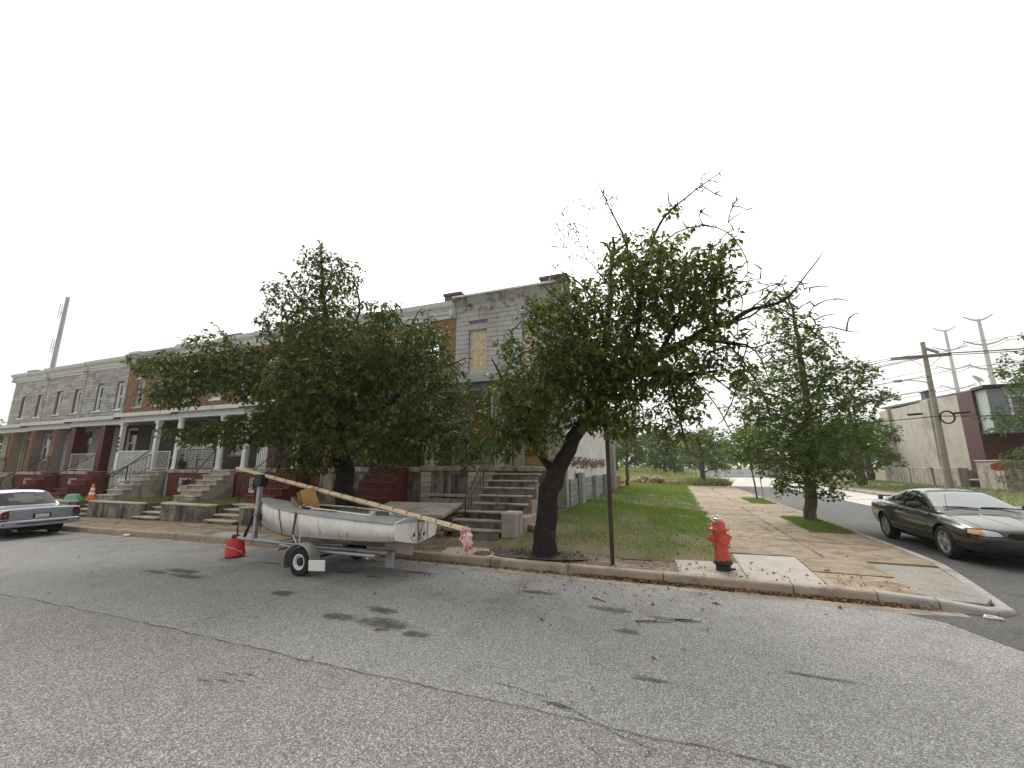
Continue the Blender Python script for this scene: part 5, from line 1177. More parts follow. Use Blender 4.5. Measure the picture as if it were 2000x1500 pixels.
# upturned red pail under the coupling
pl = thing('red_pail', 'upturned red plastic pail under the trailer coupling', 'bucket', (-8.86, 6.56, 0)); pl.rotation_euler = (R(2), R(-5), 0)
MB().lathe([(.192, 0), (.20, .012), (.192, .03), (.185, .032), (.184, .05), (.190, .055), (.183, .07), (.158, .345), (.150, .355), (.0005, .352)], 32).build('bucket_body', 'red_plastic', pl, 40)
MB().tube([(-.2, .02, .05), (-.17, -.14, .16), (0, -.2, .22), (.17, -.14, .16), (.2, .02, .05)], .005, 5).build('bail_handle', 'steel_bright', pl)
pr_ = random.Random(9)
for row, (z, w_) in enumerate(((.215, .10), (.175, .12), (.29, .035))):   # faded printing
    k = 0; a = -1.15 if row < 2 else -2.0
    while k < w_:
        cw = pr_.uniform(.008, .018); r = .186 - .095 * z; an = a + k / r
        V = [((r + .0016) * math.cos(q), (r + .0016) * math.sin(q), zz) for zz in (z, z + (.026 if row == 2 else .018)) for q in (an, an + cw * .6 / r)]
        MB().add(V, [(0, 1, 3, 2)]).build('print_mark', 'text_white', pl); k += cw

# ------------------------------------------------------------------ fire hydrant
hy = thing('fire_hydrant', 'orange-red fire hydrant with black base and silver bonnet nut on the pavement', 'fire hydrant', (.70, 8.32, .135), R(28))
hy.rotation_euler[1] = R(-1.5)
MB().lathe([(.12, -.02), (.12, .08), (.105, .085), (.105, .1)], 24).build('base', 'iron_black', hy, 40)
bfl = MB().lathe([(.15, .10), (.155, .105), (.155, .145), (.15, .15), (.12, .152)], 24).build('base_flange', 'iron_black', hy, 40)
for k in range(8): a = k * .785; MB().lathe([(.014, .15), (.014, .168), (.001, .17)], 6, (.135 * math.cos(a), .135 * math.sin(a), 0)).build('bolt', 'iron_black', bfl)
MB().lathe([(.118, .152), (.116, .2), (.108, .34), (.104, .48), (.108, .60), (.116, .645)], 28).build('barrel', 'hydrant_red', hy, 40)
fl = MB().lathe([(.116, .645), (.158, .65), (.162, .66), (.162, .675), (.155, .682), (.11, .686)], 28).build('upper_flange', 'hydrant_red', hy, 40)
for k in range(8): a = k * .785 + .3; MB().lathe([(.013, .683), (.013, .70), (.001, .702)], 6, (.14 * math.cos(a), .14 * math.sin(a), 0)).build('bolt', 'hydrant_red', fl)
MB().lathe([(.11, .686), (.106, .69), (.104, .75), (.098, .785), (.075, .805), (.055, .81)], 28).build('bonnet', 'hydrant_red', hy, 50)
MB().lathe([(.058, .81), (.062, .815), (.062, .845), (.052, .85), (.03, .851), (.03, .89), (.026, .90), (.001, .90)], 12).build('operating_nut', 'steel_bright', hy, 30)
pn = MB().lathe([(.085, -.09), (.098, -.105), (.098, -.125), (.084, -.135), (.084, -.15), (.03, -.155), (.03, -.175), (.001, -.176)], 24, (0, 0, .50), 'y').build('pumper_cap', 'hydrant_red', hy, 40)
for s in (-1, 1):
    hn = MB().lathe([(.05, s * .08), (.05, s * .125), (.06, s * .13), (.06, s * .165), (.05, s * .175), (.022, s * .178), (.022, s * .215), (.001, s * .216)], 18, (0, 0, .525), 'x').build('hose_cap', 'hydrant_red', hy, 40)
    MB().tube([(s * .15, 0, .47), (s * .16, -.02, .40), (s * .13, -.03, .34), (s * .105, -.02, .36)], .005, 5).build('chain', 'iron_rusty', hn)
sc = MB().tube([(.12, -.02, .01), (.2, -.03, .005)], .016, 6).build('drain_lug', 'iron_black', hy)

# ------------------------------------------------------------------ street things near the kerb
sp_ = thing('sign_post', 'bare dark steel sign post standing in the earth strip without a sign', 'post', (-1.14, 8.08, .10))
MB().prism([(-.038, .012), (-.022, .012), (-.018, -.012), (.018, -.012), (.022, .012), (.038, .012), (.038, .006), (.026, .006), (.022, -.02), (-.022, -.02), (-.026, .006), (-.038, .006)], 0, 2.85, 'z').build('channel', 'iron_rusty', sp_)
for k in range(14): MB().lathe([(.006, -.026), (.006, -.019)], 8, (0, 0, 1.0 + k * .13), 'y').build('bolt_hole', 'under_dark', sp_)
vc = thing('valve_cover', 'round rusty valve cover set in broken concrete by the kerb', 'valve cover', (-3.72, 8.02, .148))
MB().lathe([(.16, -.02), (.16, .004), (.14, .006), (.135, .001), (.02, .003), (.001, .003)], 24).build('lid', 'iron_rusty', vc, 40)
MB().lathe([(.185, -.03), (.185, .002), (.163, .003), (.163, -.03)], 24, caps=False).build('ring', 'iron_rusty', vc)
cn = thing('traffic_cone', 'orange traffic cone with two white bands on the front wall', 'cone', (-21.4, 9.62, .70 + gz(-21.4)))
MB().box(-.19, .19, -.19, .19, 0, .035, .01).build('base', 'black_trim', cn)
MB().lathe([(.14, .036), (.125, .06), (.098, .24)], 20).build('cone_body', 'cone_orange', cn, 40)
for a, b in ((.24, .34), (.40, .50)): MB().lathe([(.098 - (a - .24) * .16, a), (.098 - (b - .24) * .16, b)], 20, caps=False).build('white_band', 'text_white', cn, 40)
MB().lathe([(.082, .34), (.0725, .40)], 20, caps=False).build('cone_body', 'cone_orange', cn, 40); MB().lathe([(.0565, .50), (.035, .64), (.028, .65), (.001, .65)], 20).build('cone_tip', 'cone_orange', cn, 40)
bb = thing('recycling_bin', 'blue plastic recycling tub beside the silver car', 'bin', (-21.8, 9.15, .14 + gz(-21.8)))
MB().lathe([(.20, 0), (.26, .36), (.28, .36), (.28, .40), (.25, .40), (.19, .03), (.001, .03)], 20, caps=False).build('tub', 'blue_plastic', bb, 40)
gb = thing('green_tub', 'upturned green plastic tub on the front yard of the burgundy-pillar house', 'tub', (-23.2, 9.85, .68 + gz(-23)))
MB().lathe([(.30, 0), (.31, .03), (.27, .05), (.20, .22), (.15, .25), (.001, .26)], 18).build('tub', 'green_plastic', gb, 40)
# chair and pots on porches
ch_ = thing('porch_chair', 'black metal armchair on the porch behind the round white columns', 'chair', (-19.6, 12.6, 1.86 + gz(-19)), R(20))
MB().box(-.24, .24, -.22, .22, .42, .45, .01).build('seat', 'iron_black', ch_)
for k in range(5): MB().tube([(-.2 + .1 * k, .22, .45), (-.2 + .1 * k, .28, .9)], .012, 5).build('back_slat', 'iron_black', ch_)
MB().tube([(-.25, .22, .45), (-.25, .28, .92), (.25, .28, .92), (.25, .22, .45)], .016, 6).build('back_frame', 'iron_black', ch_)
for s in (-1, 1):
    MB().tube([(s * .25, .25, .66), (s * .27, -.22, .66), (s * .25, -.22, .0)], .016, 6).build('armrest', 'iron_black', ch_); MB().tube([(s * .25, .22, .45), (s * .25, .26, 0)], .016, 6).build('leg', 'iron_black', ch_)
for k, (x, y, lb) in enumerate(((-20.65, 12.25, 'dark planter by the foot of the first round white column'), (-18.5, 12.35, 'dark planter of pale flowers by the second round white column'))):
    pt = thing('planter', lb, 'planter', (x, y, 1.86 + gz(x)), 0, 'porch planters')
    MB().lathe([(.09, 0), (.12, .2), (.17, .24), (.18, .27), (.14, .27), (.001, .24)], 14).build('pot', 'iron_black', pt, 40)
    V = []; F = []; A_ = []; r_ = random.Random(k)
    for q in range(70):
        c = Vector((r_.gauss(0, .09), r_.gauss(0, .09), .28 + abs(r_.gauss(0, .06)))); o = len(V); u = Vector((r_.uniform(-1, 1), r_.uniform(-1, 1), r_.uniform(-.3, 1))).normalized() * .04; w = u.orthogonal().normalized() * .025
        V += [c - u, c + w, c + u, c - w]; F.append((o, o + 1, o + 2, o + 3)); A_ += [r_.random()] * 4
    fast_mesh('foliage', V, F, 'leaf_far' if k == 0 else 'text_white', A_, pt)

# ------------------------------------------------------------------ far things: house across the side street
bd = thing('stucco_house', 'tan stucco end house with dark red corner and grey projecting upper bay', 'house', (20, 38, .35))
box('side_wall', 0, .3, 1.7, 13.6, 1.15, 6.75, 'stucco', bd, .02)
box('red_wall', -.04, .3, .0, 1.69, .7, 6.72, 'paint_oxblood', bd, .02); wall_mb(.31, 9, 0, .3, .7, 6.7, [(2.2, 3.2, 1.9, 3.5), (5.2, 6.2, 1.9, 3.5)]).build('front_wall', 'paint_oxblood', bd)
MB().prism([(.0, 6.75), (13.6, 7.2), (13.6, 7.05), (0, 6.6)], .0, 9, 'x').build('roof', 'roof_shingle', bd); box('back_wall', .3, 9, 13.3, 13.6, .3, 7.0, 'stucco', bd)
for a, b in ((5.0, 6.1), (11.8, 13.5)): MB().box(-.22, -.002, a, b, 1.16, 6.8, .03).build('flue_breast', 'stucco', bd)
pln = MB().box(-.5, .0 - .003, 2.2, 13.6, -.4, 1.35, .03).build('plinth', 'concrete', bd)
for q in (2.2, 5.5, 9.0, 12.6): MB().box(-.56, -.505, q, q + .5, -.4, 1.38, .02).build('pilaster', 'concrete', pln)
MB().box(-.7, 1.1, -2.6, -.1, -.4, 1.75, .04).build('porch_block', 'concrete', bd); MB().box(-.75, 1.15, -2.65, -.05, 1.752, 1.86, .03).build('porch_block_cap', 'concrete', bd)
bay = MB().box(.15, 8.8, -1.1, -.01, 3.65, 6.6).build('bay', 'siding_grey', bd)
for k in range(15):
    z = 3.65 + k * .195
    MB().prism([(-1.1, z), (-1.135, z), (-1.115, z + .193), (-1.1, z + .193)], .15, 8.8, 'x').build('clapboard', 'siding_grey', bay); MB().prism([(.15, z), (.115, z), (.135, z + .193), (.15, z + .193)], -1.1, -.01, 'y').build('clapboard', 'siding_green', bay)
window(bd, 1.1, 2.6, 4.6, 6.1, -1.2, 'paint_white', 'glass_dark', .05, .09); window(bd, 2.2, 3.2, 1.9, 3.5, 0, 'paint_white', 'glass_dark', .1, .08)
MB().box(-.1, 9, -1.3, .0, 6.62, 6.85, .03).build('bay_roof', 'black_trim', bd)
chimney(bd, .3, .95, 6.7, 7.55, 'brick_dark', None, 6.2, 6.9)
ds = thing('satellite_dish', 'grey satellite dish on the roof edge of the stucco house', 'satellite dish', (20.35, 37.6, 7.2))
MB().tube([(0, 0, 0), (-.08, 0, .35), (-.2, -.05, .45)], .025, 6).build('mast', 'galv', ds)
rf = MB().lathe([(.001, 0), (.18, .02), (.3, .06), (.36, .1), (.35, .11), (.17, .035), (.001, .02)], 20, (0, 0, 0), 'z', False).build('reflector', 'galv', ds, 50, (-.2, -.05, .5)); rf.rotation_euler = (R(40), R(35), 0)
MB().tube([(-.2, -.1, .45), (.25, -.4, .62)], .012, 5).build('feed_arm', 'galv', ds); MB().box(.22, .3, -.45, -.37, .58, .68, .01).build('feed_horn', 'galv', ds)
st = thing('plate_sign', 'small red plate sign beside the stucco house front', 'sign', (18.7, 34.6, .3))
MB().tube([(0, 0, 0), (0, 0, 1.7)], .03, 6).build('post', 'galv', st); MB().prism([(-.42, 1.35), (-.2, 1.25), (.3, 1.28), (.45, 1.45), (.3, 1.68), (-.2, 1.72), (-.45, 1.6)], -.06, -.04, 'y').build('plate', 'sign_red', st)

# utility pole with crossarms, lamp and coiled cable
up = thing('utility_pole', 'weathered wooden utility pole with two crossarms and a street lamp arm', 'utility pole', (17.3, 37.0, .35))
MB().tube([(0, 0, 0), (.06, 0, 5), (.1, 0, 10.2)], [.21, .17, .13], 12).build('pole', 'wood_grey', up, 50)
ca = MB().box(-1.75, 1.55, -.22, -.06, 9.02, 9.24, .01, Matrix.Rotation(R(-1), 4, 'Y')).build('crossarm', 'wood_grey', up)
cb_ = MB().box(-.09, .03, -.95, .95, 9.70, 9.88, .01, Matrix.Rotation(R(-50), 4, 'Z') @ Matrix.Rotation(R(-6), 4, 'X')).build('crossarm', 'wood_grey', up)
for xx in (-1.6, -.9, .8, 1.4): MB().lathe([(.03, 9.17), (.05, 9.2), (.02, 9.24), (.05, 9.27), (.001, 9.32)], 10, (xx, -.14, xx * .017)).build('insulator', 'cornice_white', ca)
MB().tube([(-.1, -.1, 8.4), (-.9, -.14, 9.05)], .02, 5).build('brace', 'galv', ca); MB().tube([(.2, -.1, 8.4), (.9, -.14, 9.05)], .02, 5).build('brace', 'galv', ca)
la = MB().tube([(.08, -.1, 7.0), (-.3, -.3, 7.25), (-1.2, -.6, 7.4), (-1.7, -.7, 7.38)], .03, 6).build('lamp_arm', 'galv', up, 50)
MB().lathe([(.03, -.4), (.09, -.3), (.11, 0), (.09, .15), (.03, .2)], 10, (-1.9, -.72, 7.37), 'x').build('lamp_head', 'galv', la, 50)
MB().tube([(.55 + .38 * math.cos(a) - .05, -.25, 4.75 + .42 * math.sin(a)) for a in lin_s(0, 6.283, 20)], .055, 6, False).build('cable_coil', 'rubber', up, 50)
for xx in (-1.2, 1.3): MB().tube([(xx - .4, -.25, 5.0), (xx + .4, -.25, 5.05)], .075, 8).build('splice_case', 'rubber', up)
# overhead wires
WL = {'f': 'thin wire running from the wooden crossarm out over the field', 'e': 'thin wire running from the wooden crossarm past the stucco house to the picture edge',
      'p': 'pale wire strung between the two steel power line poles', 'h': 'long faint high wire running from the farther steel pole across the hazy sky', 'r': 'wire leaving the nearer steel pole towards the picture edge'}
def wire(a, b, sag, r=.02, lab='f'):
    A, B = Vector(a), Vector(b); o = thing('overhead_wire', WL.get(lab, lab), 'wire', a, 0, 'overhead wires')
    MB().tube([A.lerp(B, t) - A - Vector((0, 0, 4 * sag * t * (1 - t))) for t in lin_s(0, 1, 15)], r, 4, False).build('strand', 'under_dark', o)
for k, (dz_, dx) in enumerate(((9.55, -1.6), (9.52, -.9), (9.58, .8), (9.6, 1.4))): wire((17.3 + dx, 36.86, dz_), (-40 + dx, 90 + k * 3, 12.5), 1.2); wire((17.3 + dx, 36.86, dz_), (48 + dx, 30 - k, 9.8), .8, .02, 'e')
wire((17.35, 36.8, 8.0), (-40, 88, 10.5), 1.1, .02, 'single wire fixed to the wooden pole just under its crossarm braces'); wire((17.35, 36.8, 5.2), (-40, 84, 6.5), 1.0, .03, 'thick low cable running from the coil on the wooden pole out over the field')
wire((17.35, 36.8, 5.2), (60, 25, 5.4), .8, .03, 'thick low cable running from the coil across the front of the stucco house'); wire((17.35, 36.8, 7.0), (-38, 86, 8.6), 1.0, .02, 'single wire leaving the wooden pole at the height of the street lamp arm')
# steel power line poles, pale with haze
def pylon(x, y, h, lb, n=3):
    t = thing('power_line_pole', lb, 'power pole', (x, y, 0), 0, 'steel power line poles'); MB().tube([(0, 0, 0), (0, 0, h)], [.7, .32], 14).build('shaft', 'pole_steel', t, 50)
    for k in range(n + 1):
        z = h - .4 - k * 5.6 if k else h - .3
        for s in (-1, 1):
            w = 2.6 if k == 0 else 4.0
            if k and s < 0: w = 3.4
            q = MB().tube([(0, 0, z), (s * w * .45, 0, z + .35), (s * w, 0, z + 1.25)], [.24, .18, .13], 8).build('arm', 'pole_steel', t, 50)
            if k: MB().tube([(s * w, 0, z + 1.25), (s * w, 0, z + .3)], .05, 6).build('insulator', 'pole_steel', q)
    return t
pylon(76, 150, 40, 'pale steel power line pole, the shorter and farther of the two'); pylon(66.9, 120, 34.2, 'pale steel power line pole nearest the edge of the picture')
for k in range(3):
    for s in (-1, 1):
        zz = 40 - 6 - k * 5.6 + .7; w = 4.0 if s > 0 else 3.4
        wire((76 + s * w, 150, zz), (66.9 + s * w, 120, zz - 5.8), 1.2, .05, 'p'); wire((76 + s * w, 150, zz), (-60 + s * w, 330, zz + 10), 6, .06, 'h'); wire((66.9 + s * w, 120, zz - 5.8), (150, 40, zz - 5), 2, .05, 'r')
# mobile phone mast far off, beyond the terrace
ct = thing('phone_mast', 'tall slim grey phone mast rising behind the far end of the terrace', 'mast', (-124, 45, -1.5))
MB().tube([(0, 0, 0), (0, 0, 40.3)], [.5, .36], 16).build('shaft', 'tower_grey', ct, 50)
for z in (36.5, 28.5, 21.5):
    for k in range(2):
        a = R(200 + k * 60); p = (math.cos(a) * .9, math.sin(a) * .9); q = MB().tube([(p[0], p[1], z - 1.2), (p[0], p[1], z + 2.0)], .06, 6).build('antenna', 'tower_grey', ct); MB().tube([(0, 0, z), (p[0], p[1], z)], .05, 5).build('bracket', 'tower_grey', q)
# far concrete barrier, small red car, rubble heap
for k in range(6):
    b_ = thing('concrete_barrier', 'low pale concrete road barrier at the end of the side street, %s in the line' % ('first', 'second', 'third', 'fourth', 'fifth', 'sixth')[k], 'barrier', (1.5 + k * 2.6, 66 + .5 * k, .2), R(11), 'concrete barriers')
    MB().prism([(-.3, 0), (.3, 0), (.28, .2), (.12, .4), (.09, .95), (-.09, .95), (-.12, .4), (-.28, .2)], 0, 2.5, 'x').build('barrier_block', 'barrier', b_)
rc = thing('distant_car', 'tiny red car far down the side street', 'car', (14.6, 75, 0.24), R(95))
rb = loft([(2.0, S(.3, .6, (.7, .45), (.72, .6), (.66, .72), (.5, .78), (0, .8))), (1.2, S(.25, .75, (.84, .45), (.86, .65), (.82, .85), (.7, .9), (0, .93))), (-1.2, S(.25, .75, (.84, .45), (.86, .65), (.82, .9), (.7, .95), (0, .97))), (-2.0, S(.3, .65, (.76, .45), (.78, .65), (.74, .85), (.6, .92), (0, .94)))], 1)
rcb = loft([C(.9, .76, .66, .95), C(.2, .78, .6, 1.4), C(-.8, .78, .6, 1.42), C(-1.5, .74, .62, 1.0)], 1)
obj_of(rb, 'body', 'red_plastic', rc); obj_of(rcb, 'cabin', 'glass_car', rc)
for s in (-1, 1):
    for xa in (1.25, -1.25): MB().lathe([(.3, -.1), (.3, .1)], 14, (xa, s * .72, .3), 'y').build('wheel', 'rubber', rc)
rp = thing('rubble_heap', 'pale heap of broken brick and masonry in the field beyond the lawn', 'rubble', (-1.9, 40.5, .25)); r_ = random.Random(12)
for k in range(60):
    a = r_.uniform(0, 6.28); d = abs(r_.gauss(0, .8)); x, y = d * 1.9 * math.cos(a), d * math.sin(a); z = max(.05, .75 - d * .38) * r_.uniform(.3, 1)
    piece('brick_chunk', r_.choice(('rubble_stone', 'stone_lime', 'brick_brown', 'stone_warm')), rp, (x, y, z), (r_.uniform(.2, .5), r_.uniform(.2, .4), r_.uniform(.12, .3)), r_.uniform(0, 3), .16)
# ------------------------------------------------------------------ trees
LEAFN = []
class Grow:
    """limbs as polylines, twigs grown from the nearest wood towards points in the crown, leaves along the twigs"""
    def __init__(s, seed): s.r = np.random.default_rng(seed); s.nodes = []; s.rad = []; s.limb = MB(); s.twig_v = []; s.twig_f = []; s.paths = []; s.nt = 0
    def limbs(s, L_, n=9, leafy=0):
        for pl in L_:
            P = [Vector(p[:3]) for p in pl]; Rr = [p[3] for p in pl]
            pts, rs = [], []
            for i in range(len(P) - 1):      # smooth with Catmull-Rom
                p0, p1, p2, p3 = P[max(i - 1, 0)], P[i], P[i + 1], P[min(i + 2, len(P) - 1)]
                m = max(2, int((p2 - p1).length / .18))
                for k in range(m):
                    t = k / m; q = 0.5 * ((2 * p1) + (p2 - p0) * t + (2 * p0 - 5 * p1 + 4 * p2 - p3) * t * t + (3 * p1 - p0 - 3 * p2 + p3) * t ** 3)
                    rr = Rr[i] + (Rr[i + 1] - Rr[i]) * t
                    ph = len(pts) * .55 + len(s.nodes); am = .028 if rr < .05 else .012
                    j = Vector(s.r.normal(0, 1, 3)) * min(.02, rr * .25) + Vector((math.sin(ph), math.sin(ph * 1.37 + 1), math.cos(ph * .83))) * am * (1 if i else t); pts.append(q + j); rs.append(max(.0095, rr * (1 + s.r.normal(0, .04))))
            pts.append(P[-1]); rs.append(Rr[-1])
            s.limb.tube(pts, rs, n if Rr[0] > .03 else 5)
            th = [np.array(p) for p, q in zip(pts, rs) if q < leafy]
            if len(th) > 2: s.paths.append(np.array(th)); s.nt = len(s.paths)
            for p, q in zip(pts, rs): s.nodes.append(tuple(p)); s.rad.append(q)
    def crown(s, blobs, dens, lmax=1.1, depth=1.0, tw=.006, sort=True):
        r = s.r; T = []
        for (x, y, z, rx, rz) in blobs:
            ry = (rx + rz) * .5 * depth; n = max(3, int(dens * (rx * rz * ry) ** .72 * 10))
            u = r.normal(0, 1, (n, 3)); u /= np.linalg.norm(u, axis=1)[:, None]; u *= r.random((n, 1)) ** .42
            T.append(u * [rx, ry, rz] + [x, y, z])
        T = np.concatenate(T); base = np.array(s.nodes)
        d = np.array([np.min(np.sum((base - t) ** 2, 1)) for t in T]); T = T[np.argsort(d)]
        cap = len(base) + len(T) * 5; A = np.zeros((cap, 3)); A[:len(base)] = base; k = len(base)
        for t in T:
            dd = np.sum((A[:k] - t) ** 2, 1); i = int(np.argmin(dd)); L_ = math.sqrt(dd[i])
            if L_ < .04: continue
            p = A[i]
            if L_ > lmax * 1.6: continue
            mid = (p + t) / 2 + r.normal(0, .06, 3) * L_ + [0, 0, .10 * L_]
            cq = mid + [0, 0, .06 * L_]; path = np.array([p * (1 - q) ** 2 + cq * 2 * q * (1 - q) + t * q * q for q in (0, .25, .5, .75, 1)]); s.paths.append(path); A[k:k + 4] = path[1:]; k += 4
        for p in s.paths[s.nt:]: s.limb_tw(p, tw)
        s.nt = len(s.paths)
    def limb_tw(s, p, r):
        o = len(s.twig_v); k = len(p); d = p[-1] - p[0]; d = d / (np.linalg.norm(d) + 1e-9)
        u = np.cross(d, [0, 0, 1.0] if abs(d[2]) < .9 else [1.0, 0, 0]); u /= np.linalg.norm(u); w = np.cross(d, u)
        for i in range(k):
            rr = r * (1.4 - i / k)
            for c, e in ((1, 0), (-.5, .87), (-.5, -.87)): s.twig_v.append(tuple(p[i] + (u * c + w * e) * rr))
            if i:
                a, b = o + 3 * (i - 1), o + 3 * i
                s.twig_f += [(a, a + 1, b + 1, b), (a + 1, a + 2, b + 2, b + 1), (a + 2, a, b, b + 2)]
    def leaves(s, step, ln, wd, droop=.45, jit=.03, start=.25, spread=.8, cl=1):
        r = s.r; C = []; D = []; TV = []
        for p in s.paths:
            seg = np.linalg.norm(np.diff(p, axis=0), axis=1); L_ = seg.sum(); n = max(3, int(L_ * (1 - start) / step))
            t = np.repeat(start + (1 - start) * (np.arange(n) + r.random(n) * .6) / n, cl) * L_; cs_ = np.concatenate([[0], np.cumsum(seg)])
            t = np.minimum(t, L_ * .999); i = np.minimum(np.searchsorted(cs_, t, side='right') - 1, len(seg) - 1); f = (t - cs_[i]) / np.maximum(seg[i], 1e-6)
            q = p[i] + (p[i + 1] - p[i]) * f[:, None]; d = (p[i + 1] - p[i]) / np.maximum(seg[i], 1e-6)[:, None]; C.append(q); D.append(d); TV.append(np.full(len(q), r.random()))
        C = np.concatenate(C); D = np.concatenate(D); n = len(C); C = C + r.normal(0, jit, (n, 3))
        side_ = np.cross(D, [0, 0, 1.0]); side_ /= np.maximum(np.linalg.norm(side_, axis=1), 1e-3)[:, None]
        side_ *= np.where(np.arange(n) % 2, 1, -1)[:, None]
        ax = D * .45 + side_ * spread + r.normal(0, .35, (n, 3)) + [0, 0, -droop]; ax /= np.linalg.norm(ax, axis=1)[:, None]
        up = np.array([0, 0, 1.0]) + r.normal(0, .45, (n, 3)); w = np.cross(ax, up); w /= np.maximum(np.linalg.norm(w, axis=1), 1e-3)[:, None]
        nrm = np.cross(w, ax); l = ln * r.uniform(.65, 1.25, (n, 1)); ww = wd * l / ln * r.uniform(.85, 1.15, (n, 1))
        b0 = C + ax * l * .08; m1 = C + ax * l * .45 + w * ww * .5 + nrm * ww * .18; m2 = C + ax * l * .45 - w * ww * .5 + nrm * ww * .18; tp = C + ax * l - nrm * l * .10; mm = C + ax * l * .5 - nrm * ww * .04
        V = np.stack([b0, m1, tp, m2, mm], 1).reshape(-1, 3); o = np.arange(n)[:, None] * 5
        F = np.concatenate([o + [0, 4, 1], o + [1, 4, 2], o + [0, 3, 4], o + [3, 2, 4]], 0)
        v = r.random(n); v = np.where(v > .955, v, (np.concatenate(TV) * .6 + r.random(n) * .4) * .95); return V, F, np.repeat(v, 5)
def tree(name, label, loc_, g, bark, leafm, lv, group=None, twm='twig', cat='tree', droop=.45, **kw):
    t = thing(name, label, cat, loc_, 0, group)
    def sh(o): o.location = tuple(-c for c in loc_); return o
    tr_ = sh(g.limb.build('trunk', bark, t, 60))
    V, F, A_ = g.leaves(*lv, droop=droop, **kw)
    LEAFN.append((label, len(V) // 5))
    cr = sh(fast_mesh('crown', V, F, leafm, A_, t)); 
    if g.twig_v: w = fast_mesh('twigs', g.twig_v, g.twig_f, twm, None, cr); w['kind'] = 'stuff'
    return t
T2_D = [(1.34,7.85,4.54,1.08,0.63),(-1.71,8.3,6.94,0.75,0.92),(-2.94,7.8,4.21,0.54,0.65),(1.05,7.5,6.2,0.64,0.5),(1.45,7.6,3.63,0.51,0.68),(2.33,7.7,4.26,0.67,0.38),(0.97,7.7,7.09,0.43,0.34),(-3.48,7.6,3.33,0.53,0.37),(-0.84,7.8,7.17,0.32,0.63),(1.19,7.5,5.09,0.53,0.35),(2.06,7.8,4.89,0.61,0.31),(0.32,7.7,6.82,0.39,0.3)]
T1_L = [[(-7.37,8.25,0.12,0.33),(-7.45,8.25,0.66,0.27),(-7.53,8.25,1.14,0.25),(-7.65,8.25,1.75,0.235),(-7.77,8.25,2.26,0.22)],
  [(-7.76,8.25,2.13,0.14),(-8.21,8.15,2.91,0.11),(-8.9,7.9,3.58,0.09),(-9.71,7.6,4.06,0.07),(-10.64,7.25,4.41,0.045),(-11.54,6.9,4.54,0.028),(-12.34,6.5,4.59,0.014),(-12.99,6.2,4.65,0.005)],
  [(-9.71,7.6,4.06,0.045),(-10.88,7.5,4.92,0.035),(-11.69,7.4,5.57,0.02),(-11.81,7.3,5.83,0.008)],
  [(-7.77,8.25,2.26,0.16),(-8.01,8.25,3.31,0.13),(-8.31,8.25,4.43,0.11),(-8.56,8.2,5.59,0.085),(-8.84,8.2,6.68,0.06),(-9.02,8.2,7.66,0.035),(-9.23,8.2,8.41,0.012)],
  [(-8.56,8.2,5.59,0.05),(-9.73,8.3,6.55,0.035),(-10.46,8.3,7.39,0.02),(-10.77,8.3,7.78,0.008)],
  [(-8.31,8.25,4.43,0.06),(-7.49,8.0,5.4,0.045),(-7.3,7.9,6.18,0.03),(-7.54,7.9,6.94,0.012)],
  [(-8.84,8.2,6.68,0.03),(-8.47,8.2,7.24,0.02),(-8.29,8.2,7.75,0.008)],
  [(-7.77,8.25,2.26,0.13),(-6.96,8.2,3.0,0.11),(-6.01,8.1,3.57,0.085),(-5.25,8.0,3.99,0.06),(-4.65,7.9,4.04,0.04),(-4.13,7.9,4.23,0.01)],
  [(-6.01,8.1,3.57,0.05),(-5.7,7.8,4.35,0.04),(-5.6,7.8,5.1,0.025),(-5.27,7.8,5.57,0.008)],
  [(-6.96,8.2,3.0,0.06),(-6.15,7.5,3.84,0.05),(-5.91,7.3,4.61,0.03),(-5.97,7.2,5.44,0.01)],
  [(-7.76,8.25,2.13,0.1),(-6.07,7.7,2.45,0.08),(-4.79,7.4,2.51,0.05),(-3.89,7.3,2.38,0.025),(-3.55,7.3,2.08,0.01)],
  [(-8.26,8.2,2.92,0.07),(-8.8,7.6,2.75,0.055),(-9.74,7.1,2.68,0.035),(-10.62,6.7,2.67,0.02),(-11.5,6.4,2.8,0.008)],
  [(-8.24,8.25,3.87,0.07),(-7.77,7.3,3.67,0.05),(-7.74,6.8,3.94,0.03),(-8.03,6.6,4.28,0.01)],
  [(-7.8,8.25,2.51,0.07),(-8.19,9.2,3.44,0.05),(-8.42,9.8,4.46,0.03),(-8.56,10.1,5.52,0.01)],
  [(-8.9,7.9,3.58,0.05),(-10.17,8.0,5.12,0.035),(-10.73,8.0,6.11,0.02),(-10.59,8.0,6.56,0.008)],
  [(-10.64,7.25,4.41,0.025),(-11.18,6.9,3.83,0.018),(-11.87,6.6,3.69,0.01),(-12.34,6.4,3.68,0.004)],
  [(-5.25,8.0,3.99,0.03),(-5.01,8.0,4.84,0.02),(-5.25,8.0,5.51,0.008)]]
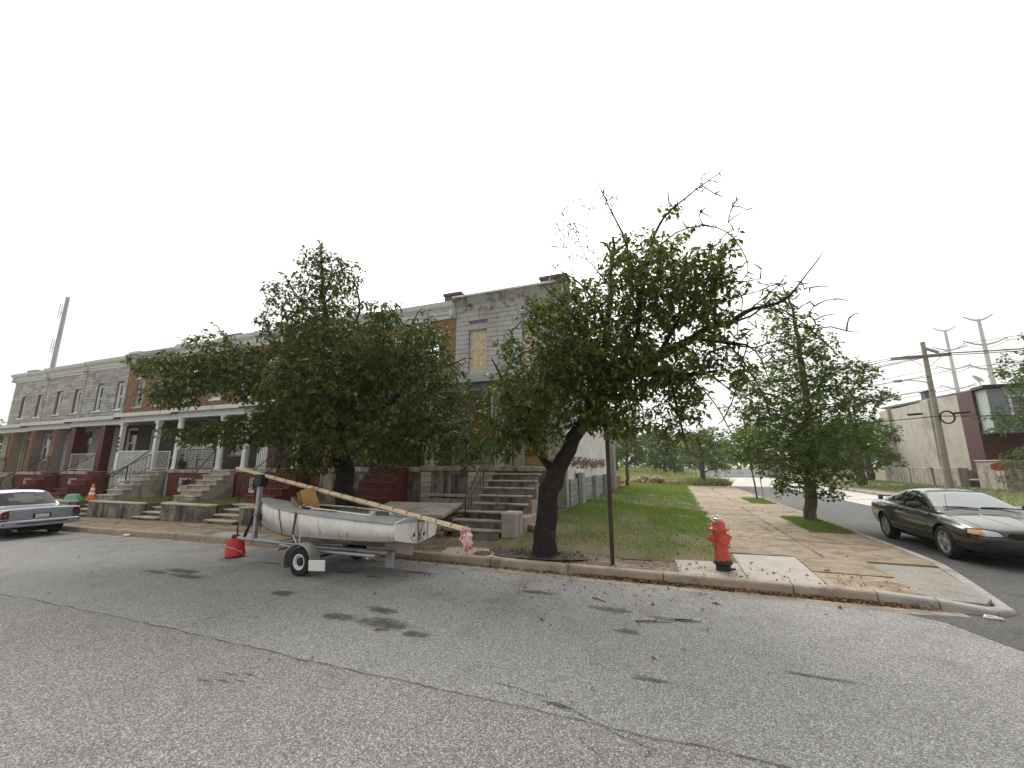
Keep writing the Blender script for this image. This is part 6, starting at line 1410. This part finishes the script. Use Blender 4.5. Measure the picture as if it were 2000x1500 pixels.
T1_B = [(-7.32,8.0,3.63,1.92,1.28),(-7.59,8.2,4.63,1.74,1.0),(-8.56,8.2,5.59,1.05,0.84),(-8.76,8.2,6.52,0.86,0.72),(-8.97,8.2,7.49,0.56,0.59),(-9.91,8.2,5.76,0.73,0.88),(-9.22,7.8,4.13,1.22,0.95),(-10.61,7.4,4.15,1.23,0.66),(-11.69,6.9,4.28,1.02,0.57),(-12.55,6.4,4.45,0.61,0.3),(-11.26,7.2,4.88,0.83,0.56),(-12.03,6.7,3.65,0.74,0.35),(-5.93,7.9,4.53,1.04,0.8),(-5.08,7.9,4.57,0.54,0.72),(-4.83,7.8,3.45,0.86,0.86),(-5.25,7.5,2.64,1.0,0.72),(-4.18,7.4,2.49,0.52,0.63),(-6.71,7.6,2.57,1.42,0.59),(-8.65,7.6,2.87,1.02,0.7),(-9.78,7.0,2.67,0.81,0.47),(-10.9,6.7,2.64,0.76,0.33),(-7.34,6.9,3.57,0.92,0.69),(-7.98,9.3,4.18,1.76,1.32),(-7.98,7.4,1.99,0.72,0.36),(-3.66,7.3,2.18,0.3,0.4),(-10.83,8.3,7.04,0.31,0.4),(-7.7,7.9,6.82,0.3,0.54),(-6.12,7.4,5.41,0.54,0.36),(-10.28,7.5,4.86,0.55,0.3),(-5.6,7.3,2.2,0.98,0.38)]
T2_L = [[(-2.5,8.2,0.09,0.3),(-2.47,8.2,0.39,0.23),(-2.4,8.2,0.98,0.215),(-2.26,8.2,1.58,0.21),(-2.13,8.2,1.93,0.2)],
  [(-2.21,8.2,1.73,0.1),(-2.55,8.1,2.19,0.085),(-2.84,8.0,2.61,0.07),(-3.03,7.9,3.14,0.055),(-3.17,7.8,3.67,0.035),(-3.42,7.7,4.12,0.015)],
  [(-2.75,8.05,2.45,0.05),(-2.99,7.8,2.49,0.035),(-3.31,7.6,2.69,0.02),(-3.66,7.5,3.01,0.01)],
  [(-2.13,8.2,1.83,0.17),(-1.82,8.2,2.44,0.15),(-1.49,8.2,2.94,0.14),(-1.06,8.15,3.32,0.13),(-0.6,8.1,3.69,0.11),(-0.06,8.05,3.98,0.095),(0.49,8.0,4.19,0.068),(0.8,7.97,4.36,0.058),(1.1,7.95,4.38,0.05),(1.39,7.92,4.54,0.04),(1.67,7.9,4.61,0.032),(1.95,7.88,4.67,0.024),(2.18,7.85,4.84,0.016),(2.39,7.8,5.13,0.009),(2.65,7.8,5.45,0.003)],
  [(-1.49,8.2,2.94,0.11),(-1.25,8.3,3.73,0.095),(-1.11,8.4,4.63,0.075),(-0.97,8.45,5.42,0.06),(-0.95,8.5,6.16,0.05),(-0.88,8.5,6.51,0.045),(-0.88,8.5,6.85,0.03)],
  [(-0.91,8.5,6.39,0.045),(-1.05,8.5,6.64,0.035),(-1.16,8.5,6.77,0.02)],
  [(-0.91,8.5,6.39,0.045),(-0.69,8.5,6.59,0.03),(-0.5,8.5,6.7,0.015)],
  [(-1.06,8.15,3.32,0.08),(-0.67,8.0,4.03,0.065),(-0.38,7.9,4.8,0.05),(-0.42,7.8,5.61,0.038),(-0.6,7.8,6.31,0.028),(-0.8,7.8,7.04,0.018),(-0.95,7.8,7.53,0.01),(-1.05,7.8,7.85,0.004)],
  [(-0.54,7.9,4.51,0.055),(-0.3,7.8,5.27,0.045),(-0.1,7.7,6.04,0.036),(0.21,7.7,6.57,0.028),(0.6,7.7,6.88,0.019),(0.98,7.7,7.17,0.012),(1.34,7.7,7.39,0.004)],
  [(0.88,7.7,7.09,0.009),(1.12,7.7,6.85,0.006),(1.26,7.7,6.7,0.003)],
  [(0.85,7.7,7.08,0.008),(0.91,7.7,7.26,0.005),(1.04,7.7,7.36,0.003)],
  [(-0.16,7.7,5.84,0.022),(0.36,7.6,6.15,0.018),(0.84,7.5,6.16,0.014),(1.23,7.5,5.96,0.01),(1.4,7.5,5.53,0.007),(1.43,7.5,5.14,0.004)],
  [(-0.06,8.05,3.98,0.06),(0.33,7.7,4.53,0.045),(0.77,7.5,4.83,0.03),(1.17,7.4,4.96,0.018),(1.58,7.4,4.93,0.006)],
  [(-0.6,8.1,3.69,0.07),(-0.09,7.8,3.54,0.06),(0.38,7.6,3.47,0.045),(0.82,7.5,3.45,0.025)],
  [(0.49,8.0,4.21,0.045),(0.89,7.8,4.06,0.035),(1.34,7.7,3.92,0.022),(1.52,7.6,3.62,0.014),(1.56,7.6,3.28,0.006)],
  [(1.1,7.95,4.4,0.03),(1.48,7.8,4.46,0.022),(1.74,7.8,4.66,0.02),(1.53,7.8,4.48,0.012)],
  [(-0.06,8.05,3.98,0.05),(0.07,7.6,3.2,0.035),(0.18,7.4,2.55,0.02),(0.27,7.4,2.13,0.008)],
  [(1.34,7.7,3.92,0.014),(1.08,7.5,3.12,0.01),(0.9,7.5,2.79,0.006),(0.73,7.5,2.54,0.003)],
  [(-1.25,8.3,3.73,0.06),(-1.54,8.2,4.61,0.045),(-1.83,8.1,5.19,0.03),(-2.19,8.0,5.55,0.018),(-2.33,8.0,5.69,0.01)],
  [(-1.09,8.4,4.62,0.05),(-1.33,8.4,5.34,0.035),(-1.74,8.3,5.96,0.02),(-2.14,8.3,6.22,0.008)],
  [(-1.45,8.4,6.35,0.01),(-1.62,8.3,6.86,0.007),(-1.93,8.3,7.51,0.005),(-2.31,8.3,7.86,0.003)],
  [(-1.45,8.4,6.35,0.01),(-1.84,8.3,6.66,0.006),(-2.12,8.3,7.22,0.003)],
  [(-1.45,8.4,6.35,0.012),(-1.4,8.3,6.88,0.008),(-1.32,8.3,7.49,0.005),(-1.1,8.3,8.07,0.003)],
  [(-0.98,8.45,5.66,0.02),(-1.25,8.4,6.04,0.015),(-1.45,8.4,6.35,0.012)],
  [(-2.84,8.0,2.61,0.04),(-2.52,7.7,3.18,0.03),(-2.27,7.6,3.77,0.02),(-2.33,7.5,4.38,0.01)],
  [(-3.17,7.8,3.67,0.02),(-3.03,7.9,4.24,0.014),(-3.21,7.9,4.66,0.008)],
  [(-2.76,7.8,4.19,0.016),(-2.48,7.8,4.31,0.012),(-2.76,7.8,4.3,0.01),(-3.17,7.8,4.74,0.005)],
  [(0.58,8.0,4.2,0.028),(1.12,7.8,3.97,0.022),(1.44,7.7,3.82,0.016),(1.76,7.6,3.88,0.01),(2.06,7.6,3.64,0.005)],
  [(0.76,7.97,4.32,0.026),(1.17,7.7,3.75,0.02),(1.41,7.6,3.27,0.014),(1.51,7.6,2.84,0.009),(1.49,7.6,2.46,0.004)],
  [(0.36,7.7,3.71,0.022),(0.8,7.5,3.3,0.016),(1.15,7.5,2.9,0.006)],
  [(1.35,7.92,4.51,0.018),(1.75,7.8,4.82,0.012),(2.03,7.8,5.08,0.004)],
  [(-0.26,7.9,3.72,0.024),(0.4,7.5,3.29,0.017),(0.78,7.4,2.78,0.01),(0.94,7.4,2.36,0.004)],
  [(0.07,7.75,4.53,0.022),(0.69,7.5,4.71,0.016),(1.23,7.5,4.73,0.009),(1.62,7.5,4.78,0.004)],
  [(1.67,7.9,4.61,0.016),(2.05,7.8,4.38,0.011),(2.39,7.8,3.94,0.007),(2.62,7.8,3.57,0.003)],
  [(-0.42,7.8,5.61,0.014),(0.02,7.7,5.8,0.009),(0.43,7.6,5.88,0.004)],
  [(1.74,7.8,4.66,0.014),(2.1,7.7,4.12,0.01),(2.49,7.6,4.08,0.006),(2.85,7.6,3.91,0.003)]]
T2_B = [(-0.06,7.7,5.19,1.11,0.92),(-0.9,8.1,4.61,1.14,1.03),(-1.87,8.2,4.54,0.92,0.92),(0.37,7.6,5.08,0.74,0.65),(0.89,7.5,5.34,0.41,0.41),(-0.44,7.9,3.68,1.06,0.73),(-1.44,8.0,3.37,0.96,0.81),(-2.33,7.8,3.4,0.88,0.88),(-2.96,7.7,3.1,0.73,0.78),(-3.19,7.6,2.43,0.56,0.46),(-2.38,7.9,2.48,0.67,0.46),(0.26,7.5,3.54,0.67,0.53),(-0.92,7.6,2.7,0.56,0.42),(0.02,7.4,2.56,0.52,0.39),(-0.52,8.0,5.95,0.73,0.52),(0.72,7.5,4.22,0.4,0.35),(1.12,7.5,3.46,0.34,0.34),(-1.73,8.2,5.44,0.61,0.5),(-2.96,7.7,4.29,0.37,0.32),(0.58,7.6,6.06,0.19,0.13),(0.31,7.7,6.66,0.22,0.14),(1.09,7.45,4.9,0.35,0.31),(1.09,7.5,5.69,0.27,0.2),(-1.04,7.5,3.84,0.76,0.57),(-1.85,7.6,3.94,0.6,0.6),(-0.9,7.6,3.17,0.56,0.38),(-0.41,7.3,3.55,0.54,0.4),(-1.36,7.5,2.9,0.47,0.38),(-1.51,7.4,3.66,0.57,0.48),(0.65,7.3,4.53,0.35,0.35),(-2.45,7.9,4.97,0.43,0.43),(0.81,7.6,3.78,0.35,0.25),(1.2,7.7,4.04,0.23,0.14),(0.38,7.5,2.99,0.39,0.35),(1.03,7.6,4.5,0.23,0.18)]
T3_L = [[(4.02,16.3,0.09,0.2),(4.11,16.3,0.89,0.17),(4.24,16.3,2.03,0.15),(4.34,16.3,3.72,0.12),(4.39,16.3,5.49,0.085),(4.34,16.3,6.98,0.05),(4.16,16.3,8.16,0.015)]]
T3_B = [(3.94,16.3,7.61,0.64,0.66),(4.12,16.3,6.44,0.99,0.81),(4.77,16.2,5.79,0.87,0.63),(4.1,16.4,5.36,1.34,0.71),(3.6,16.2,4.63,1.59,0.67),(4.96,16.3,4.73,1.03,0.77),(5.39,16.2,5.02,0.76,0.37),(6.0,16.1,4.7,0.43,0.59),(5.53,16.2,3.99,1.0,0.58),(6.3,16.1,4.01,0.73,0.23),(4.04,16.0,3.7,1.78,0.68),(2.91,16.3,3.79,1.25,0.46),(3.09,16.2,2.72,1.48,0.87),(4.43,15.8,2.67,1.47,0.9),(5.45,16.4,2.85,1.08,0.83),(3.79,15.9,1.71,1.32,0.74),(4.64,16.0,1.71,1.06,0.57),(3.36,16.1,1.29,0.44,0.5),(4.43,16.0,1.07,0.65,0.29),(2.67,16.3,4.53,0.72,0.43),(4.31,17.3,3.3,1.64,1.28),(2.15,16.3,2.39,0.8,0.46)]

g = Grow(1); g.limbs([[(x, y, z, r if k == 0 or i == 0 and r > .1 else r * .72) for i, (x, y, z, r) in enumerate(l)] for k, l in enumerate(T1_L)], 9, .03); g.crown(T1_B, 50, 1.3, 1.4)
tree('cherry_tree', 'dense broad leafy tree growing behind the dinghy', (-7.4, 8.25, .1), g, 'bark_cherry', 'leaf_cherry', (.031, .142, .060), 'street trees by the terrace', droop=.55, cl=1)
g = Grow(2); g.limbs([[(x, y, z, r if k in (0, 3) else r * .8) for x, y, z, r in l] for k, l in enumerate(T2_L)]); g.crown(T2_B, 54, 1.2, 1.25)
dead = Grow(12); dead.nodes = list(g.nodes); dead.crown(T2_D, 14, 1.0, .8, .0105)
g.twig_v, g.twig_f = g.twig_v + dead.twig_v, g.twig_f + [tuple(i + len(g.twig_v) for i in f) for f in dead.twig_f]
tree('cherry_tree', 'leaning dark-trunked tree with bare dead branches beside the sign post', (-2.45, 8.2, .1), g, 'bark_cherry', 'leaf_cherry2', (.032, .142, .060), 'street trees by the terrace', droop=.55)
# bare dead twigs springing off the outer limbs
g = Grow(3); oak_l = list(T3_L); r_ = random.Random(8)
tk = T3_L[0]
for (x, y, z, rx, rz) in T3_B:              # a branch into every spray of leaves
    zz = max(1.3, z - .25 - .25 * abs(x - 4.0)); f = min(1, max(0, (zz - .3) / 7.5)); bx = 4.03 + (3.95 - 4.03) * f
    oak_l.append([(bx, 16.3, zz, .045 - .03 * f), ((bx + x) / 2, (16.3 + y) / 2, (zz + z) / 2 + .05, .025), (x + (x - bx) * .15, y, z, .008)])
g.limbs(oak_l); g.crown(T3_B, 13, 1.1, 1.5, .004)
tree('pin_oak', 'slender conical street tree in the grass pit beside the side street', (4.03, 16.3, .14), g, 'bark_oak', 'leaf_oak', (.045, .13, .085), 'street trees on the side street', droop=.15, cl=2, jit=.05)
def random_tree(name, label, x, y, z, h, r, seed, leafm='leaf_far', trunk=.16, first=.32, dens=2.2, lv=(.16, .30, .20), group='trees in the distance', lean=0, squash=1.0, cat='tree'):
    g = Grow(seed); q = random.Random(seed); L_ = [[(x, y, z, trunk * 1.3), (x + lean * .3, y, z + h * first, trunk), (x + lean, y, z + h * .85, trunk * .25)]]; B = []
    n = 9
    for k in range(n):
        a = k * 2.4 + q.uniform(-.4, .4); zz = z + h * (first + (.95 - first) * (k + .5) / n); rr = r * (.55 + .45 * math.sin(math.pi * min(1, .25 + .75 * (k + .5) / n))) * q.uniform(.55, .85)
        ex, ey, ez = x + lean * .6 + rr * math.cos(a), y + rr * math.sin(a), zz + h * .05
        L_.append([(x + lean * .5 * k / n, y, zz - h * .12, trunk * .4), (x + (ex - x) * .5, y + (ey - y) * .5, zz - h * .03, trunk * .25), (ex, ey, ez, trunk * .08)])
        B.append((ex, ey, ez, r * .5 * q.uniform(.8, 1.2), h * .15 * squash * q.uniform(.8, 1.2)))
    B.append((x + lean, y, z + h * .88, r * .4, h * .13)); g.limbs(L_, 7); g.crown(B, dens * 2.0, r * .9, 1.0, .012)
    return tree(name, label, (x, y, z), g, 'bark_far', leafm, lv, group, cat=cat, droop=.3, cl=2, jit=lv[1] * .4)
random_tree('young_tree', 'slim young tree at the far end of the white side wall', -2.95, 29.5, .35, 5.2, 2.1, 21, 'leaf_oak', .10, .38, 3.2, (.09, .17, .10), None, .3)
random_tree('field_tree', 'round dark tree with short trunk at the edge of the field', 2.5, 41.5, .2, 4.7, 2.9, 22, 'leaf_oak', .2, .28, 2.4, (.12, .24, .15), None)
random_tree('sapling', 'thin staked sapling in the second grass pit', 3.98, 25.1, .13, 3.7, .95, 23, 'leaf_bright', .035, .55, 5, (.08, .13, .08), None, -.35)
stk = thing('tree_stake', 'thin wooden stake beside the sapling', 'stake', (4.3, 25.2, .13)); MB().tube([(0, 0, 0), (-.1, 0, 2.2)], .025, 6).build('stake_pole', 'wood_grey', stk)
random_tree('verge_tree', 'dark rounded tree on the grass verge before the stucco house', 14.6, 43, .3, 5.4, 2.9, 24, 'leaf_far', .28, .3, 2.6, (.12, .25, .16), 'trees on the grass verge')
random_tree('verge_tree', 'dark tree behind the verge, close to the stucco house corner', 18.6, 52.5, .45, 5.6, 3.1, 25, 'leaf_far', .3, .25, 2.2, (.13, .27, .17), 'trees on the grass verge')
random_tree('verge_tree', 'tree with light leaves overhanging the bay of the stucco house at the picture edge', 20.3, 30.5, .3, 8.6, 3.6, 26, 'leaf_far', .24, .35, 1.9, (.10, .22, .15), 'trees on the grass verge')
random_tree('verge_shrub', 'yellow-green shrub in front of the stucco house front', 18.9, 32.6, .3, 2.6, 1.4, 27, 'leaf_bright', .06, .15, 3.5, (.08, .17, .11), None, cat='shrub')
random_tree('garden_tree', 'bushy tree peeping past the far end of the terrace', -50, 17, -.5, 6.0, 3.0, 28, 'leaf_far', .2, .3, 1.8, (.14, .28, .18), None)
fl = [(-9, 74, 9, 4.5), (-16, 88, 10, 5.5), (-3.5, 96, 8.5, 4.5), (5, 90, 8, 4.5), (13, 84, 8, 4.5), (20, 76, 7.5, 4.2), (-25, 104, 11, 6), (29, 98, 9, 5), (-1, 62, 5.0, 2.6)]
wh = ['left of the rubble heap', 'tallest in the gap beside the side wall', 'straight above the rubble heap', 'behind the round field tree', 'behind the concrete barriers', 'past the end of the side street', 'hazy and farthest from the street', 'behind the verge trees', 'low and closest to the rubble heap']
for k, (x, y, h, r) in enumerate(fl): random_tree('distant_tree', 'grey-green distant tree %s' % wh[k], x, y, .2, h, r, 40 + k, 'leaf_far', .25, .2, 1.0, (.28, .55, .36), 'trees in the distance', 0, 1.2)
# far woods: one mass on the skyline
r_ = np.random.default_rng(5); n = 5200
ang = r_.uniform(-.75, 1.0, n); dist = r_.uniform(130, 190, n); hgt = 5.5 + 2.8 * np.sin(ang * 17) + 1.7 * np.sin(ang * 41 + 1) + 1.2 * np.sin(ang * 97)
zz = r_.random(n) ** .8 * hgt; C = np.stack([np.sin(ang) * dist, np.cos(ang) * dist, zz], 1); u = r_.normal(0, 1, (n, 3)); u /= np.linalg.norm(u, axis=1)[:, None]; w = np.cross(u, r_.normal(0, 1, (n, 3))); w /= np.linalg.norm(w, axis=1)[:, None]
V = np.stack([C - u * 1.0, C + w * .75, C + u * 1.0, C - w * .75], 1).reshape(-1, 3); F = np.arange(n * 4).reshape(-1, 4)
tag(fast_mesh('far_woods', V, F, 'leaf_far', np.repeat(r_.random(n), 4)), 'hazy line of woods along the horizon behind the field', 'woods', kind='stuff')

# ------------------------------------------------------------------ grass, weeds, litter
def blades(name, label, pts, h, w, mat, seed, parent=None, lean=.5, dry=None):
    r = np.random.default_rng(seed); P = np.asarray(pts, float); n = len(P); a = r.uniform(0, 6.283, n); hh_ = h * r.uniform(.45, 1.3, n)
    dx, dy = np.cos(a) * w, np.sin(a) * w; lx, ly = r.normal(0, lean, n) * hh_, r.normal(0, lean, n) * hh_
    V = np.stack([P + np.stack([dx, dy, 0 * a - .01], 1), P + np.stack([-dx, -dy, 0 * a - .01], 1), P + np.stack([lx, ly, hh_], 1)], 1).reshape(-1, 3)
    o = fast_mesh(name, V, np.arange(n * 3).reshape(-1, 3), mat, np.repeat(r.random(n) if dry is None else np.where(r.random(n) < dry, .97, r.random(n) * .92), 3), parent)
    return tag(o, label, 'grass', kind='stuff')
r = np.random.default_rng(3)
P = []
while len(P) < 75000:
    y = 8.8 + 9 * r.random() ** 1.4 if r.random() < .72 else r.uniform(15, 40); x = r.uniform(-3.4, .98 + .08 * math.sin(y * 3) + .06 * math.sin(y * 7.3))
    if y < 9.9 and r.random() > (y - 8.6 - .35 * math.sin(x * 2.7) - .25 * math.sin(x * 6.1 + 1)) / 1.0: continue
    if math.sin(x * 2.1 + 1) * math.sin(y * 1.3) > .62 and r.random() < .6: continue
    P.append((x, y, lawn_z(x, y) + .02))
Pa = np.array(P); nearm = Pa[:, 1] < 16
blades('grass', 'green lawn grass beside the end house', Pa, np.clip(.035 + (Pa[:, 1] - 8.8) * .0045, .03, .11), np.clip(.004 + (Pa[:, 1] - 8.8) * .0007, .004, .016), 'blade', 31, dry=np.clip(.05 + .55 * np.exp(-(Pa[:, 1] - 9.0) / .7) + .22 * np.sin(Pa[:, 0] * 1.7 + Pa[:, 1] * .9) * np.sin(Pa[:, 1] * 1.1 - Pa[:, 0]), .02, .8))
P = [(x, y, .135) for x, y in zip(r.uniform(3.38, 4.37, 5000), r.uniform(13.7, 17.2, 5000))] + [(x, y, .135) for x, y in zip(r.uniform(3.38, 4.37, 2500), r.uniform(22.7, 26.1, 2500))]
blades('grass', 'grass tufts growing in the two street tree pits', P, .07, .009, 'blade', 33)
P = []
for k in range(26000):
    x = r.uniform(-40, 4.2); y = 40 + 75 * r.random() ** 1.6; P.append((x, y, .12 + min(.5, (y - 39.8) * .03) * (1 if x < 3 else .2)))
blades('meadow_grass', 'tall dry meadow grass in the field behind the lawn', P, .5, .05, 'blade_dry', 34)
P = []
for k in range(22000):
    x = 14 + 30 * r.random() ** 1.3; y = r.uniform(17, 60)
    if x > 19.2 and y > 35: continue
    P.append((x, y, .11 + max(0, min(1, (x - 14) / 8)) * .38))
blades('verge_grass', 'mown grass rising to the stucco house', P, .13, .03, 'blade', 35)
P = [(-3 + r.normal(0, .5), 43 + r.normal(0, .8), .2) for k in range(1)] + [(x, y, .15) for x, y in zip(r.uniform(1.2, 4.6, 2600), r.uniform(40.2, 44.5, 2600))]
blades('weeds', 'rough weeds where the side pavement ends', P, .55, .035, 'blade_dry', 36)
P = []
for k in range(5200):                         # front yards of the row: weeds and tufts
    i = r.integers(3, 9); x = XL[i] + r.uniform(.05, 2.45 if i >= 6 else 3.0); y = YF + r.uniform(-4.4 if i != 8 else -3.6, -2.3); P.append((x, y, (.67 if i < 8 else .52) + gz(x)))
blades('yard_weeds', 'weeds growing in the small front yards of the terrace', P, .12, .010, 'blade', 37)
P = []
for k in range(2600):
    x = r.uniform(-44, -5); y = 9.45 + r.normal(0, .03) if r.random() < .6 else 8.62 + r.normal(0, .012); P.append((x, y, .135 + gz(x)))
for k in range(1500):
    y = r.uniform(10, 38); x = 2.62 + r.normal(0, .012) if r.random() < .5 else r.uniform(.9, 4.3)
    if abs(x - 2.62) > .06: y = ys_[int(r.integers(1, 15))] + r.normal(0, .012)
    if math.sin(x * 3 + y * 1.3) > .1: P.append((x, y, .135))
blades('pavement_weeds', 'weeds sprouting along the pavement joints', P, .06, .008, 'blade_dry', 38)
def litter(name, label, P, size, mat, seed, cat='leaves'):
    r = np.random.default_rng(seed); P = np.asarray(P); n = len(P); a = r.uniform(0, 6.283, n); s = size * r.uniform(.5, 1.3, n); t = r.normal(0, .25, n)
    u = np.stack([np.cos(a) * s, np.sin(a) * s, t * s], 1); w = np.stack([-np.sin(a) * s * .4, np.cos(a) * s * .4, r.normal(0, .3, n) * s], 1); C = P + np.array([0, 0, .012])
    V = np.stack([C - u, C + w, C + u, C - w], 1).reshape(-1, 3)
    return tag(fast_mesh(name, V, np.arange(n * 4).reshape(-1, 4), mat, np.repeat(r.random(n), 4)), label, cat, kind='stuff')
P = []
for k in range(2000):
    x = r.choice([r.normal(.25, .55), r.normal(2.2, .45), r.uniform(-6, 3.2), r.normal(-.9, .4)]); d = abs(r.normal(0, .045)); 
    if x > 3.2: continue
    P.append((x, 7.585 - d, .004 + .03 * max(0, 1 - d / .08) * r.random()))
litter('gutter_leaves', 'drift of dry brown leaves in the gutter below the kerb', P, .034, 'litter_leaf', 41)
P = [(r.uniform(-7, 3.2), 7.8 + abs(r.normal(0, .6)), .14) for k in range(700)] + [(r.uniform(.3, 4.2), r.uniform(10, 22), .142) for k in range(160)] + [(r.normal(-1.8, 1.6), 7.4 - abs(r.normal(0, .8)), .004) for k in range(260)] + [(r.uniform(-14, 4), r.uniform(3.2, 7.2), .004) for k in range(80)]
P = [(x, y, z + gz(x)) for x, y, z in P]
litter('fallen_leaves', 'scattered fallen leaves on the pavement and road', P, .026, 'litter_leaf', 42)
P = [(r.uniform(-7.5, .0), r.uniform(7.8, 9.5), .118) for k in range(5200)]
litter('pebbles', 'small stones and crumbs of earth on the dirt strip', P, .016, 'rubble_stone', 44, 'pebbles')
P = [(r.uniform(-3.3, .9), 9 + abs(r.normal(0, 2.0))) for k in range(420)]
litter('lawn_leaves', 'scattered yellow-brown leaves on the lawn', [(x, y, lawn_z(x, y) + .05) for x, y in P], .03, 'litter_leaf', 45)
P = [(-2.6 + r.normal(0, .42), 8.25 + r.normal(0, .2), .16 + .03 * r.random()) for k in range(700)]
litter('wood_chips', 'dark bark chips round the foot of the leaning tree', [p for p in P if 7.8 < p[1] < 8.8], .03, 'mulch', 43, 'mulch')
rt = random.Random(6)
for k, (x, y, a, l_) in enumerate(((-.35, 5.75, .25, .42), (-1.1, 6.35, -.5, .25), (.05, 5.95, .1, .3), (-3.3, 4.35, .35, .16), (.45, 6.75, -.3, .14), (1.25, 3.55, -.7, .24), (-4.9, 6.2, .2, .3))):
    tw = thing('fallen_twig', 'bare dark twig lying on the road, %s' % ('longest with side shoots', 'near the kerb below the sign post', 'beside the forked twig', 'reddish and alone by the oil patches', 'shortest, close to the gutter', 'alone in front of the corner', 'under the dinghy stern')[k], 'twig', (x, y, .012), a, 'twigs on the road')
    MB().tube([(-l_ / 2, 0, 0), (-.05, .012, .006), (l_ / 2, -.01, 0)], [.009, .008, .004], 5).build('stick', 'twig' if k != 3 else 'brick_red', tw)
    if k in (0, 2): MB().tube([(0, .01, .004), (.06, .06, .01)], .004, 4).build('shoot', 'twig', tw)
wl_ = thing('paper_scrap', 'crumpled white paper at the kerb near the silver car', 'litter', (-14.6, 7.5, gz(-14.6) + .02), .4); MB().box(-.09, .09, -.04, .04, 0, .05, .02).build('crumple', 'text_white', wl_)
wl_ = thing('paper_scrap', 'torn white plastic at the tip of the corner kerb', 'litter', (3.62, 7.40, .01), .2); MB().tube([(-.09, 0, .01), (-.03, .05, .02), (.05, .02, .015), (.08, -.04, .01), (0, -.05, .02), (-.08, -.01, .01)], .012, 5).build('crumple', 'text_white', wl_)
# ------------------------------------------------------------------ haze
hb = MB().box(-420, 420, -60, 420, -2.6, 46).build('haze', 'asphalt'); hm = bpy.data.materials.new('haze_air'); hm.use_nodes = True; hn = hm.node_tree; hn.nodes.clear()
ho = hn.nodes.new('ShaderNodeOutputMaterial'); hv = hn.nodes.new('ShaderNodeVolumePrincipled'); hv.inputs['Color'].default_value = (.93, .94, .95, 1); hv.inputs['Density'].default_value = .00045; hv.inputs['Anisotropy'].default_value = .3
hn.links.new(hv.outputs[0], ho.inputs['Volume']); hb.data.materials.clear(); hb.data.materials.append(hm); hb['kind'] = 'stuff'; hb['label'] = 'thin pale haze filling the air'; hb['category'] = 'haze'
